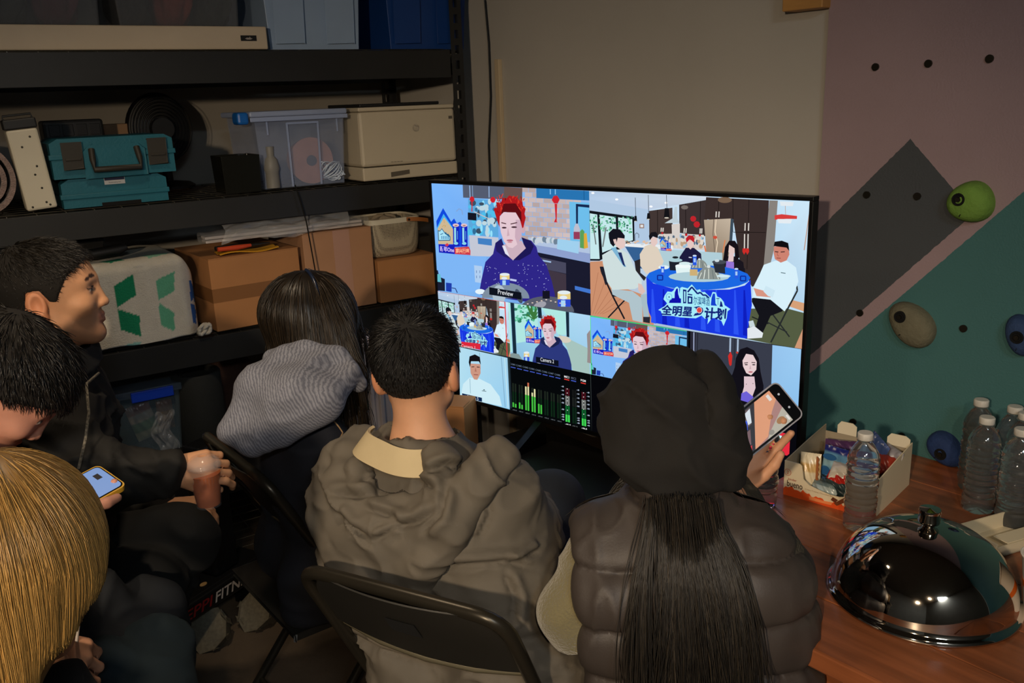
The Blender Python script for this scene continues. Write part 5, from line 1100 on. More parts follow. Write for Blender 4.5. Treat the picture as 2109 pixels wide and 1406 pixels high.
# print on the front of the carton
def dec(name, pts, col, y=-0.0005): part(sb, name, MB().prism(pts, y, y + 0.0003), mat('print %s' % (col,), col, 0.5))
wave = [(0, 0.0)] + [(SWD, 0.0)] + [(SWD * (1 - k / 40), 0.016 + 0.003 * math.sin(k * 0.9) + 0.0025 * math.sin(k * 2.3) + 0.004 * (k > 30) - 0.004 * (14 < k < 24)) for k in range(41)]
dec('orange_band', wave, (224, 84, 30)); dec('pale_streak', [(0.06, 0.004), (0.11, 0.006), (0.112, 0.013), (0.09, 0.011), (0.06, 0.013)], (240, 140, 80), -0.0009)
dec('chocolate_print', [(0.115, 0.012), (0.122, 0.008), (0.150, 0.030), (0.142, 0.036)], (110, 58, 30), -0.0009); dec('chocolate_print', [(0.108, 0.018), (0.118, 0.014), (0.124, 0.022), (0.112, 0.026)], (96, 48, 26), -0.0009); dec('nut_print', [(0.155 + 0.012 * math.cos(a), 0.036 + 0.014 * math.sin(a)) for a in np.linspace(0, 6.283, 17)[:-1]], (206, 150, 66), -0.0009); dec('nut_print', [(0.158 + 0.007 * math.cos(a), 0.036 + 0.009 * math.sin(a)) for a in np.linspace(0, 6.283, 17)[:-1]], (236, 196, 110), -0.0013)
print_text(sb, 'brand_print', 'bueno', T(0.026, -0.0006, 0.030), 0.0145, mat('brown print', (54, 30, 20), 0.5), bold=0.012, width=0.036)
print_text(sb, 'brand_print', 'kinder', T(0.020, -0.0006, 0.0405), 0.0055, mat('print rust', (150, 50, 30), 0.5), bold=0.012)
print_text(sb, 'small_print', 'Crispy Creamy Chocolate Bar', T(0.081, -0.0006, 0.0265), 0.0042, mat('print rust2', (150, 110, 80), 0.5), width=0.062)
print_text(sb, 'number_print', '2', T(0.0085, -0.0006, 0.0555), 0.0075, mat('print red', (206, 90, 60), 0.5), bold=0.01)
part(sb, 'number_ring', MB().tube([(0.0085 + 0.0075 * math.cos(a), -0.0006, 0.0555 + 0.0075 * math.sin(a)) for a in np.linspace(0, 6.283, 21)[:-1]], 0.0005, 4, closed=True), mat('print red', (206, 90, 60), 0.5))
for k in range(5): dec('stripe_print', [(0.165 + k * 0.006, 0.0), (0.168 + k * 0.006, 0.0), (0.168 + k * 0.006, 0.002), (0.165 + k * 0.006, 0.002)], (200, 80, 40), -0.0012)
sg = 'wrapped snacks in the open carton'
def SB(x, y, z, rz=0, rx=0, ry=0): return BM @ T(x, y, z) @ Rz(rz) @ Rx(rx) @ Ry(ry)
bp = snack('pale blue nut packet with a dark diamond emblem in the snack carton', SB(0.098, 0.075, 0.006, -6, -14), 0.105, 0.095, [(96, 150, 190), (110, 164, 200), (120, 176, 210), (150, 190, 206), (96, 150, 190), (34, 40, 120)], 11, group=sg)
part(bp, 'emblem', MB().prism([(-0.002, 0.06), (0.03, 0.078), (0.05, 0.062), (0.048, 0.044), (0.02, 0.04)], -0.0172, -0.0168), mat('emblem navy', (26, 28, 44), 0.5))
print_text(bp, 'print', 'Blue', T(0.028, -0.0176, 0.064), 0.011, mat('white print', (200, 190, 180), 0.6)); print_text(bp, 'print', 'Diamond', T(0.026, -0.0176, 0.051), 0.010, mat('white print', (200, 190, 180), 0.6))
for q in ((-0.03, 0.072, 0.016, 0.007), (-0.036, 0.04, 0.012, 0.010)): part(bp, 'wave_print', MB().prism([(q[0] + q[2] * math.cos(a), q[1] + q[3] * math.sin(a)) for a in np.linspace(0, 6.283, 15)[:-1]], -0.0172, -0.0168), mat('wave blue', (34, 92, 150), 0.5))
bs = snack('cream biscuit packet with a brown zigzag edge in the snack carton', SB(0.045, 0.035, 0.006, 8, -10, -3), 0.045, 0.088, [(226, 212, 180), (222, 206, 172), (206, 170, 110), (226, 212, 180)], 12, group=sg)
part(bs, 'zigzag_edge', MB().prism([(0.015, 0.002)] + [(0.019 + 0.002 * (k % 2), 0.005 + k * 0.0055) for k in range(15)] + [(0.015, 0.084)], -0.012, -0.009), mat('biscuit brown', (150, 84, 34), 0.6))
snack('white translucent wrapper lying across the front of the snack carton', SB(0.125, 0.045, 0.048, 8, -62), 0.085, 0.05, [(206, 196, 180), (222, 214, 200), (200, 190, 176)], 13, group=sg)
snack('bright red wrapper under the white one in the snack carton', SB(0.108, 0.032, 0.034, -4, -58), 0.07, 0.04, [(190, 40, 30), (214, 60, 36)], 14, group=sg)
snack('dark green foil bar at the front of the snack carton', SB(0.1, 0.024, 0.022, -8, -50), 0.085, 0.034, [(30, 44, 46), (50, 66, 68), (26, 36, 38)], 15, group=sg)
snack('silver foil wrapper at the low front cut of the snack carton', SB(0.082, 0.016, 0.012, -6, -30), 0.06, 0.032, [(130, 150, 150), (170, 184, 184), (110, 130, 132)], 16, group=sg)
snack('purple wrapper at the back of the snack carton', SB(0.065, 0.15, 0.05, 20, -35), 0.07, 0.045, [(60, 34, 66), (84, 50, 90)], 17, group=sg)
snack('silver blue chip packet at the back corner of the snack carton', SB(0.115, 0.17, 0.045, -25, -12, 24), 0.06, 0.075, [(140, 30, 30), (170, 176, 190), (80, 100, 150)], 18, group=sg)
snack('maroon wrapper in the middle of the snack carton', SB(0.15, 0.13, 0.045, -15, -40), 0.08, 0.05, [(110, 34, 26), (150, 52, 36)], 19, group=sg)
snack('grey plastic wrapper at the right back of the snack carton', SB(0.165, 0.16, 0.045, -40, -20), 0.07, 0.055, [(130, 126, 130), (150, 146, 150)], 21, group=sg)
# small white tray, cup and scraps at the right
p0 = onz(2052, 1150, TZ)
t2 = thing('paper_tray', 'cream cardboard tray at the right picture edge behind the cloche', 'tray', frame(p0, (0.93, 0.36, 0)))
part(t2, 'floor', MB().box((0.0, 0.0, 0.0005), (0.22, 0.085, 0.003)), m_ctn)
for a, b_ in (((0, 0, 0.0005), (0.22, 0.003, 0.022)), ((0, 0.082, 0.0005), (0.22, 0.085, 0.034)), ((0, 0.0032, 0.0005), (0.003, 0.0818, 0.028))): part(t2, 'wall', MB().box(a, b_), m_ctn)
part(t2, 'folded_flap', MB().box((0.03, 0.003, 0.0225), (0.2, 0.035, 0.0245)), m_ctn)
p0 = onz(2128, 1255, TZ)
pc = thing('paper_cup', 'white paper cup with an orange stripe cut by the right picture edge', 'cup', T(p0[0] + 0.015, p0[1], TZ))
part(pc, 'cup_wall', MB().lathe([(0.0, 0.0), (0.028, 0.0), (0.040, 0.098), (0.0415, 0.10), (0.038, 0.101), (0.027, 0.003), (0.0, 0.003)], 36), mat('white paper', (220, 212, 198), 0.6), smooth=40)
part(pc, 'orange_stripe', MB().lathe([(0.0335, 0.042), (0.0352, 0.055)], 36), mat('orange print', (220, 104, 30), 0.5), smooth=40)
part(pc, 'rim', MB().tube([(0.041 * math.cos(a), 0.041 * math.sin(a), 0.1005) for a in np.linspace(0, 6.283, 37)[:-1]], 0.0018, 6, closed=True), mat('white paper', (220, 212, 198), 0.6))
p0 = onz(1650, 1197, TZ)
solo('twisted_wrapper', MB().tube([(-0.02, 0, 0.004), (-0.01, 0.003, 0.005), (0, 0, 0.004), (0.012, 0.004, 0.006), (0.024, 0.001, 0.004)], [0.002, 0.0035, 0.0028, 0.0038, 0.0015], 7), mat('white paper', (220, 212, 198), 0.6), 'small twisted white wrapper near the table edge', 'wrapper', T(p0[0], p0[1], TZ), smooth=40)
p0 = onz(1643, 1245, TZ)
solo('paper_scrap', MB().sheet(lambda u, v: (0.03 * u, 0.022 * v, 0.0012 + 0.002 * math.sin(3 * u)), 5, 4, 0.0004), mat('white paper', (220, 212, 198), 0.6), 'small paper scrap lying under the twisted wrapper', 'paper', T(p0[0] - 0.01, p0[1], TZ) @ Rz(-20), smooth=60)
p0 = P(1725, 1225, 1.5)

# ================================================================== folding chairs
m_tube = mat('dark olive steel tube', (52, 48, 40), 0.32, metal=0.55, var=0.1)
m_seat = mat('charcoal chair plate', (34, 33, 30), 0.45, var=0.1)
CWD = 0.205
def bez(pts, n=6):
    out = []
    for i in range(1, len(pts) - 1):
        a, b_, c = Vector(pts[i - 1]), Vector(pts[i]), Vector(pts[i + 1])
        r = min(0.06, (b_ - a).length * .45, (c - b_).length * .45); p0_ = b_ + (a - b_).normalized() * r; p1_ = b_ + (c - b_).normalized() * r
        for k in range(n + 1):
            t = k / n; out.append(p0_ * (1 - t) ** 2 + b_ * 2 * t * (1 - t) + p1_ * t * t)
    return [Vector(pts[0])] + out + [Vector(pts[-1])]
def folding_chair(label, M, group='folding chairs'):
    t = thing('folding_chair', label, 'folding chair', M, group)
    H = 0.835
    fr = bez([(-CWD, 0.24, 0.012), (-CWD, 0.02, 0.42), (-CWD, -0.20, H), (CWD, -0.20, H), (CWD, 0.02, 0.42), (CWD, 0.24, 0.012)])
    part(t, 'main_frame', MB().tube(fr, 0.0125, 10), m_tube, smooth=60)
    rl = bez([(-CWD + 0.028, -0.22, 0.012), (-CWD + 0.028, 0.10, 0.40), (CWD - 0.028, 0.10, 0.40), (CWD - 0.028, -0.22, 0.012)])
    part(t, 'rear_frame', MB().tube(rl, 0.0115, 10), m_tube, smooth=60)
    part(t, 'stretcher', MB().tube([(-CWD, 0.175, 0.13), (CWD, 0.175, 0.13)], 0.008, 8), m_tube, smooth=60)
    part(t, 'stretcher', MB().tube([(-CWD + 0.028, -0.145, 0.10), (CWD - 0.028, -0.145, 0.10)], 0.008, 8), m_tube, smooth=60)
    def backp(u, v):
        x = (u - .5) * 2 * (CWD - 0.008 - 0.045 * (1 - v) ** 4); z = H - 0.002 - v * (0.145 + 0.018 * (1 - (2 * u - 1) ** 2)); yb = -0.20 + (H - z) * 0.22 / 0.38
        return (x, yb - 0.020 * (1 - (2 * u - 1) ** 2) * 1.0 - 0.004, z)
    part(t, 'back_plate', MB().sheet(backp, 24, 10, 0.003), m_seat, smooth=40)
    part(t, 'back_slot', MB().sheet(lambda u, v: Vector(backp(0.42 + 0.16 * u, 0.34 + 0.22 * v)) + Vector((0, -0.0055, 0)), 8, 3, 0.0008), mat('hole black', (5, 5, 5), 0.9))
    part(t, 'back_slot_lip', MB().tube([(-CWD + 0.01, -0.107, H - 0.16), (-0.1, -0.121, H - 0.172), (0, -0.125, H - 0.176), (0.1, -0.121, H - 0.172), (CWD - 0.01, -0.107, H - 0.16)], 0.0048, 8), mat('pale olive edge', (96, 90, 72), 0.4, metal=0.3), smooth=60)  # lower lip coloured paler than the tubes and plate
    part(t, 'seat', MB().prism([(-0.19, -0.17), (0.19, -0.17), (0.195, 0.12), (0.17, 0.19), (-0.17, 0.19), (-0.195, 0.12)], 0.424, 0.440, axis='z'), m_seat, bevel=0.006)
    for x, y in ((-CWD, 0.24), (CWD, 0.24), (-CWD + 0.028, -0.22), (CWD - 0.028, -0.22)):
        part(t, 'rubber_foot', MB().lathe([(0.0155, 0.0), (0.0165, 0.004), (0.0145, 0.03)], 14), mat('black rubber', (14, 14, 14), 0.7), M=T(x, y, 0.0), smooth=50)
    for s in (-1, 1): part(t, 'hinge_rivet', MB().lathe([(0.0, 0.004), (0.006, 0.003), (0.007, -0.002)], 12), mat('polished steel', (196, 186, 172), 0.045, metal=1.0), M=T(s * (CWD + 0.012), -0.02, 0.455) @ Ry(s * 90), smooth=40)
    return t
def chair_at(a, b, z, facing=1):
    """chair whose back rail runs from a to b (left to right as the sitter looks ahead)"""
    a = np.array(a); b = np.array(b); c = (a + b) / 2; x = (b - a); x /= np.linalg.norm(x); y = np.array([-x[1], x[0], 0])
    o = c + y * 0.20; return frame((o[0], o[1], 0), x)
CH5 = chair_at((-0.392, 1.385, 0), (-0.03, 1.195, 0), .8)
folding_chair('folding chair with a dark back plate behind the man in the grey jacket', CH5)
CH4 = chair_at((-0.81, 2.10, 0), (-0.53, 1.73, 0), .8)

# ================================================================== exercise gear on the floor
g0 = onz(372, 1275, 0.16); g1 = onz(545, 1160, 0.16)
GM = frame((g0[0], g0[1], 0), g1 - g0)
Lg = float(np.linalg.norm(g1 - g0))
gm = thing('exercise_bench', 'black exercise platform with red and white lettering on its side', 'exercise equipment', GM)
m_gear = mat('gear black', (12, 12, 13), 0.5, var=0.1)
part(gm, 'side_rail', MB().box((-0.18, 0, 0.125), (Lg + 0.03, 0.025, 0.185)), m_gear, bevel=0.006)
part(gm, 'deck', MB().box((-0.18, 0.0255, 0.15), (Lg + 0.03, 0.14, 0.18)), m_gear, bevel=0.006)
for x in (-0.16, Lg - 0.03): part(gm, 'foot', MB().box((x, 0.03, 0.0), (x + 0.04, 0.13, 0.149)), m_gear, bevel=0.004)
part(gm, 'mast', MB().box((Lg * 0.55, 0.05, 0.1805), (Lg * 0.55 + 0.1, 0.13, 0.62)), m_gear, bevel=0.01)
part(gm, 'red_mark', MB().tube([(0.022 * math.cos(a), 0, 0.014 * math.sin(a)) for a in np.linspace(0.5, 5.6, 16)], [0.002 + 0.005 * math.sin(math.pi * k / 15) for k in range(16)], 8), mat('signal red', (230, 70, 40), 0.4, emit=(230, 60, 30), estr=0.15), M=T(Lg * 0.55 + 0.05, 0.046, 0.50))
part(gm, 'badge', MB().lathe([(0.0, 0.001), (0.012, 0.001), (0.013, -0.001)], 20, sy=0.7), mat('badge tan', (190, 150, 96), 0.5), M=T(Lg * 0.42, 0.06, 0.1815))
part(gm, 'sticker', MB().prism([(0, 0), (0.03, 0.004), (0.026, 0.014), (0.002, 0.01)], 0.1805, 0.1812, axis='z'), mat('white print', (200, 190, 180), 0.6), M=T(Lg * 0.25, 0.07, 0))
print_text(gm, 'lettering', 'EPPI', T(Lg * 0.20, -0.0008, 0.155), 0.034, mat('dull red print', (130, 22, 22), 0.5), bold=0.015, shear=0.25, width=0.115)
print_text(gm, 'lettering', 'FITNESS', T(Lg * 0.20 + 0.155, -0.0008, 0.155), 0.034, mat('white print', (200, 190, 180), 0.6), bold=0.015, shear=0.25, width=0.185)
m_hex = mat('speckled grey rubber', (112, 104, 86), 0.8, var=0.25, vscale=90)
def hexplate(label, px, py, d, r, yaw):
    c = onz(px, py, 0.0)
    t = thing('weight_plate', label, 'weight plate', T(c[0], c[1], 0.001) @ Rz(yaw) @ Rx(-38) @ T(0, 0, r * 0.93), 'speckled weight plates under the platform')
    oc = [(r * math.cos(a), r * math.sin(a)) for a in np.linspace(0, 6.2832, 9)[:-1] + math.pi / 8]
    part(t, 'plate', MB().prism(oc, -0.012, 0.028), m_hex, bevel=0.012); part(t, 'rear_hub', MB().lathe([(0.02, 0.0), (0.02, 0.02), (0.0, 0.021)], 18), m_nut, M=T(0, 0.028, 0) @ Rx(-90)); return t
hexplate('speckled grey octagonal plate nearer the blonde person under the platform', 432, 1338, 2.40, 0.060, 8)
hexplate('speckled grey octagonal plate beside the chair leg under the platform', 524, 1296, 2.45, 0.056, -6)

# ================================================================== people: distance-field modelling helpers
def V(*a): return np.array(a, dtype=np.float64)
def unit(v): v = np.asarray(v, dtype=np.float64); return v / np.linalg.norm(v)
def smin(a, b, k):
    h = np.clip(0.5 + 0.5 * (b - a) / k, 0, 1); return b + (a - b) * h - k * h * (1 - h)
def smax(a, b, k): return -smin(-a, -b, k)
def d_cone(p, a, b, ra, rb):
    a = np.asarray(a, p.dtype); ab = np.asarray(b, p.dtype) - a; q = p - a; h = np.clip((q @ ab) / p.dtype.type(ab @ ab + 1e-12), 0, 1); q = q - h[:, None] * ab
    return np.sqrt(np.einsum('ij,ij->i', q, q)) - (p.dtype.type(ra) + p.dtype.type(rb - ra) * h)
def d_ell(p, c, r, R=None):
    t = p.dtype; q = p - np.asarray(c, t); r = np.asarray(r, t)
    if R is not None: q = q @ np.asarray(R, t)
    q = q / r; k0 = np.sqrt(np.einsum('ij,ij->i', q, q)); q = q / r; k1 = np.sqrt(np.einsum('ij,ij->i', q, q)) + t.type(1e-9)
    return k0 * (k0 - 1) / k1
class Field:
    def __init__(s): s.it = []
    def cone(s, a, b, ra, rb, k=0.02): s.it.append(('c', np.asarray(a, float), np.asarray(b, float), ra, rb, k)); return s
    def chain(s, pts, rs, k=0.02):
        for a, b, ra, rb in zip(pts, pts[1:], rs, rs[1:]): s.cone(a, b, ra, rb, k)
        return s
    def ell(s, c, r, R=None, k=0.02): s.it.append(('e', np.asarray(c, float), np.asarray(r, float), R, None, k)); return s
    def fn(s, f, k=0.02): s.it.append(('f', f, None, None, None, k)); return s
    def sub(s, f, k=0.01): s.it.append(('s', f, None, None, None, k)); return s
    def __call__(s, p):
        d = None
        for kind, a, b, c, e, k in s.it:
            if kind == 'c': q = d_cone(p, a, b, c, e)
            elif kind == 'e': q = d_ell(p, a, b, c)
            else: q = a(p)
            if kind == 's': d = smax(d, -q, k)
            else: d = q if d is None else smin(d, q, k)
        return d
    def bounds(s, pad=0.03):
        lo = np.full(3, 9.0); hi = np.full(3, -9.0)
        for kind, a, b, c, e, k in s.it:
            if kind == 'c':
                for q, r in ((a, c), (b, e)): lo = np.minimum(lo, q - r); hi = np.maximum(hi, q + r)
            elif kind == 'e': lo = np.minimum(lo, a - b.max()); hi = np.maximum(hi, a + b.max())
            elif hasattr(a, 'box'): lo = np.minimum(lo, a.box[0]); hi = np.maximum(hi, a.box[1])
        return lo - pad, hi + pad
def surface(f, h, lo=None, hi=None, B=4):
    """surface nets over a sparse grid; returns vertices and quads"""
    if lo is None: lo, hi = f.bounds()
    n = np.ceil((hi - lo) / (h * B)).astype(int)
    ci = np.stack(np.meshgrid(*[np.arange(k) for k in n], indexing='ij'), -1).reshape(-1, 3)
    dc = f((lo + (ci + 0.5) * h * B).astype(np.float32)).reshape(n)
    near = np.abs(dc) < h * B * 1.35
    up = lambda a: np.repeat(np.repeat(np.repeat(a, B, 0), B, 1), B, 2)
    pad = lambda a, v: np.pad(a, ((0, 1),) * 3, mode='edge')
    Vv = pad(up(dc), 0).astype(np.float32); fine = up(near); mk = np.zeros(np.array(fine.shape) + 1, dtype=bool)
    for i in (0, 1):
        for j in (0, 1):
            for k in (0, 1): mk[i:i + fine.shape[0], j:j + fine.shape[1], k:k + fine.shape[2]] |= fine
    idx = np.argwhere(mk); Vv[mk] = f((lo + idx * h).astype(np.float32))
    ins = Vv < 0
    c8 = [ins[i:ins.shape[0] - 1 + i, j:ins.shape[1] - 1 + j, k:ins.shape[2] - 1 + k] for i in (0, 1) for j in (0, 1) for k in (0, 1)]
    s8 = sum(c.astype(np.int8) for c in c8); cell = (s8 > 0) & (s8 < 8)
    cid = np.argwhere(cell); num = np.full(cell.shape, -1, dtype=np.int64); num[cell] = np.arange(len(cid))
    off = [np.array((i, j, k)) for i in (0, 1) for j in (0, 1) for k in (0, 1)]
    val = [Vv[cid[:, 0] + o[0], cid[:, 1] + o[1], cid[:, 2] + o[2]] for o in off]
    acc = np.zeros((len(cid), 3)); cnt = np.zeros(len(cid))
    for a in range(8):
        for b in range(a + 1, 8):
            if abs(off[a] - off[b]).sum() != 1: continue
            m = (val[a] < 0) != (val[b] < 0); t = np.where(m, val[a] / (val[a] - val[b] + 1e-20), 0)
            acc += np.where(m[:, None], off[a] + t[:, None] * (off[b] - off[a]), 0); cnt += m
    vert = lo + (cid + acc / cnt[:, None]) * h
    quads = []
    for ax in range(3):
        o = [0, 0, 0]; o[ax] = 1; sh = ins.shape
        A_ = ins[:sh[0] - o[0], :sh[1] - o[1], :sh[2] - o[2]]; B_ = ins[o[0]:, o[1]:, o[2]:]
        e = np.argwhere(A_ != B_); u, w = (ax + 1) % 3, (ax + 2) % 3
        e = e[(e[:, u] > 0) & (e[:, w] > 0) & (e[:, u] < cell.shape[u]) & (e[:, w] < cell.shape[w])]
        flip = B_[e[:, 0], e[:, 1], e[:, 2]]
        du = np.zeros(3, int); du[u] = 1; dw = np.zeros(3, int); dw[w] = 1
        g = lambda q: num[q[:, 0], q[:, 1], q[:, 2]]
        q = np.stack([g(e - du - dw), g(e - dw), g(e), g(e - du)], 1)
        q[flip] = q[flip][:, ::-1]; quads.append(q[(q >= 0).all(1)])
    return vert, np.concatenate(quads)
def grad(f, p, e=0.0015):
    p = np.asarray(p, np.float32); E3 = np.eye(3, dtype=np.float32) * np.float32(e)
    return np.stack([f(p + E3[i]) - f(p - E3[i]) for i in range(3)], 1).astype(np.float64) / (2 * e)
def np_mesh(name, v, f, col=None):
    me = bpy.data.meshes.new(name); k = f.shape[1]
    me.vertices.add(len(v)); me.vertices.foreach_set('co', np.ascontiguousarray(v, dtype=np.float32).ravel())
    me.loops.add(f.size); me.loops.foreach_set('vertex_index', np.ascontiguousarray(f, dtype=np.int32).ravel())
    me.polygons.add(len(f)); me.polygons.foreach_set('loop_start', np.arange(0, f.size, k, dtype=np.int32))
    me.polygons.foreach_set('use_smooth', np.ones(len(f), dtype=bool))
    me.update(calc_edges=True); me.validate()
    if col is not None: me.color_attributes.new('col', 'FLOAT_COLOR', 'POINT').data.foreach_set('color', np.ascontiguousarray(col, dtype=np.float32).ravel())
    return me
def _hash(i, seed): return np.modf(np.abs(np.sin(i @ V(127.1, 311.7, 74.7) + seed * 17.13) * 43758.5453))[0]
def vn(p, seed=0.0):
    i = np.floor(p); f = p - i; u = f * f * (3 - 2 * f); out = 0
    for a in (0, 1):
        for b in (0, 1):
            for c in (0, 1):
                w = (u[:, 0] if a else 1 - u[:, 0]) * (u[:, 1] if b else 1 - u[:, 1]) * (u[:, 2] if c else 1 - u[:, 2])
                out = out + w * _hash(i + V(a, b, c), seed)
    return out
def ridge(p, scale, seed, sharp=2.0):
    """crease pattern: scale = cycles per metre along x, y, z"""
    w = vn(p * V(*scale) * 0.5, seed + 3) * 1.4
    return (1 - np.abs(2 * vn(p * V(*scale) + w[:, None], seed) - 1)) ** sharp
def skin_of(f, h, disp=None, lo=None, hi=None, it=2):
    v, q = surface(f, h, lo, hi)
    for _ in range(it):
        d = f(v.astype(np.float32)).astype(np.float64); g = grad(f, v); v = v - np.clip(d, -h, h)[:, None] * g / (np.sum(g * g, 1, keepdims=True) + 1e-6)
    if disp is not None:
        g = grad(f, v); n = g / (np.linalg.norm(g, axis=1, keepdims=True) + 1e-9); v = v + n * disp(v)[:, None]
    return v, q

# ---------------------------------------------------------------- anatomy
class Ball:
    """a field that is only worked out near its own bounding ball"""
    def __init__(s, f, c, r): s.f = f; s.c = np.asarray(c, np.float32); s.r = np.float32(r); s.box = (s.c - s.r, s.c + s.r)
    def __call__(s, p):
        q = p - s.c.astype(p.dtype); out = np.sqrt(np.einsum('ij,ij->i', q, q)) - p.dtype.type(s.r); m = out < 0.03
        if m.any(): out[m] = s.f(p[m])
        return out
class Head:
    def __init__(s, c, f, u, k=1.0):
        s.c = np.asarray(c, float); f = unit(f); u = np.asarray(u, float); u = unit(u - f * (u @ f)); s.R = np.stack([np.cross(f, u), f, u], 1); s.k = k
        s.box = (s.c - 0.16 * k, s.c + 0.16 * k)
    def w(s, x, y, z): return s.c + s.R @ (V(x, y, z) * s.k)
    def loc(s, p): return (p - s.c.astype(p.dtype)) @ s.R.astype(p.dtype) / p.dtype.type(s.k)
    def __call__(s, p):
        q = s.loc(p); out = np.linalg.norm(q, axis=1) - 0.17; m = out < 0.03
        if m.any(): out[m] = s.shape(q[m])
        return out * out.dtype.type(s.k)
    def cranium(s, q): return smin(d_ell(q, V(0, -0.012, 0.040), V(0.077, 0.098, 0.086)), d_ell(q, V(0, 0.02, 0.02), V(0.068, 0.072, 0.088)), 0.03)
    def shape(s, q):
        a = np.abs(q[:, 0]); m = np.stack([a, q[:, 1], q[:, 2]], 1)          # mirrored half
        d = s.cranium(q)
        d = smin(d, d_ell(q, V(0, 0.036, -0.035), V(0.058, 0.056, 0.078)), 0.025)
        d = smin(d, d_cone(m, V(0.046, 0.0, -0.052), V(0.016, 0.066, -0.094), 0.018, 0.017), 0.03)
        d = smin(d, d_ell(q, V(0, 0.074, -0.097), V(0.019, 0.015, 0.014)), 0.02)
        d = smin(d, d_cone(m, V(0.0, 0.086, 0.030), V(0.040, 0.070, 0.030), 0.012, 0.012), 0.015)
        d = smin(d, d_ell(m, V(0.042, 0.062, -0.018), V(0.022, 0.022, 0.018)), 0.02)
        d = smax(d, -d_ell(m, V(0.031, 0.102, 0.010), V(0.017, 0.018, 0.011)), 0.012)
        d = smin(d, d_ell(m, V(0.031, 0.0765, 0.010), V(0.0150, 0.0125, 0.0105)), 0.003)
        d = smin(d, d_cone(q, V(0, 0.090, 0.022), V(0, 0.1005, -0.022), 0.0070, 0.0098), 0.008)
        d = smin(d, d_ell(q, V(0, 0.1025, -0.027), V(0.0105, 0.0098, 0.009)), 0.006)
        d = smin(d, d_ell(m, V(0.0125, 0.0945, -0.028), V(0.0085, 0.011, 0.0075)), 0.006)
        d = smin(d, d_cone(m, V(0.0, 0.0920, -0.0525), V(0.021, 0.081, -0.056), 0.0062, 0.0035), 0.006)
        d = smin(d, d_cone(m, V(0.0, 0.0905, -0.0650), V(0.019, 0.081, -0.061), 0.0066, 0.0035), 0.006)
        d = smax(d, -d_cone(m, V(0.0, 0.1000, -0.0592), V(0.024, 0.087, -0.0592), 0.0014, 0.0010), 0.003)
        ear = d_ell(m, V(0.0775, -0.020, -0.004), V(0.012, 0.021, 0.034)); ear = smin(ear, d_ell(m, V(0.074, -0.012, -0.032), V(0.008, 0.010, 0.010)), 0.008)
        ear = smax(ear, -d_ell(m, V(0.089, -0.016, 0.000), V(0.009, 0.0125, 0.022)), 0.004)
        return smin(d, ear, 0.006)
    def colour(s, p, base):
        q = s.loc(p); c = np.tile(np.array(lin(base), dtype=np.float32), (len(p), 1)); a = np.abs(q[:, 0]); far = np.linalg.norm(q, axis=1) > 0.16
        lip = (np.abs(q[:, 2] + 0.059) < 0.0125) & (a < 0.021) & (q[:, 1] > 0.081) & ~far
        c[lip, :3] *= V(0.80, 0.60, 0.60)
        brow = (np.abs(q[:, 2] - 0.033 - 0.006 * np.sin(a * 60)) < 0.0036) & (a > 0.014) & (a < 0.050) & (q[:, 1] > 0.055) & ~far
        c[brow, :3] = lin((62, 42, 32))[:3]
        lash = (np.abs(q[:, 2] - 0.0135) < 0.0030) & (a > 0.017) & (a < 0.046) & (q[:, 1] > 0.066) & ~far
        c[lash, :3] = lin((26, 18, 16))[:3]
        st = (q[:, 2] < -0.03) & (q[:, 1] > 0.02) & (a < 0.06) & ~far & ~lip
        c[st, :3] *= V(0.90, 0.86, 0.84)
        ear = (a > 0.074) & (q[:, 1] < 0.005) & (np.abs(q[:, 2]) < 0.045) & ~far
        c[ear, :3] *= V(1.0, 0.82, 0.78)
        eye = (np.abs(q[:, 2] - 0.0085) < 0.0032) & (a > 0.018) & (a < 0.044) & (q[:, 1] > 0.074) & ~far
        c[eye, :3] = lin((190, 176, 164))[:3]; iris = eye & (np.abs(a - 0.031) < 0.006); c[iris, :3] = lin((28, 20, 16))[:3]
        return c
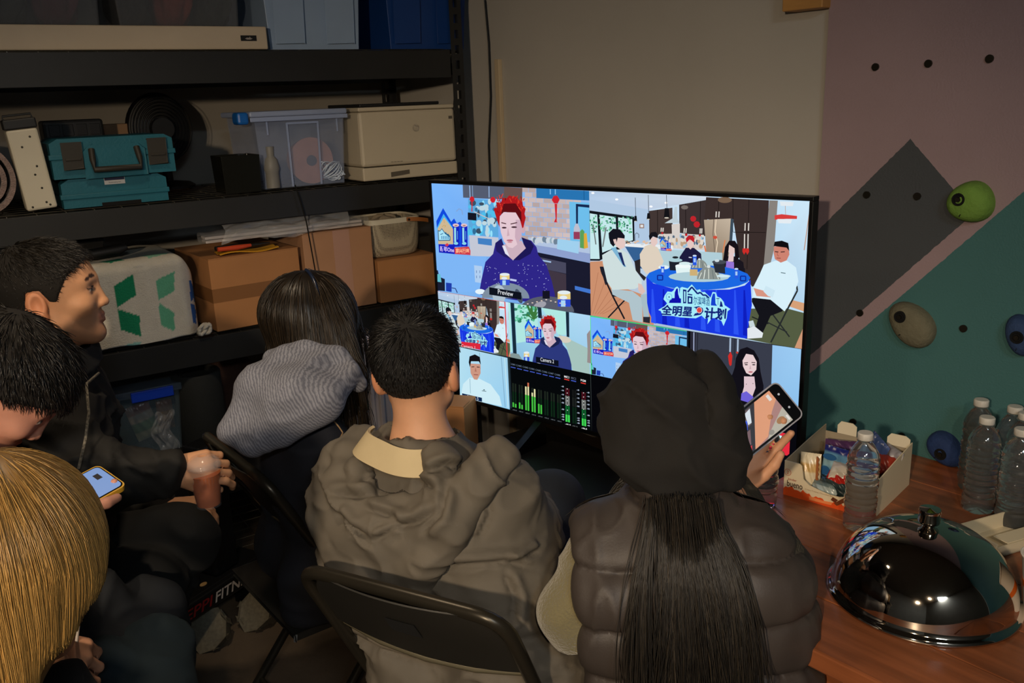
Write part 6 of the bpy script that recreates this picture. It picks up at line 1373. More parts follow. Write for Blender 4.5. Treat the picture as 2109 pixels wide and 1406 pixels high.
def hand(F_, wrist, ydir, back, thumb, curl=(30, 35, 25), spread=4.0, k=1.0, thumb_dir=None, curls=None):
    """five finger hand grown into a field: ydir along the fingers, back = normal of the back of the hand, thumb = +1/-1 side"""
    y = unit(ydir); z = np.asarray(back, float); z = unit(z - y * (z @ y)); x = np.cross(y, z); w = np.asarray(wrist, float)
    at = lambda a, b, c: w + (x * a + y * b + z * c) * k
    TOP_, F_ = F_, Field()
    for i, xx in enumerate((-0.030, -0.0105, 0.0105, 0.029)):
        F_.cone(at(xx * .55, 0.012, 0), at(xx, 0.082 - 0.006 * abs(i - 1.4), 0.0), 0.0155 * k, 0.0115 * k, 0.010)
    lens = ((0.036, 0.021, 0.017), (0.041, 0.026, 0.019), (0.044, 0.028, 0.019), (0.040, 0.025, 0.018))
    if thumb < 0: lens = lens[::-1]
    lens = [l for l in (lens if thumb > 0 else lens)]
    for i, xx in enumerate((-0.030, -0.0105, 0.0105, 0.029)):
        p = V(xx, 0.082 - 0.006 * abs(i - 1.4), 0.0); a = 0.0; sp = math.radians((i - 1.5) * spread); r = 0.0094
        cu = curl if curls is None else curls[i]
        for L_, c in zip(lens[i], cu):
            a += math.radians(c); q = p + L_ * V(math.sin(sp) * math.cos(a), math.cos(sp) * math.cos(a), -math.sin(a))
            F_.cone(at(*p), at(*q), r * k, r * 0.9 * k, 0.003); p = q; r *= 0.92
    p = V(0.022 * thumb, 0.020, -0.006); td = unit(V(0.62 * thumb, 0.68, -0.38) if thumb_dir is None else V(*thumb_dir))
    q = p + td * 0.040; t2 = unit(td + V(-0.15 * thumb, 0.35, -0.05)); q2 = q + t2 * 0.030; q3 = q2 + unit(t2 + V(-0.25 * thumb, 0.2, 0)) * 0.024
    F_.cone(at(*p), at(*q), 0.0155 * k, 0.0115 * k, 0.010); F_.cone(at(*q), at(*q2), 0.0110 * k, 0.0100 * k, 0.003); F_.cone(at(*q2), at(*q3), 0.0100 * k, 0.0080 * k, 0.003)
    TOP_.fn(Ball(F_, at(0, 0.08, -0.01), 0.135 * k), 0.008); return at
# ---------------------------------------------------------------- hair
RN = np.random.default_rng(7)
def strand_mesh(name, paths, r0, cols):
    n, s, _ = paths.shape
    t = np.gradient(paths, axis=1); t /= np.linalg.norm(t, axis=2, keepdims=True) + 1e-9
    u = np.cross(t, RN.normal(size=(n, 1, 3))); u /= np.linalg.norm(u, axis=2, keepdims=True) + 1e-9; w = np.cross(t, u)
    r = r0 * (1 - np.linspace(0, 1, s) ** 3 * 0.85)[None, :, None]
    ring = np.stack([paths + (u * math.cos(a) + w * math.sin(a)) * r for a in (0, 2.094, 4.189)], 2)      # n, s, 3, 3
    v = ring.reshape(-1, 3); b = (np.arange(n)[:, None] * s + np.arange(s - 1)[None]).reshape(-1) * 3
    f = np.concatenate([np.stack([b + k, b + (k + 1) % 3, b + 3 + (k + 1) % 3, b + 3 + k], 1) for k in range(3)])
    return np_mesh(name, v, f, np.repeat(cols, s * 3, axis=0))
def hair_cols(n, base, var, tip=None):
    c = np.tile(np.array(lin(base), dtype=np.float32), (n, 1)); c[:, :3] *= np.exp(RN.normal(0, var, (n, 1))); return c
def grow(root, d0, f, n, step, gravity=0.35, clear=0.004, wob=0.05, follow=None):
    """march strands from their roots: they keep their heading, sink with gravity and slide over the field f"""
    p = root.copy(); d = d0.copy(); out = [p.copy()]
    for k in range(n - 1):
        d = d + V(0, 0, -gravity) + RN.normal(0, wob, d.shape)
        if follow is not None: d = d + follow(p, k)
        d /= np.linalg.norm(d, axis=1, keepdims=True); p = p + d * step
        dist = f(p.astype(np.float32)).astype(np.float64); m = dist < clear
        if m.any():
            g = grad(f, p[m], 0.003); g /= np.linalg.norm(g, axis=1, keepdims=True) + 1e-9; p[m] += g * (clear - dist[m])[:, None]
            dd = d[m] - np.minimum(np.sum(d[m] * g, 1), 0)[:, None] * g; d[m] = dd / (np.linalg.norm(dd, axis=1, keepdims=True) + 1e-9)
        out.append(p.copy())
    return np.stack(out, 1)
def comb(root, crown, f, n, step, offs, grav=0.7, keep=0.8, wob=0.02, drift=None, stop=9.0):
    """hair lying on the surface of a hair volume, combed away from the crown and down"""
    p = root.copy(); d = p - crown; d /= np.linalg.norm(d, axis=1, keepdims=True) + 1e-9; out = [p.copy()]
    for k in range(n - 1):
        g = grad(f, p, 0.003); g /= np.linalg.norm(g, axis=1, keepdims=True) + 1e-9
        d = d * keep + V(0, 0, -grav) + RN.normal(0, wob, d.shape)
        if drift is not None: d = d + drift
        free = g[:, 2] < -0.35; halt = free & (k > n * stop)
        t = d - np.sum(d * g, 1, keepdims=True) * g; d = np.where(free[:, None], d, t); d /= np.linalg.norm(d, axis=1, keepdims=True) + 1e-9
        p = p + d * np.where(halt, 1e-4, step)[:, None]; e = f(p.astype(np.float32)).astype(np.float64) - offs; p = np.where(free[:, None], p, p - np.clip(e, -0.02, 0.02)[:, None] * g); out.append(p.copy())
    return np.stack(out, 1)
def on_field(f, n, lo, hi, cond):
    p = RN.uniform(lo, hi, (n * 6, 3))
    for _ in range(8):
        e = f(p.astype(np.float32)).astype(np.float64); g = grad(f, p, 0.003); p = p - np.clip(e, -0.05, 0.05)[:, None] * g / (np.sum(g * g, 1, keepdims=True) + 1e-6)
    return p[cond(p) & (np.abs(f(p.astype(np.float32))) < 0.004)][:n]
m_skin = mat('skin', (205, 160, 130), 0.55, attr='col', var=0.05, vscale=40, bump=0.05, bscale=500)
m_skin.node_tree.nodes['Principled BSDF'].inputs['Subsurface Weight'].default_value = 0.12
m_skin.node_tree.nodes['Principled BSDF'].inputs['Subsurface Radius'].default_value = (0.008, 0.004, 0.002)
def hairmat(name, rough=0.38): return mat(name, (20, 18, 16), rough, attr='col', spec=0.55)
m_hair = hairmat('dark hair'); m_blond = hairmat('blonde hair', 0.42)
SKIN = (214, 160, 124)
def person(label, base): return thing('person', label, 'person', T(base[0], base[1], 0))
def pm(root, name, v, q, m, col=None, label=None):
    o_ = np.array(root.matrix_world.translation) if root.matrix_world.translation.length else np.array(root.location)
    o = part(root, name, np_mesh(name, v - o_, q, col), m, label=label); return o
def body_mesh(root, F_, hd, h=0.0045, base=SKIN):
    v, q = skin_of(F_, h); return pm(root, 'body', v, q, m_skin, hd.colour(v, base))
def scalp(hd, n, cond):
    """points on the skull where cond(local) holds, with outward normals"""
    d = RN.normal(size=(n * 4, 3)); d /= np.linalg.norm(d, axis=1, keepdims=True); q = V(0, -0.01, 0.035) + d * 0.095
    for _ in range(4):
        e = hd.cranium(q); g = grad(hd.cranium, q); q = q - e[:, None] * g / (np.sum(g * g, 1, keepdims=True) + 1e-6)
    m = cond(q); q = q[m][:n]; g = grad(hd.cranium, q); g /= np.linalg.norm(g, axis=1, keepdims=True)
    return hd.c + (q * hd.k) @ hd.R.T, g @ hd.R.T, q
def short_hair(root, hd, cond, length, col, n=3000, whorl=(0.012, -0.075, 0.105), lift=0.35, cap=0.007, mm=None, seglen=6, fwd=0.0, r0=0.0008):
    capf = Field(); capf.fn(lambda p: np.maximum((hd.cranium(hd.loc(p)) - cap / hd.k) * hd.k, -0.9 * hd.k * condd(hd.loc(p), cond)), 0.001); capf.it[0][1].box = hd.box
    v, q = surface(capf, 0.004)
    pm(root, 'hair', v, q, hairmat('hair cap', 0.9), np.tile(np.array(lin(col), dtype=np.float32), (len(v), 1)))
    p, g, ql = scalp(hd, n, lambda q: condd(q, cond) > 0.002)
    fl = ql - V(*whorl); fl = fl - g @ hd.R * 0; fl = fl @ hd.R.T; fl -= np.sum(fl * g, 1, keepdims=True) * g; fl /= np.linalg.norm(fl, axis=1, keepdims=True) + 1e-9
    L_ = length(ql) if callable(length) else np.full(len(p), length)
    d0 = fl + g * lift + RN.normal(0, 0.18, p.shape) + hd.R[:, 1] * fwd; d0 /= np.linalg.norm(d0, axis=1, keepdims=True)
    out = [p + g * cap * 0.8]; d = d0
    for k in range(seglen - 1):
        out.append(out[-1] + d * (L_ / (seglen - 1))[:, None]); d = d - g * 0.10 + RN.normal(0, 0.05, d.shape); d /= np.linalg.norm(d, axis=1, keepdims=True)
    me = strand_mesh('hair_strands', np.stack(out, 1), r0, hair_cols(len(p), col, 0.45))
    o_ = np.array(root.location); n_ = len(me.vertices); co = np.empty(n_ * 3, dtype=np.float32); me.vertices.foreach_get('co', co); co = (co.reshape(-1, 3) - o_).astype(np.float32); me.vertices.foreach_set('co', co.ravel()); me.update()
    part(root, 'hair_strands', me, mm or m_hair, kind='stuff')
def condd(q, cond): return cond(q)
def strands(root, paths, r0, base, var, m, name='hair_strands'):
    me = strand_mesh(name, paths - np.array(root.location), r0, hair_cols(len(paths), base, var)); return part(root, name, me, m, kind='stuff')

def hl(back, side, front):
    return lambda q: q[:, 2] - np.interp(q[:, 1], [-0.11, -0.055, -0.034, -0.006, 0.008, 0.020, 0.032, 0.050, 0.088], [back, back + 0.012, side, side, 0.002, 0.0, 0.022, front * .66, front])
def seat_legs(hipL, kneeL, footL, hipR, kneeR, footR, r=(0.092, 0.068, 0.056)):
    F_ = Field(); F_.cone(hipL, hipR, 0.105, 0.105, 0.03)
    for a, b, c in ((hipL, kneeL, footL), (hipR, kneeR, footR)):
        F_.cone(a, b, r[0], r[1], 0.03); F_.cone(b, c, r[1] * .97, r[2], 0.02)
    return F_
def shoe(root, foot, fwd, col=(20, 20, 22)):
    f = unit(V(fwd[0], fwd[1], 0)); F_ = Field(); a = V(foot[0], foot[1], 0.045)
    F_.cone(a - f * 0.05, a + f * 0.13 - V(0, 0, 0.008), 0.042, 0.034, 0.02); F_.cone(a - f * 0.03, a - f * 0.03 + V(0, 0, 0.05), 0.042, 0.042, 0.02)
    F_.sub(lambda p: p[:, 2] - 0.004, 0.004)
    v, q = surface(F_, 0.008); pm(root, 'shoe', v, q, mat('shoe %d' % col[0], col, 0.5))
def stand_on(foot): return V(foot[0], foot[1], 0.10)
def person_seat(label, xy, fwd):
    x = unit(V(fwd[1], -fwd[0], 0)); return folding_chair(label, frame((xy[0], xy[1], 0), x))
def fabric(name, col, rough=0.85, bscale=900, bump=0.1, var=0.1, crease=0.0, **k):
    new = name not in MATS; m = mat(name, col, rough, var=var, vscale=9, bump=bump, bscale=bscale, **k)
    if crease and new:                                       # crisp small creases of a woven shell
        N, L, B = nodes(m); tcn = N.new('ShaderNodeTexCoord'); mpn = N.new('ShaderNodeMapping'); mpn.inputs['Scale'].default_value = (1, 1, 1.9); mpn.inputs['Rotation'].default_value = (0.2, 0.6, 0.3)
        L.new(tcn.outputs['Object'], mpn.inputs[0]); nz = N.new('ShaderNodeTexNoise'); nz.noise_type = 'RIDGED_MULTIFRACTAL'; nz.inputs['Scale'].default_value = 5.5; nz.inputs['Detail'].default_value = 3; nz.inputs['Distortion'].default_value = 0.8
        L.new(mpn.outputs[0], nz.inputs['Vector']); bp = N.new('ShaderNodeBump'); bp.inputs['Strength'].default_value = crease; bp.inputs['Distance'].default_value = 0.02
        L.new(nz.outputs['Fac'], bp.inputs['Height'])
        if B.inputs['Normal'].links: L.new(B.inputs['Normal'].links[0].from_socket, bp.inputs['Normal'])
        L.new(bp.outputs[0], B.inputs['Normal'])
    return m
def stool(label, pv):
    t = thing('stool', label, 'stool', T(pv[0], pv[1], 0), 'low stools under the seated people')
    part(t, 'seat', MB().lathe([(0.0, 0.400), (0.15, 0.400), (0.165, 0.408), (0.165, 0.428), (0.15, 0.436), (0.0, 0.437)], 32), mat('black laminate', (13, 13, 14), 0.5), smooth=40)
    for k in range(4):
        a = math.pi / 4 + k * math.pi / 2; part(t, 'leg', MB().tube([(0.10 * math.cos(a), 0.10 * math.sin(a), 0.399), (0.15 * math.cos(a), 0.15 * math.sin(a), 0.0)], 0.012, 10), m_tube, smooth=60)

# ================================================================== man in the grey jacket (centre)
R5 = unit(V(0.888, -0.46, 0)); F5 = unit(V(0.46, 0.888, 0))
hd5 = Head(P(860, 764, 1.70), V(0.14, 0.98, 0.06), V(-0.05, 0.05, 1), 0.97)
PV5 = V(-0.105, 1.50, 0.545)
p5 = person('man with cropped black hair in a grey hooded jacket, back to the camera', PV5)
nb = hd5.w(0, -0.045, -0.165); nb = nb; SL = P(775, 1000, 1.76); SR = P(1030, 1000, 1.68); mid = (SL + SR) / 2
elL = P(748, 1170, 1.76); haL = V(-0.16, 1.93, 0.66); elR = P(1062, 1110, 1.74); haR = V(0.06, 1.90, 0.68)
B5 = Field().fn(hd5, 0.02)
B5.cone(hd5.w(0, -0.030, -0.03), nb, 0.048, 0.052, 0.025); B5.cone(nb, mid * .6 + PV5 * .4, 0.06, 0.08, 0.05); B5.cone(SL, SR, 0.05, 0.05, 0.04); B5.cone(mid, PV5, 0.08, 0.09, 0.05)
for s, e, h_ in ((SL, elL, haL), (SR, elR, haR)): B5.cone(s, e, 0.05, 0.04, 0.03); B5.cone(e, h_, 0.04, 0.027, 0.02)
hand(B5, haL, F5 + V(0.3, 0, -0.2), V(0, 0, 1), 1, (25, 35, 25)); hand(B5, haR, F5 + V(-0.5, 0, -0.1), V(0, 0, 1), -1, (25, 35, 25))
body_mesh(p5, B5, hd5, 0.0055)
short_hair(p5, hd5, hl(-0.062, 0.012, 0.085), lambda q: np.interp(q[:, 2], [-0.06, 0.02, 0.09], [0.004, 0.008, 0.024]), (17, 15, 14), 3600, (0.010, -0.062, 0.112), 0.45, 0.0055)
J5 = Field()
J5.cone(PV5 - R5 * 0.10 + V(0, 0, 0.0), mid - R5 * 0.085 - V(0, 0, 0.06), 0.125, 0.135, 0.05); J5.cone(PV5 + R5 * 0.11, mid + R5 * 0.085 - V(0, 0, 0.06), 0.125, 0.135, 0.05)
J5.cone(SL + V(0.03, 0, -0.02), SR + V(-0.03, 0, -0.02), 0.078, 0.078, 0.06); J5.cone(mid + V(0, 0, -0.02), nb + V(0, 0, 0.005), 0.11, 0.085, 0.05)
for s, e, h_ in ((SL + V(0.02, 0, -0.03), elL, haL), (SR + V(-0.02, 0, -0.03), elR, haR)): J5.cone(s, e, 0.082, 0.072, 0.04); J5.cone(e, e + (h_ - e) * 0.88, 0.070, 0.045, 0.03)
J5.sub(lambda p: d_cone(p, nb - V(0, 0, 0.02), hd5.w(0, 0.0, 0.05), 0.064, 0.085), 0.012)
J5.sub(lambda p: p[:, 2] - 0.50, 0.02)
def w5(p):
    d = 0.016 * ridge(p, (6, 6, 13), 1.0, 3.0) + 0.016 * ridge(p @ np.array([[0.8, 0, 0.6], [0, 1, 0], [-0.6, 0, 0.8]]), (5, 5, 17), 5.0, 4) + 0.004 * ridge(p, (30, 30, 42), 9.0, 2)
    hem = np.exp(-((p[:, 2] - 0.70 + 0.1 * (p @ R5 - PV5 @ R5)) / 0.012) ** 2) * -0.012
    return d - 0.008 + hem
v, q = skin_of(J5, 0.006, w5); J5V, J5Q = v, q
m_j5 = fabric('taupe shell fabric', (98, 91, 80), 0.8, crease=0.55)
def project(v):
    c = (v - EYE) @ _R; return np.stack([CXP + F * c[:, 0] / c[:, 2], CYP + F * c[:, 1] / c[:, 2]], 1)
def creases(v, f, lines, depth=0.012, w=6.0):
    """press long folds into a garment: each line is a groove with a soft roll beside it"""
    g = grad(f, v); n_ = g / (np.linalg.norm(g, axis=1, keepdims=True) + 1e-9); face = np.sum(n_ * (v - EYE), 1) < 0; uv = project(v); off = np.zeros(len(v))
    for ln in lines:
        ln = np.array(ln, float); best = np.full(len(v), 1e9); tt = np.zeros(len(v)); L_ = len(ln) - 1
        for i, (a, b_) in enumerate(zip(ln, ln[1:])):
            ab = b_ - a; t = np.clip(((uv - a) @ ab) / (ab @ ab), 0, 1); q_ = uv - a - t[:, None] * ab; sgn = np.sign(ab[0] * q_[:, 1] - ab[1] * q_[:, 0]); d = np.linalg.norm(q_, axis=1)
            m = d < np.abs(best); best = np.where(m, d * sgn, best); tt = np.where(m, (i + t) / L_, tt)
        fade = np.clip(np.minimum(tt, 1 - tt) * 6 + 0.15, 0, 1)
        off += fade * (-depth * np.exp(-(best / w) ** 2) + depth * 1.1 * np.exp(-((best + w * 2.6) / (w * 1.9)) ** 2))
    return v + n_ * (off * face)[:, None]
# hood hanging between the shoulders
H5 = Field(); bk = -F5
def arc(wd, drop, out, n=13, rise=0.0, fr=0.05):
    pts = []
    for k in range(n):
        a = math.pi * k / (n - 1); x = -math.cos(a) * wd; s = math.sin(a)
        pts.append(nb + R5 * x + V(0, 0, -0.005 - drop * s ** 1.3 + rise * (1 - s)) + bk * (out * s ** 0.8) + F5 * fr * (1 - s))
    return pts
def onto(f, p, off):
    x = np.asarray(p, float)[None]
    for _ in range(12):
        e = f(x.astype(np.float32)).astype(float); g = grad(f, x, 0.004); x = x - (e - off)[:, None] * g / (np.sum(g * g, 1, keepdims=True) + 1e-6) * 0.8
    return x[0]
for wd, drop, r, sk in ((0.094, 0.044, 0.018, 0.0), (0.118, 0.084, 0.026, -0.010), (0.140, 0.128, 0.028, -0.020), (0.150, 0.180, 0.028, -0.024), (0.140, 0.232, 0.026, -0.020)):
    pts = []
    for k in range(15):
        a = math.pi * k / 14; x = -math.cos(a) * wd; sn = math.sin(a)
        q_ = nb + R5 * (x + sk * sn) + V(0, 0, 0.012 - drop * sn ** 1.1 - 0.05 * (1 - sn)) + bk * (0.16 * sn + 0.02) + F5 * 0.03 * (1 - sn)
        pts.append(onto(J5, q_, r * (0.75 if drop < 0.2 else 0.55)))
    H5.chain(pts, [r * (0.8 + 0.3 * math.sin(math.pi * k / 14)) for k in range(15)], 0.016)
H5.cone(onto(J5, nb + V(0, 0, -0.10) + bk * 0.2 - R5 * 0.05, 0.016), onto(J5, nb + V(0, 0, -0.14) + bk * 0.2 + R5 * 0.05, 0.016), 0.034, 0.034, 0.03)
H5.sub(lambda p: d_cone(p, nb - V(0, 0, 0.03), hd5.w(0, -0.01, 0.05), 0.066, 0.088), 0.015)
def wh5(p): return 0.012 * ridge(p @ np.array([[0.75, 0, 0.66], [0, 1, 0], [-0.66, 0, 0.75]]), (8, 8, 20), 2.0, 3) + 0.006 * ridge(p, (18, 12, 30), 7.0, 2.5) - 0.005
v, q = skin_of(H5, 0.005, wh5)
v = creases(v, H5, [[(745, 985), (786, 1012)], [(673, 1016), (741, 1021), (798, 1010), (866, 993), (905, 1010)], [(750, 1044), (820, 1070), (770, 1084)], [(764, 1118), (815, 1086), (860, 1075), (900, 1047)], [(880, 975), (920, 955), (950, 965)], [(690, 1050), (720, 1085), (760, 1105)], [(920, 1000), (905, 1060), (870, 1095)]], 0.011, 6)
pm(p5, 'hood', v, q, m_j5)
J5V = creases(J5V, J5, [[(882, 1168), (962, 1163), (1035, 1157), (1097, 1168)], [(1052, 1160), (1114, 1132)], [(985, 1110), (1010, 1060), (1000, 1020)], [(690, 1130), (760, 1160), (850, 1168)], [(700, 1290), (790, 1340), (900, 1372)], [(960, 1390), (1040, 1340), (1075, 1290)], [(1040, 1180), (1060, 1230), (1055, 1290)]], 0.011, 6)
pm(p5, 'jacket', J5V, J5Q, m_j5)
axn = unit(hd5.w(0, -0.03, -0.03) - nb)
def lining(u, v):
    f_ = math.radians(-78 + 112 * u); r = 0.092 + 0.030 * (1 - v) + 0.004 * math.sin(u * 9)
    q_ = nb + V(0, 0, 0.014 + 0.042 * v + 0.003 * math.sin(u * 5)) + R5 * r * 1.12 * math.sin(f_) + bk * r * math.cos(f_)
    return q_ - PV5 * V(1, 1, 0)
part(p5, 'collar_lining', MB().sheet(lining, 28, 8, 0.006), fabric('cream lining', (196, 178, 140)), smooth=60, label='cream lining of the open hood')
kR = P(1135, 1035, 2.03); kL = PV5 + F5 * 0.40 - R5 * 0.13 + V(0, 0, 0.03); fL = stand_on(kL + F5 * 0.06); fR = P(1165, 1230, 2.02)
Lg5 = seat_legs(PV5 - R5 * 0.09 - V(0, 0, 0.01), kL, fL, PV5 + R5 * 0.09 - V(0, 0, 0.01), kR, V(fR[0], fR[1], 0.42))
Lg5.cone(V(fR[0], fR[1], 0.42), V(fR[0] - 0.03, fR[1] - 0.02, 0.12), 0.056, 0.045)
v, q = skin_of(Lg5, 0.010, lambda p: 0.010 * ridge(p, (9, 9, 9), 3, 2)); pm(p5, 'trousers', v, q, fabric('dark slate denim', (44, 50, 60)))
shoe(p5, fL, F5); shoe(p5, fR, F5)

# ================================================================== woman in the quilted vest (right)
R6 = unit(V(0.99, -0.12, 0)); F6 = unit(V(0.12, 0.99, 0))
hd6 = Head(P(1380, 880, 1.51), V(0.25, 0.96, 0.0), V(0.02, 0, 1), 0.88)
PV6 = V(0.305, 1.375, 0.545)
p6 = person('woman in a black hood and quilted vest holding up a phone', PV6)
nb6 = P(1392, 1055, 1.475); SL6 = P(1216, 1130, 1.50); SR6 = P(1566, 1128, 1.47); mid6 = (SL6 + SR6) / 2
elL6 = P(1186, 1262, 1.50); haL6 = V(0.26, 1.60, 0.70); elR6 = P(1585, 1185, 1.60); wrR6 = P(1497, 1002, 1.60)
B6 = Field().fn(hd6, 0.02); B6.cone(hd6.w(0, -0.03, -0.03), nb6, 0.048, 0.052, 0.03); B6.cone(nb6, mid6, 0.06, 0.10, 0.04); B6.cone(SL6 + R6 * 0.02 - V(0, 0, 0.02), SR6 - R6 * 0.02 - V(0, 0, 0.02), 0.036, 0.036, 0.03); B6.cone(mid6, PV6, 0.07, 0.09, 0.05)
B6.cone(SL6 - V(0, 0, 0.02), elL6, 0.038, 0.036, 0.02); B6.cone(elL6, haL6, 0.036, 0.025, 0.02); B6.cone(SR6 - V(0, 0, 0.02), elR6, 0.038, 0.036, 0.02); B6.cone(elR6, wrR6, 0.036, 0.025, 0.02)
hand(B6, haL6, F6 + V(0.5, 0, 0), V(0, 0, 1), 1)
PH6 = P(1560, 872, 1.615)                                   # centre of her phone
rgt, dwn, fwd_ = _R[:, 0], _R[:, 1], _R[:, 2]
lax = unit(rgt * 0.80 - dwn * 0.60 + fwd_ * 0.10); nrm = unit(-fwd_ + rgt * -0.12 - dwn * 0.10); sax = unit(np.cross(lax, nrm)); nrm = np.cross(sax, lax)
wrR6 = P(1508, 1005, 1.645)
hand(B6, wrR6, unit(P(1590, 868, 1.645) - wrR6), fwd_ + rgt * 0.15, -1, curls=((8, 14, 12), (8, 16, 12), (8, 18, 14), (10, 20, 16)), thumb_dir=(-0.35, 0.85, -0.40), k=0.95)
body_mesh(p6, B6, hd6, 0.0048, (208, 152, 116))
HD6 = Field()
HD6.ell(P(1362, 842, 1.50), (0.098, 0.125, 0.108), None, 0.02); HD6.ell(P(1463, 832, 1.49), (0.046, 0.11, 0.086), None, 0.004); HD6.ell(P(1302, 872, 1.49), (0.054, 0.11, 0.066), None, 0.02)
HD6.ell(P(1385, 918, 1.47), (0.115, 0.105, 0.060), None, 0.025); HD6.ell(P(1396, 962, 1.465), (0.082, 0.085, 0.040), None, 0.02); HD6.ell(P(1484, 920, 1.49), (0.034, 0.09, 0.07), None, 0.02)
HD6.sub(lambda p: d_ell(p, hd6.w(0, 0.095, -0.01), V(0.075, 0.09, 0.10), hd6.R), 0.01)
v, q = skin_of(HD6, 0.006, lambda p: 0.014 * ridge(p @ np.array([[0.8, 0, 0.6], [0, 1, 0], [-0.6, 0, 0.8]]), (7, 7, 18), 4.0, 3.0) + 0.004 * ridge(p, (20, 20, 28), 6.0, 2) - 0.007)
pm(p6, 'hood', v, q, fabric('black fleece', (25, 23, 21), 0.92))
VS = Field()
for s in (-1, 1):
    VS.cone(PV6 + R6 * 0.095 * s, mid6 + R6 * 0.10 * s - V(0, 0, 0.07), 0.135, 0.125, 0.05)
VS.cone(SL6 + V(0.045, 0, -0.02), SR6 + V(-0.04, 0, -0.02), 0.074, 0.078, 0.06); VS.cone(mid6, nb6 + V(0, 0, 0.01), 0.105, 0.075, 0.05); VS.cone(nb6 + V(0, 0, 0.01), hd6.w(0, -0.02, -0.10), 0.07, 0.066, 0.03)
VS.sub(lambda p: d_cone(p, nb6 - V(0, 0, 0.01), hd6.w(0, 0.0, 0.05), 0.05, 0.08), 0.01)
VS.sub(lambda p: ((p - SL6 + R6 * 0.022) @ R6 - 0.10 * (SL6[2] - p[:, 2])).astype(p.dtype), 0.012)
zb6 = [1.085, 0.988, 0.893, 0.80, 0.70, 0.60, 0.50]
def wv6(p):
    zz = p[:, 2] + 0.010 * np.sin(p[:, 0] * 14) + 0.010 * vn(p * 9, 2); d = np.full(len(p), 0.0)
    z0 = np.array(zb6[::-1]); i = np.clip(np.searchsorted(z0, zz) - 1, 0, len(z0) - 2); t = np.clip((zz - z0[i]) / (z0[i + 1] - z0[i]), 0, 1)
    puff = (4 * t * (1 - t)) ** 0.42
    return 0.026 * puff - 0.016 + 0.006 * ridge(p, (24, 24, 9), 3.0, 2.5) + 0.006 * ridge(p, (9, 9, 30), 8.0, 3) * (1 - puff)
v, q = skin_of(VS, 0.0065, wv6); pm(p6, 'vest', v, q, fabric('brown black quilted nylon', (60, 53, 49), 0.55, 300, 0.06, crease=0.25))
S6 = Field(); S6.cone(SL6 + V(0.022, 0, -0.015), elL6, 0.062, 0.050, 0.03); S6.cone(elL6, elL6 + (haL6 - elL6) * 0.85, 0.054, 0.036, 0.03)
v, q = skin_of(S6, 0.0065, lambda p: 0.010 * ridge(p, (14, 14, 20), 2, 2)); pm(p6, 'sleeve', v, q, fabric('olive fleece', (112, 104, 74), 0.95, 200, 0.5, sheen=0.4), label='olive fleece sleeve')
S6 = Field(); S6.cone(SR6 + V(0.0, 0, -0.02), elR6, 0.068, 0.056, 0.03); S6.cone(elR6, elR6 + (wrR6 - elR6) * 0.93, 0.052, 0.036, 0.03)
v, q = skin_of(S6, 0.0065, lambda p: 0.008 * ridge(p, (14, 14, 20), 4, 2)); pm(p6, 'sleeve', v, q, fabric('dark olive fleece', (58, 54, 44), 0.95, 200, 0.5))
# long hair falling out of the hood over the vest
n = 760; nc = 30; cl_ = RN.uniform(-1, 1, nc); ci_ = RN.integers(0, nc, n); t_ = cl_[ci_] + RN.normal(0, 0.045, n)
root = np.array([nb6 + R6 * (0.050 * a + 0.002) - F6 * (0.070 + 0.03 * (1 - a * a)) + V(0, 0, 0.075 - 0.02 * a * a) for a in t_]) + RN.normal(0, 0.004, (n, 3))
d0 = np.array([V(0, -0.18, -1) + R6 * (0.13 * a + 0.11) for a in t_])
vsn = Field().fn(lambda p: VS(p) - 0.012); hp = grow(root, d0, vsn, 24, 0.026, 0.25, 0.004, 0.028, lambda p, k: (R6 * 0.012)[None] * (k < 8))
kk = np.arange(24) / 23; am = RN.normal(0, 0.022, nc)[ci_]; fq = RN.uniform(2, 5, nc)[ci_]; fz = RN.uniform(0, 6.3, nc)[ci_]
hp = hp + R6 * (am[:, None] * kk[None] * np.sin(fq[:, None] * kk[None] + fz[:, None]))[..., None]
en = np.clip((RN.uniform(0.5, 1.15, nc)[ci_] * 24 + RN.normal(0, 2, n)).astype(int), 8, 23)
for i_ in range(n): hp[i_, en[i_]:] = hp[i_, en[i_]]
strands(p6, hp, 0.0008, (27, 22, 15), 0.6, hairmat('long black hair', 0.55))
n = 160; a = RN.uniform(-1, 1, n); root = np.array([hd6.w(x * 0.075, -0.01, -0.115) for x in np.sign(a) * (0.8 + 0.4 * np.abs(a))]) + RN.normal(0, 0.006, (n, 3)); d0 = np.array([R6 * np.sign(x) * 0.8 + V(0, -0.4, -0.6) for x in a])
hp = grow(root, d0, vsn, 12, 0.012, 0.25, 0.004, 0.12); strands(p6, hp, 0.0008, (26, 21, 15), 0.5, m_hair, 'stray_hair')
hL = PV6 - R6 * 0.085; hR = PV6 + R6 * 0.085; kL = hL + F6 * 0.40 + V(-0.02, 0, 0.0); kR = hR + F6 * 0.41; fL = stand_on(kL + F6 * 0.03); fR = stand_on(kR + F6 * 0.03)
v, q = skin_of(seat_legs(hL, kL, fL, hR, kR, fR, (0.085, 0.062, 0.05)), 0.012); pm(p6, 'trousers', v, q, fabric('black trousers', (22, 22, 24)))
shoe(p6, fL, F6); shoe(p6, fR, F6)
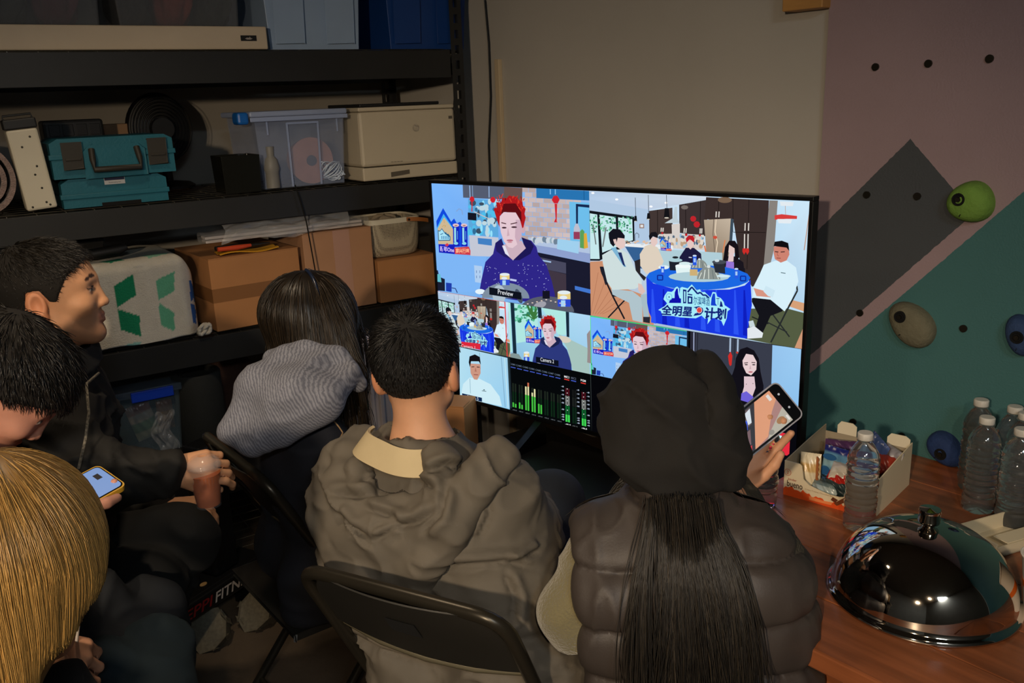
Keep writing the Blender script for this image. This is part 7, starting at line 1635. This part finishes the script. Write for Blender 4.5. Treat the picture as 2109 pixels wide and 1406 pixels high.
# her phone
PM6 = Matrix(((lax[0], sax[0], -nrm[0], PH6[0]), (lax[1], sax[1], -nrm[1], PH6[1]), (lax[2], sax[2], -nrm[2], PH6[2]), (0, 0, 0, 1)))
def rrect(w, h, r, n=6): return [(sx * (w - r) + r * math.cos(a + b), sy * (h - r) + r * math.sin(a + b)) for sx, sy, b in ((1, 1, 0), (-1, 1, math.pi / 2), (-1, -1, math.pi), (1, -1, 1.5 * math.pi)) for a in np.linspace(0, math.pi / 2, n)]
ph = thing('phone', 'smartphone in a pale case filming the television', 'phone', PM6)
m_glow = lambda c, s=0.85: mat('glow %s' % (c,), (0, 0, 0), 0.4, emit=c, estr=s)
part(ph, 'case', MB().prism(rrect(0.080, 0.0405, 0.012), -0.0005, 0.009, axis='z'), mat('pale grey case', (150, 150, 160), 0.35), bevel=0.002)
part(ph, 'glass', MB().prism(rrect(0.0775, 0.0380, 0.010), -0.0012, -0.0006, axis='z'), mat('phone glass', (6, 6, 8), 0.12))
def shot(name, pts, col, z, s=0.85): part(ph, name, MB().prism(pts, z - 0.0001, z, axis='z'), m_glow(col, s))
# the picture on her phone: the wall, the television and the hold, held sideways
shot('screen_image', [(-0.072, -0.034), (0.056, -0.034), (0.056, 0.034), (-0.072, 0.034)], (176, 130, 124), -0.0014)
shot('screen_image', [(0.012, -0.034), (0.056, -0.034), (0.056, -0.014), (0.035, -0.001), (0.0, 0.030), (-0.030, 0.034), (-0.05, 0.034), (-0.012, 0.0)], (232, 160, 120), -0.0016)
shot('screen_image', [(0.056, 0.034), (0.056, 0.004), (0.012, 0.024), (-0.004, 0.034)], (190, 184, 168), -0.00165)
shot('screen_image', [(0.038 + 0.009 * math.cos(a), 0.021 + 0.006 * math.sin(a)) for a in np.linspace(0, 6.283, 15)[:-1]], (168, 120, 76), -0.0018)
shot('screen_image', [(-0.072, -0.034), (0.020, -0.034), (-0.034, 0.034), (-0.072, 0.034)], (30, 30, 40), -0.00182)
shot('screen_image', [(-0.060, -0.032), (0.008, -0.032), (-0.010, -0.006), (-0.060, -0.002)], (96, 76, 78), -0.0020); shot('screen_image', [(-0.050, -0.030), (-0.008, -0.030), (-0.016, -0.014), (-0.05, -0.010)], (150, 180, 220), -0.0021); shot('screen_image', [(-0.045, -0.018), (-0.012, -0.016), (-0.022, -0.002), (-0.05, -0.004)], (40, 84, 226), -0.0022)
shot('screen_image', [(-0.008, -0.028), (0.006, -0.030), (-0.008, -0.008), (-0.016, -0.008)], (226, 236, 244), -0.0023); shot('screen_image', [(-0.052, 0.002), (-0.018, 0.0), (-0.034, 0.022), (-0.056, 0.022)], (120, 90, 96), -0.0022); shot('screen_image', [(-0.05, 0.024), (-0.034, 0.024), (-0.040, 0.032), (-0.052, 0.032)], (226, 40, 56), -0.0022)
shot('screen_image', [(0.010 + 0.0055 * math.cos(a), 0.028 + 0.0045 * math.sin(a)) for a in np.linspace(0, 6.283, 15)[:-1]], (150, 146, 136), -0.0022); shot('screen_icon', [(0.050, 0.020), (0.054, 0.020), (0.054, 0.030), (0.050, 0.030)], (236, 230, 224), -0.0022); shot('screen_icon', [(0.044, -0.030), (0.050, -0.030), (0.050, -0.018), (0.044, -0.018)], (236, 230, 224), -0.0022)
for x in (-0.018, 0.012): part(ph, 'camera_dot', MB().lathe([(0.0, 0.0004), (0.002, 0.0003), (0.0022, 0)], 12), m_glow((226, 226, 226), 0.5), M=T(0.066, x, -0.0013) @ Rx(180))

# ================================================================== woman with the striped hood (behind, left of centre)
R4 = unit(V(0.59, -0.81, 0)); F4 = unit(V(0.81, 0.59, 0))
hd4 = Head(P(640, 676, 2.05), V(0.80, 0.58, -0.10), V(0.05, 0.02, 1), 0.98)
PV4 = V(-0.45, 2.01, 0.545)
p4 = person('woman with long brown hair and a grey striped hood over a dark jacket', PV4)
nb4 = hd4.w(0, -0.045, -0.165); mid4 = nb4 + V(-0.01, -0.005, -0.075); SL4 = mid4 - R4 * 0.155 - V(0, 0, 0.01); SR4 = mid4 + R4 * 0.155 - V(0, 0, 0.01)
elL4 = SL4 + V(0.05, 0.04, -0.25); elR4 = SR4 + V(0.06, 0.02, -0.25); haL4 = elL4 + F4 * 0.22 + V(0, 0, -0.02); haR4 = elR4 + F4 * 0.22
B4 = Field().fn(hd4, 0.02); B4.cone(hd4.w(0, -0.03, -0.03), nb4, 0.048, 0.052, 0.03); B4.cone(nb4, mid4, 0.06, 0.09, 0.04); B4.cone(SL4, SR4, 0.045, 0.045, 0.04); B4.cone(mid4, PV4, 0.07, 0.09, 0.05)
for s, e, h_ in ((SL4, elL4, haL4), (SR4, elR4, haR4)): B4.cone(s, e, 0.045, 0.036, 0.02); B4.cone(e, h_, 0.036, 0.025, 0.02)
hand(B4, haL4, F4, V(0, 0, 1), 1); hand(B4, haR4, F4, V(0, 0, 1), -1)
body_mesh(p4, B4, hd4, 0.006)
J4 = Field()
for s in (-1, 1): J4.cone(PV4 + R4 * 0.08 * s, mid4 + R4 * 0.08 * s - V(0, 0, 0.05), 0.122, 0.115, 0.05)
J4.cone(PV4 - F4 * 0.08 - R4 * 0.10 - V(0, 0, 0.01), PV4 - F4 * 0.08 + R4 * 0.12 - V(0, 0, 0.01), 0.105, 0.105, 0.05); J4.cone(PV4 - F4 * 0.15 + R4 * 0.13, PV4 - F4 * 0.17 + R4 * 0.13 - V(0, 0, 0.05), 0.07, 0.055, 0.04); J4.cone(SL4, SR4, 0.066, 0.066, 0.05); J4.cone(mid4, nb4, 0.09, 0.066, 0.04)
for s, e, h_ in ((SL4, elL4, haL4), (SR4, elR4, haR4)): J4.cone(s, e, 0.068, 0.060, 0.03); J4.cone(e, e + (h_ - e) * 0.9, 0.058, 0.04, 0.03)
J4.sub(lambda p: d_cone(p, nb4 - V(0, 0, 0.02), hd4.w(0, 0.01, 0.05), 0.055, 0.08), 0.01)
v, q = skin_of(J4, 0.0085, lambda p: 0.012 * ridge(p, (8, 8, 12), 2, 2) - 0.006); pm(p4, 'jacket', v, q, fabric('black blue denim', (26, 28, 36), 0.8))
for a, b_ in ((P(705, 790, 1.90), P(752, 855, 1.88)), (P(752, 855, 1.88), P(700, 920, 1.86))):
    pts = [a + (b_ - a) * t for t in np.linspace(0, 1, 12)]; out = []
    for q_ in pts:
        x = q_.copy()[None]
        for _ in range(14):
            e = J4(x); g = grad(J4, x); x = x - (e - 0.007)[:, None] * g / (np.sum(g * g, 1, keepdims=True) + 1e-6) * 0.8
        out.append(x[0] - PV4 * V(1, 1, 0))
    part(p4, 'stitching', MB().tube(out, 0.0016, 6), fabric('tan thread', (150, 120, 84)))
HD4 = Field()
ax1 = P(470, 905, 1.84); ax0 = P(650, 768, 1.90)
HD4.chain([P(590, 742, 1.93), P(540, 800, 1.88), P(480, 885, 1.85)], [0.038, 0.046, 0.030], 0.03); HD4.chain([P(655, 745, 1.94), P(600, 820, 1.85), P(520, 915, 1.84)], [0.034, 0.050, 0.030], 0.04); HD4.chain([P(715, 770, 1.94), P(660, 830, 1.86), P(585, 895, 1.84)], [0.026, 0.036, 0.026], 0.04)
HD4.chain([P(560, 735, 1.96), P(630, 722, 1.95), P(690, 735, 1.96), P(740, 790, 1.96)], [0.020, 0.024, 0.022, 0.016], 0.02)
v, q = skin_of(HD4, 0.005, lambda p: 0.008 * ridge(p, (12, 12, 16), 6, 2) - 0.003)
m_st = mat('grey striped cotton', (128, 130, 140), 0.9, bump=0.15, bscale=300)
N, L, B = nodes(m_st); tcn = N.new('ShaderNodeTexCoord'); wv = N.new('ShaderNodeTexWave'); wv.wave_type = 'BANDS'; wv.bands_direction = 'DIAGONAL'; wv.inputs['Scale'].default_value = 120; wv.inputs['Distortion'].default_value = 4.0; wv.inputs['Detail'].default_value = 2; wv.inputs['Detail Scale'].default_value = 1.2
mpn = N.new('ShaderNodeMapping'); mpn.inputs['Rotation'].default_value = (0, 0.5, 0.9); mpn.inputs['Scale'].default_value = (1, 1, 0.25); L.new(tcn.outputs['Object'], mpn.inputs[0]); L.new(mpn.outputs[0], wv.inputs['Vector'])
L.new(mix_node(N, L, wv.outputs['Fac'], lin((98, 100, 112)), lin((138, 140, 150))), B.inputs['Base Color'])
pm(p4, 'hood', v, q, m_st, label='grey pinstriped cotton hood')
# hair
HV4 = Field().fn(Ball(Field().fn(lambda p: (hd4.cranium(hd4.loc(p)) - 0.013) * 0.98), hd4.c, 0.15), 0.02).ell(P(640, 655, 2.05), (0.097, 0.108, 0.101), None, 0.02).cone(P(645, 680, 2.04), P(655, 765, 1.99), 0.088, 0.058, 0.03)
HV4.chain([P(690, 680, 2.0), P(728, 775, 1.985), P(752, 838, 1.98)], [0.040, 0.026, 0.006], 0.02); HV4.chain([P(590, 680, 2.02), P(565, 760, 2.0), P(548, 800, 2.0)], [0.036, 0.014, 0.004], 0.02)
HV4.sub(lambda p: d_ell(p, hd4.w(0, 0.115, -0.03), V(0.060, 0.07, 0.085), hd4.R), 0.01)
v, q = skin_of(HV4, 0.005); pm(p4, 'hair', v, q, m_hair, np.tile(np.array(lin((24, 18, 12)), dtype=np.float32), (len(v), 1)))
crown4 = hd4.w(0.0, -0.01, 0.125); lo4, hi4 = HV4.bounds(0)
rt = on_field(HV4, 2600, lo4, hi4, lambda p: p[:, 2] > hd4.c[2] - 0.10)
hp = comb(rt, crown4, HV4, 15, 0.017, RN.uniform(0.0, 0.004, len(rt))); strands(p4, hp, 0.0008, (38, 29, 18), 0.45, m_hair)
# slim headset band on the right of her head
hb_ = [hd4.w(0.078 * math.cos(a), -0.02 + 0.0, 0.045 + 0.096 * math.sin(a)) for a in np.linspace(-0.25, 1.45, 16)]
hs_ = thing('headset', 'thin dark headset band over the long haired woman\'s ear', 'headset', T(hd4.c))
part(hs_, 'band', MB().tube([-hd4.c + hd4.w(0.092 * math.cos(a), -0.015, 0.035 + 0.108 * math.sin(a)) for a in np.linspace(-0.2, 1.5, 18)], 0.004, 8), mat('dark blue plastic sheen', (24, 34, 54), 0.25), smooth=60)
part(hs_, 'ear_pad', MB().lathe([(0.0, 0.012), (0.022, 0.010), (0.026, 0.0), (0.022, -0.006)], 20), mat('dark plastic', (30, 30, 30), 0.5), smooth=50, M=frame(hd4.w(0.096, -0.015, 0.0) - hd4.c, -hd4.R[:, 1]) @ Rx(90))
hL = PV4 - R4 * 0.085; hR = PV4 + R4 * 0.085; kL = hL + F4 * 0.41; kR = hR + F4 * 0.41 - V(0.01, 0.03, 0); fL = stand_on(kL + F4 * 0.02); fR = stand_on(kR - F4 * 0.02)
v, q = skin_of(seat_legs(hL, kL, fL, hR, kR, fR, (0.085, 0.062, 0.05)), 0.012); pm(p4, 'trousers', v, q, fabric('black trousers', (22, 22, 24)))
shoe(p4, fL, F4); shoe(p4, fR, F4)
folding_chair('folding chair seen from the side under the woman with the striped hood', CH4)

# ================================================================== man in profile (left)
F1 = unit(V(0.94, 0.33, 0)); R1 = unit(V(0.33, -0.94, 0))
hd1 = Head(P(108, 612, 1.95), V(0.95, 0.30, 0.06), V(-0.06, 0.0, 1), 1.0)
PV1 = V(-1.13, 1.83, 0.56)
p1 = person('man in profile wearing a black jacket and holding a cup of tea', PV1)
nb1 = hd1.w(0, -0.05, -0.165); mid1 = nb1 + V(-0.01, 0, -0.09); SL1 = mid1 - R1 * 0.17; SR1 = mid1 + R1 * 0.17
elR1 = P(190, 985, 1.84); wrR1 = P(352, 968, 1.87); elL1 = SL1 + V(0.06, 0.0, -0.28); haL1 = elL1 + F1 * 0.14 + R1 * 0.03 + V(0, 0, -0.06)
B1 = Field().fn(hd1, 0.02); B1.cone(hd1.w(0, -0.03, -0.03), nb1, 0.056, 0.062, 0.03); B1.cone(nb1, mid1, 0.07, 0.11, 0.04); B1.cone(SL1, SR1, 0.05, 0.05, 0.04); B1.cone(mid1, PV1, 0.08, 0.09, 0.05)
B1.cone(SR1, elR1, 0.05, 0.04, 0.02); B1.cone(elR1, wrR1, 0.04, 0.027, 0.02); B1.cone(SL1, elL1, 0.05, 0.04, 0.02); B1.cone(elL1, haL1, 0.04, 0.027, 0.02)
CUP = P(424, 992, 1.90)
hand(B1, wrR1, CUP + V(0, 0, 0.03) - wrR1 + V(0, 0.01, 0), V(-0.2, -0.75, 0.62), 1, curls=((30, 55, 40), (26, 50, 40), (22, 48, 35), (12, 40, 30)), thumb_dir=(0.35, 0.85, -0.5))
hand(B1, haL1, F1 + R1 * 0.3, V(0, 0, 1), 1)
body_mesh(p1, B1, hd1, 0.0042, (214, 158, 118))
short_hair(p1, hd1, hl(-0.058, 0.030, 0.078), lambda q: np.interp(q[:, 2], [-0.06, 0.04, 0.09], [0.003, 0.006, 0.024]), (24, 20, 15), 3600, (0.0, -0.05, 0.12), 0.30, 0.006, fwd=0.35)
J1 = Field()
for s in (-1, 1): J1.cone(PV1 + R1 * 0.09 * s, mid1 + R1 * 0.08 * s - V(0, 0, 0.05), 0.15, 0.135, 0.05)
J1.cone(SL1, SR1, 0.078, 0.078, 0.05); J1.cone(mid1, nb1, 0.10, 0.085, 0.04)
J1.chain([nb1 + V(-0.01, 0.0, 0.03) + R1 * 0.085 * math.cos(a) + F1 * 0.085 * math.sin(a) for a in np.linspace(0, 2 * math.pi, 13)], [0.03] * 13, 0.03)
J1.cone(SR1, elR1, 0.085, 0.072, 0.03); J1.cone(elR1, elR1 + (wrR1 - elR1) * 0.93, 0.070, 0.044, 0.03); J1.cone(SL1, elL1, 0.08, 0.07, 0.03); J1.cone(elL1, elL1 + (haL1 - elL1) * 0.9, 0.066, 0.044, 0.03)
J1.sub(lambda p: d_cone(p, nb1 - V(0, 0, 0.03), hd1.w(0, 0.02, 0.03), 0.064, 0.082), 0.01)
v, q = skin_of(J1, 0.0075, lambda p: 0.016 * ridge(p, (9, 9, 13), 2, 3) + 0.012 * ridge(p @ np.array([[0.8, 0, 0.6], [0, 1, 0], [-0.6, 0, 0.8]]), (10, 10, 30), 5, 3) - 0.010); pm(p1, 'jacket', v, q, fabric('black shell fabric', (27, 26, 24), 0.8, crease=0.5))
cd_ = [nb1 + F1 * 0.115 + R1 * 0.07 + V(0.0, 0, 0.0), P(178, 790, 1.78), P(183, 850, 1.76), P(176, 905, 1.75), P(162, 965, 1.75)]
part(p1, 'drawcord', MB().tube([c - PV1 * V(1, 1, 0) for c in cd_], 0.003, 6), mat('speckled cord', (110, 104, 92), 0.8, var=0.9, vscale=220), smooth=60)
k1a = P(380, 1106, 2.12); k1b = P(305, 1200, 2.0); f1a = V(k1a[0] - 0.30, k1a[1] - 0.02, 0.10); f1b = V(k1b[0] - 0.16, k1b[1], 0.10)
Lg1 = seat_legs(PV1 - R1 * 0.08 + V(0.0, 0, 0.0), k1a, f1a, PV1 + R1 * 0.09, k1b, f1b, (0.105, 0.078, 0.062))
v, q = skin_of(Lg1, 0.009, lambda p: 0.014 * ridge(p @ np.array([[0.7, 0, 0.7], [0, 1, 0], [-0.7, 0, 0.7]]), (9, 9, 22), 3, 2.5) - 0.004); pm(p1, 'trousers', v, q, fabric('black trousers padded', (24, 24, 23), 0.9))
shoe(p1, f1a, F1); shoe(p1, f1b, F1)
tea = thing('tea_cup', 'clear plastic cup of amber iced tea held by the man in profile', 'cup', T(CUP[0], CUP[1], CUP[2] - 0.055))
part(tea, 'cup_wall', MB().lathe([(0.0, 0.0), (0.026, 0.0), (0.036, 0.092), (0.0345, 0.092), (0.0248, 0.003), (0.0, 0.003)], 32), mat('cup clear', (220, 220, 224), 0.1, alpha=0.07, spec=0.8), smooth=50)
part(tea, 'tea', MB().lathe([(0.0, 0.0035), (0.0245, 0.0035), (0.0328, 0.076), (0.0, 0.076)], 28), mat('amber tea', (206, 104, 34), 0.15), smooth=50)
part(tea, 'lid', MB().lathe([(0.037, 0.091), (0.038, 0.095), (0.034, 0.105), (0.024, 0.114), (0.010, 0.117), (0.010, 0.115), (0.033, 0.103), (0.036, 0.094)], 32), mat('dome lid', (220, 210, 206), 0.08, alpha=0.18, spec=0.9), smooth=50)

# ================================================================== person looking down at a phone (left)
hd2 = Head(P(-6, 796, 1.50), V(0.55, 0.25, -0.79), V(0.72, 0.22, 0.62), 1.0)
R2 = unit(V(0.9, -0.42, 0)); F2 = unit(V(0.42, 0.9, 0))
PV2 = V(-0.93, 1.08, 0.56)
p2 = person('person with dark tousled hair bent over a phone', PV2)
nb2 = hd2.w(0, -0.065, -0.15); mid2 = nb2 + V(-0.02, -0.03, -0.09); SL2 = mid2 - R2 * 0.17; SR2 = mid2 + R2 * 0.165
PH2 = P(152, 1020, 1.46); wr2 = P(92, 1062, 1.40); el2 = P(60, 1180, 1.25)
B2 = Field().fn(hd2, 0.02); B2.cone(hd2.w(0, -0.03, -0.03), nb2, 0.054, 0.058, 0.03); B2.cone(nb2, mid2, 0.07, 0.10, 0.04); B2.cone(SL2, SR2, 0.05, 0.05, 0.04); B2.cone(mid2, PV2, 0.075, 0.09, 0.05)
B2.cone(SR2, el2, 0.05, 0.04, 0.02); B2.cone(el2, wr2, 0.04, 0.026, 0.02)
el2l = SL2 + V(0.02, 0.10, -0.22); wr2l = P(70, 1005, 1.50); B2.cone(SL2, el2l, 0.05, 0.04, 0.02); B2.cone(el2l, wr2l, 0.04, 0.026, 0.02)
l2 = unit(P(236, 985, 1.46) - P(150, 1032, 1.40)); n2 = unit(V(-0.05, -0.62, 0.78)); s2 = unit(np.cross(n2, l2)); n2 = np.cross(l2, s2)
hand(B2, wr2, PH2 - n2 * 0.03 - wr2, -n2, -1, curls=((24, 40, 35), (20, 40, 35), (18, 40, 30), (15, 35, 30)), k=0.95); hand(B2, wr2l, PH2 + n2 * 0.012 + l2 * 0.01 - wr2l, n2, 1, curls=((50, 60, 40), (50, 60, 40), (45, 60, 40), (40, 50, 40)), thumb_dir=(0.2, 0.9, -0.1), k=0.92)
body_mesh(p2, B2, hd2, 0.0045, (206, 146, 122))
fringe = lambda q: q[:, 2] - np.interp(q[:, 1], [-0.11, -0.055, -0.030, 0.012, 0.045, 0.088], [-0.06, -0.05, 0.015, 0.02, 0.035, 0.05])
short_hair(p2, hd2, fringe, lambda q: np.interp(q[:, 2], [-0.06, 0.02, 0.09], [0.010, 0.020, 0.036]), (22, 18, 14), 3800, (0.0, -0.06, 0.115), 0.35, 0.010, fwd=0.3, seglen=8, r0=0.0009)
J2 = Field()
for s in (-1, 1): J2.cone(PV2 + R2 * 0.09 * s, mid2 + R2 * 0.08 * s - V(0, 0, 0.05), 0.14, 0.125, 0.05)
J2.cone(SL2, SR2, 0.072, 0.072, 0.05); J2.cone(mid2, nb2, 0.095, 0.07, 0.04)
for s, e, h_ in ((SR2, el2, wr2), (SL2, el2l, wr2l)): J2.cone(s, e, 0.074, 0.062, 0.03); J2.cone(e, e + (h_ - e) * 0.86, 0.06, 0.04, 0.03)
J2.sub(lambda p: d_cone(p, nb2 - (hd2.c - nb2) * 0.2, hd2.c, 0.06, 0.09), 0.01)
v, q = skin_of(J2, 0.008, lambda p: 0.012 * ridge(p, (9, 9, 13), 4, 2) - 0.006); pm(p2, 'jacket', v, q, fabric('charcoal knit', (34, 32, 28), 0.85))
k2a = P(312, 1260, 1.86); k2b = P(190, 1255, 1.75); f2a = V(k2a[0] - 0.06, k2a[1] + 0.02, 0.10); f2b = V(k2b[0], k2b[1] + 0.02, 0.10)
Lg2 = seat_legs(PV2 - R2 * 0.08, k2b, f2b, PV2 + R2 * 0.09, k2a, f2a, (0.095, 0.072, 0.058))
v, q = skin_of(Lg2, 0.010, lambda p: 0.012 * ridge(p, (14, 14, 12), 8, 2.2) - 0.004); pm(p2, 'trousers', v, q, fabric('dark navy trousers', (26, 30, 36), 0.8))
shoe(p2, f2a, F2); shoe(p2, f2b, F2)
PM2 = Matrix(((l2[0], s2[0], n2[0], PH2[0]), (l2[1], s2[1], n2[1], PH2[1]), (l2[2], s2[2], n2[2], PH2[2]), (0, 0, 0, 1)))
ph2 = thing('phone', 'smartphone in a yellow case held by the person bent forward', 'phone', PM2)
part(ph2, 'case', MB().prism(rrect(0.074, 0.0375, 0.010), -0.010, 0.0002, axis='z'), mat('yellow case', (206, 160, 50), 0.4), bevel=0.002)
part(ph2, 'glass', MB().prism(rrect(0.0715, 0.035, 0.009), 0.0004, 0.0010, axis='z'), mat('phone glass', (6, 6, 8), 0.12))
def shot2(name, pts, col, z, s=0.7): part(ph2, name, MB().prism(pts, z, z + 0.0001, axis='z'), m_glow(col, s))
shot2('screen_image', rrect(0.0695, 0.033, 0.008), (140, 176, 236), 0.0012); shot2('screen_image', [(-0.010, -0.016), (0.028, -0.016), (0.028, 0.014), (-0.010, 0.014)], (150, 130, 140), 0.0014); shot2('screen_image', [(-0.006, -0.014), (0.012, -0.014), (0.006, 0.010), (-0.006, 0.012)], (60, 50, 60), 0.0016)
for y in (-0.022, 0.022): shot2('screen_line', [(-0.05, y), (-0.02, y), (-0.02, y + 0.003), (-0.05, y + 0.003)], (90, 120, 180), 0.0014)
shot2('camera_patch', [(0.048, 0.004), (0.058, 0.004), (0.058, 0.018), (0.048, 0.018)], (14, 16, 30), 0.0014)

# ================================================================== blonde person (near left corner)
hd3 = Head(P(-8, 1180, 0.97), V(0.55, 0.80, -0.25), V(0.1, 0.12, 1), 0.98)
R3 = unit(V(0.85, -0.53, 0)); F3 = unit(V(0.40, 0.92, 0))
PV3 = V(-0.60, 0.90, 0.56)
p3 = person('person with long blonde hair in the near left corner', PV3)
nb3 = hd3.w(0, -0.05, -0.165); mid3 = nb3 + V(-0.01, -0.01, -0.08); SL3 = mid3 - R3 * 0.15; SR3 = mid3 + R3 * 0.14
wr3 = P(75, 1335, 1.36); el3 = V(-0.42, 0.86, 0.74); HC3 = P(160, 1350, 1.42)
B3 = Field().fn(hd3, 0.02); B3.cone(hd3.w(0, -0.03, -0.03), nb3, 0.048, 0.052, 0.03); B3.cone(nb3, mid3, 0.06, 0.09, 0.04); B3.cone(SL3, SR3, 0.045, 0.045, 0.04); B3.cone(mid3, PV3, 0.07, 0.09, 0.05)
B3.cone(SR3, el3, 0.045, 0.036, 0.02); B3.cone(el3, wr3, 0.036, 0.026, 0.02)
el3l = SL3 + V(0.0, 0.06, -0.25); wr3l = el3l + V(0.1, 0.22, -0.02); B3.cone(SL3, el3l, 0.045, 0.036, 0.02); B3.cone(el3l, wr3l, 0.036, 0.026, 0.02); hand(B3, wr3l, V(0.3, 0.9, -0.1), V(0, 0, 1), 1)
hand(B3, wr3, HC3 - wr3 + V(0.03, 0, -0.03), V(-0.1, -0.55, 0.83), 1, curls=((30, 45, 35), (26, 45, 35), (24, 42, 30), (22, 40, 30)), k=1.02, spread=3)
body_mesh(p3, B3, hd3, 0.0045, (216, 158, 124))
J3 = Field()
for s in (-1, 1): J3.cone(PV3 + R3 * 0.09 * s, mid3 + R3 * 0.075 * s - V(0, 0, 0.05), 0.13, 0.11, 0.05)
J3.cone(SL3, SR3, 0.062, 0.062, 0.05); J3.cone(mid3, nb3, 0.085, 0.062, 0.04)
for s, e, h_ in ((SR3, el3, wr3), (SL3, el3l, wr3l)): J3.cone(s, e, 0.062, 0.055, 0.03); J3.cone(e, e + (h_ - e) * 0.78, 0.052, 0.038, 0.03)
J3.sub(lambda p: d_cone(p, nb3 - V(0, 0, 0.02), hd3.w(0, 0.01, 0.05), 0.055, 0.08), 0.01)
v, q = skin_of(J3, 0.008, lambda p: 0.010 * ridge(p, (9, 9, 13), 4, 2) - 0.005); pm(p3, 'jacket', v, q, fabric('dark knit', (30, 28, 26), 0.9))
k3a = P(322, 1350, 1.72); k3b = P(215, 1400, 1.62); f3a = V(k3a[0] - 0.04, k3a[1] + 0.02, 0.10); f3b = V(k3b[0], k3b[1] + 0.02, 0.10)
Lg3 = seat_legs(PV3 - R3 * 0.08, k3b, f3b, PV3 + R3 * 0.09, k3a, f3a, (0.092, 0.072, 0.056))
v, q = skin_of(Lg3, 0.010, lambda p: 0.010 * ridge(p, (12, 12, 12), 8, 2.2) - 0.004); pm(p3, 'trousers', v, q, fabric('dark teal trousers', (28, 42, 48), 0.85))
shoe(p3, f3a, F3); shoe(p3, f3b, F3)
HV3 = Field().fn(Ball(Field().fn(lambda p: (hd3.cranium(hd3.loc(p)) - 0.014) * 0.98), hd3.c, 0.15), 0.02).ell(P(-4, 1140, 0.95), (0.096, 0.108, 0.106), None, 0.02).cone(P(0, 1165, 0.95), P(-20, 1250, 0.94), 0.092, 0.074, 0.03).cone(P(-20, 1250, 0.94), P(-70, 1460, 0.92), 0.072, 0.064, 0.03)
HV3.chain([P(90, 1120, 0.97), P(112, 1200, 0.96), P(86, 1285, 0.95), P(62, 1330, 0.95)], [0.026, 0.030, 0.020, 0.010], 0.03)
v, q = skin_of(HV3, 0.005); pm(p3, 'hair', v, q, m_blond, np.tile(np.array(lin((132, 98, 50)), dtype=np.float32), (len(v), 1)))
crown3 = hd3.w(0.0, -0.01, 0.125); lo3, hi3 = HV3.bounds(0)
rt = on_field(HV3, 5600, lo3, hi3, lambda p: p[:, 2] > hd3.c[2] - 0.06)
hp = comb(rt, crown3, HV3, 22, 0.0165, RN.uniform(0.0, 0.003, len(rt)), stop=-1.0); strands(p3, hp, 0.00042, (158, 122, 66), 0.26, m_blond)
st0 = P(158, 1312, 1.40); st1 = P(165, 1250, 1.37)
solo('white_straw', MB().tube([st0 - (st1 - st0) * 0.35, st1], 0.0032, 10), mat('white straw', (226, 216, 206), 0.4), 'thin white straw held in the blonde person\'s hand', 'straw', smooth=60)

for lab, pv in (('low stool hidden under the woman in the quilted vest', PV6), ('low stool hidden under the man in profile', PV1), ('low stool hidden under the person bent over a phone', PV2), ('low stool hidden under the blonde person', PV3)): stool(lab, pv)
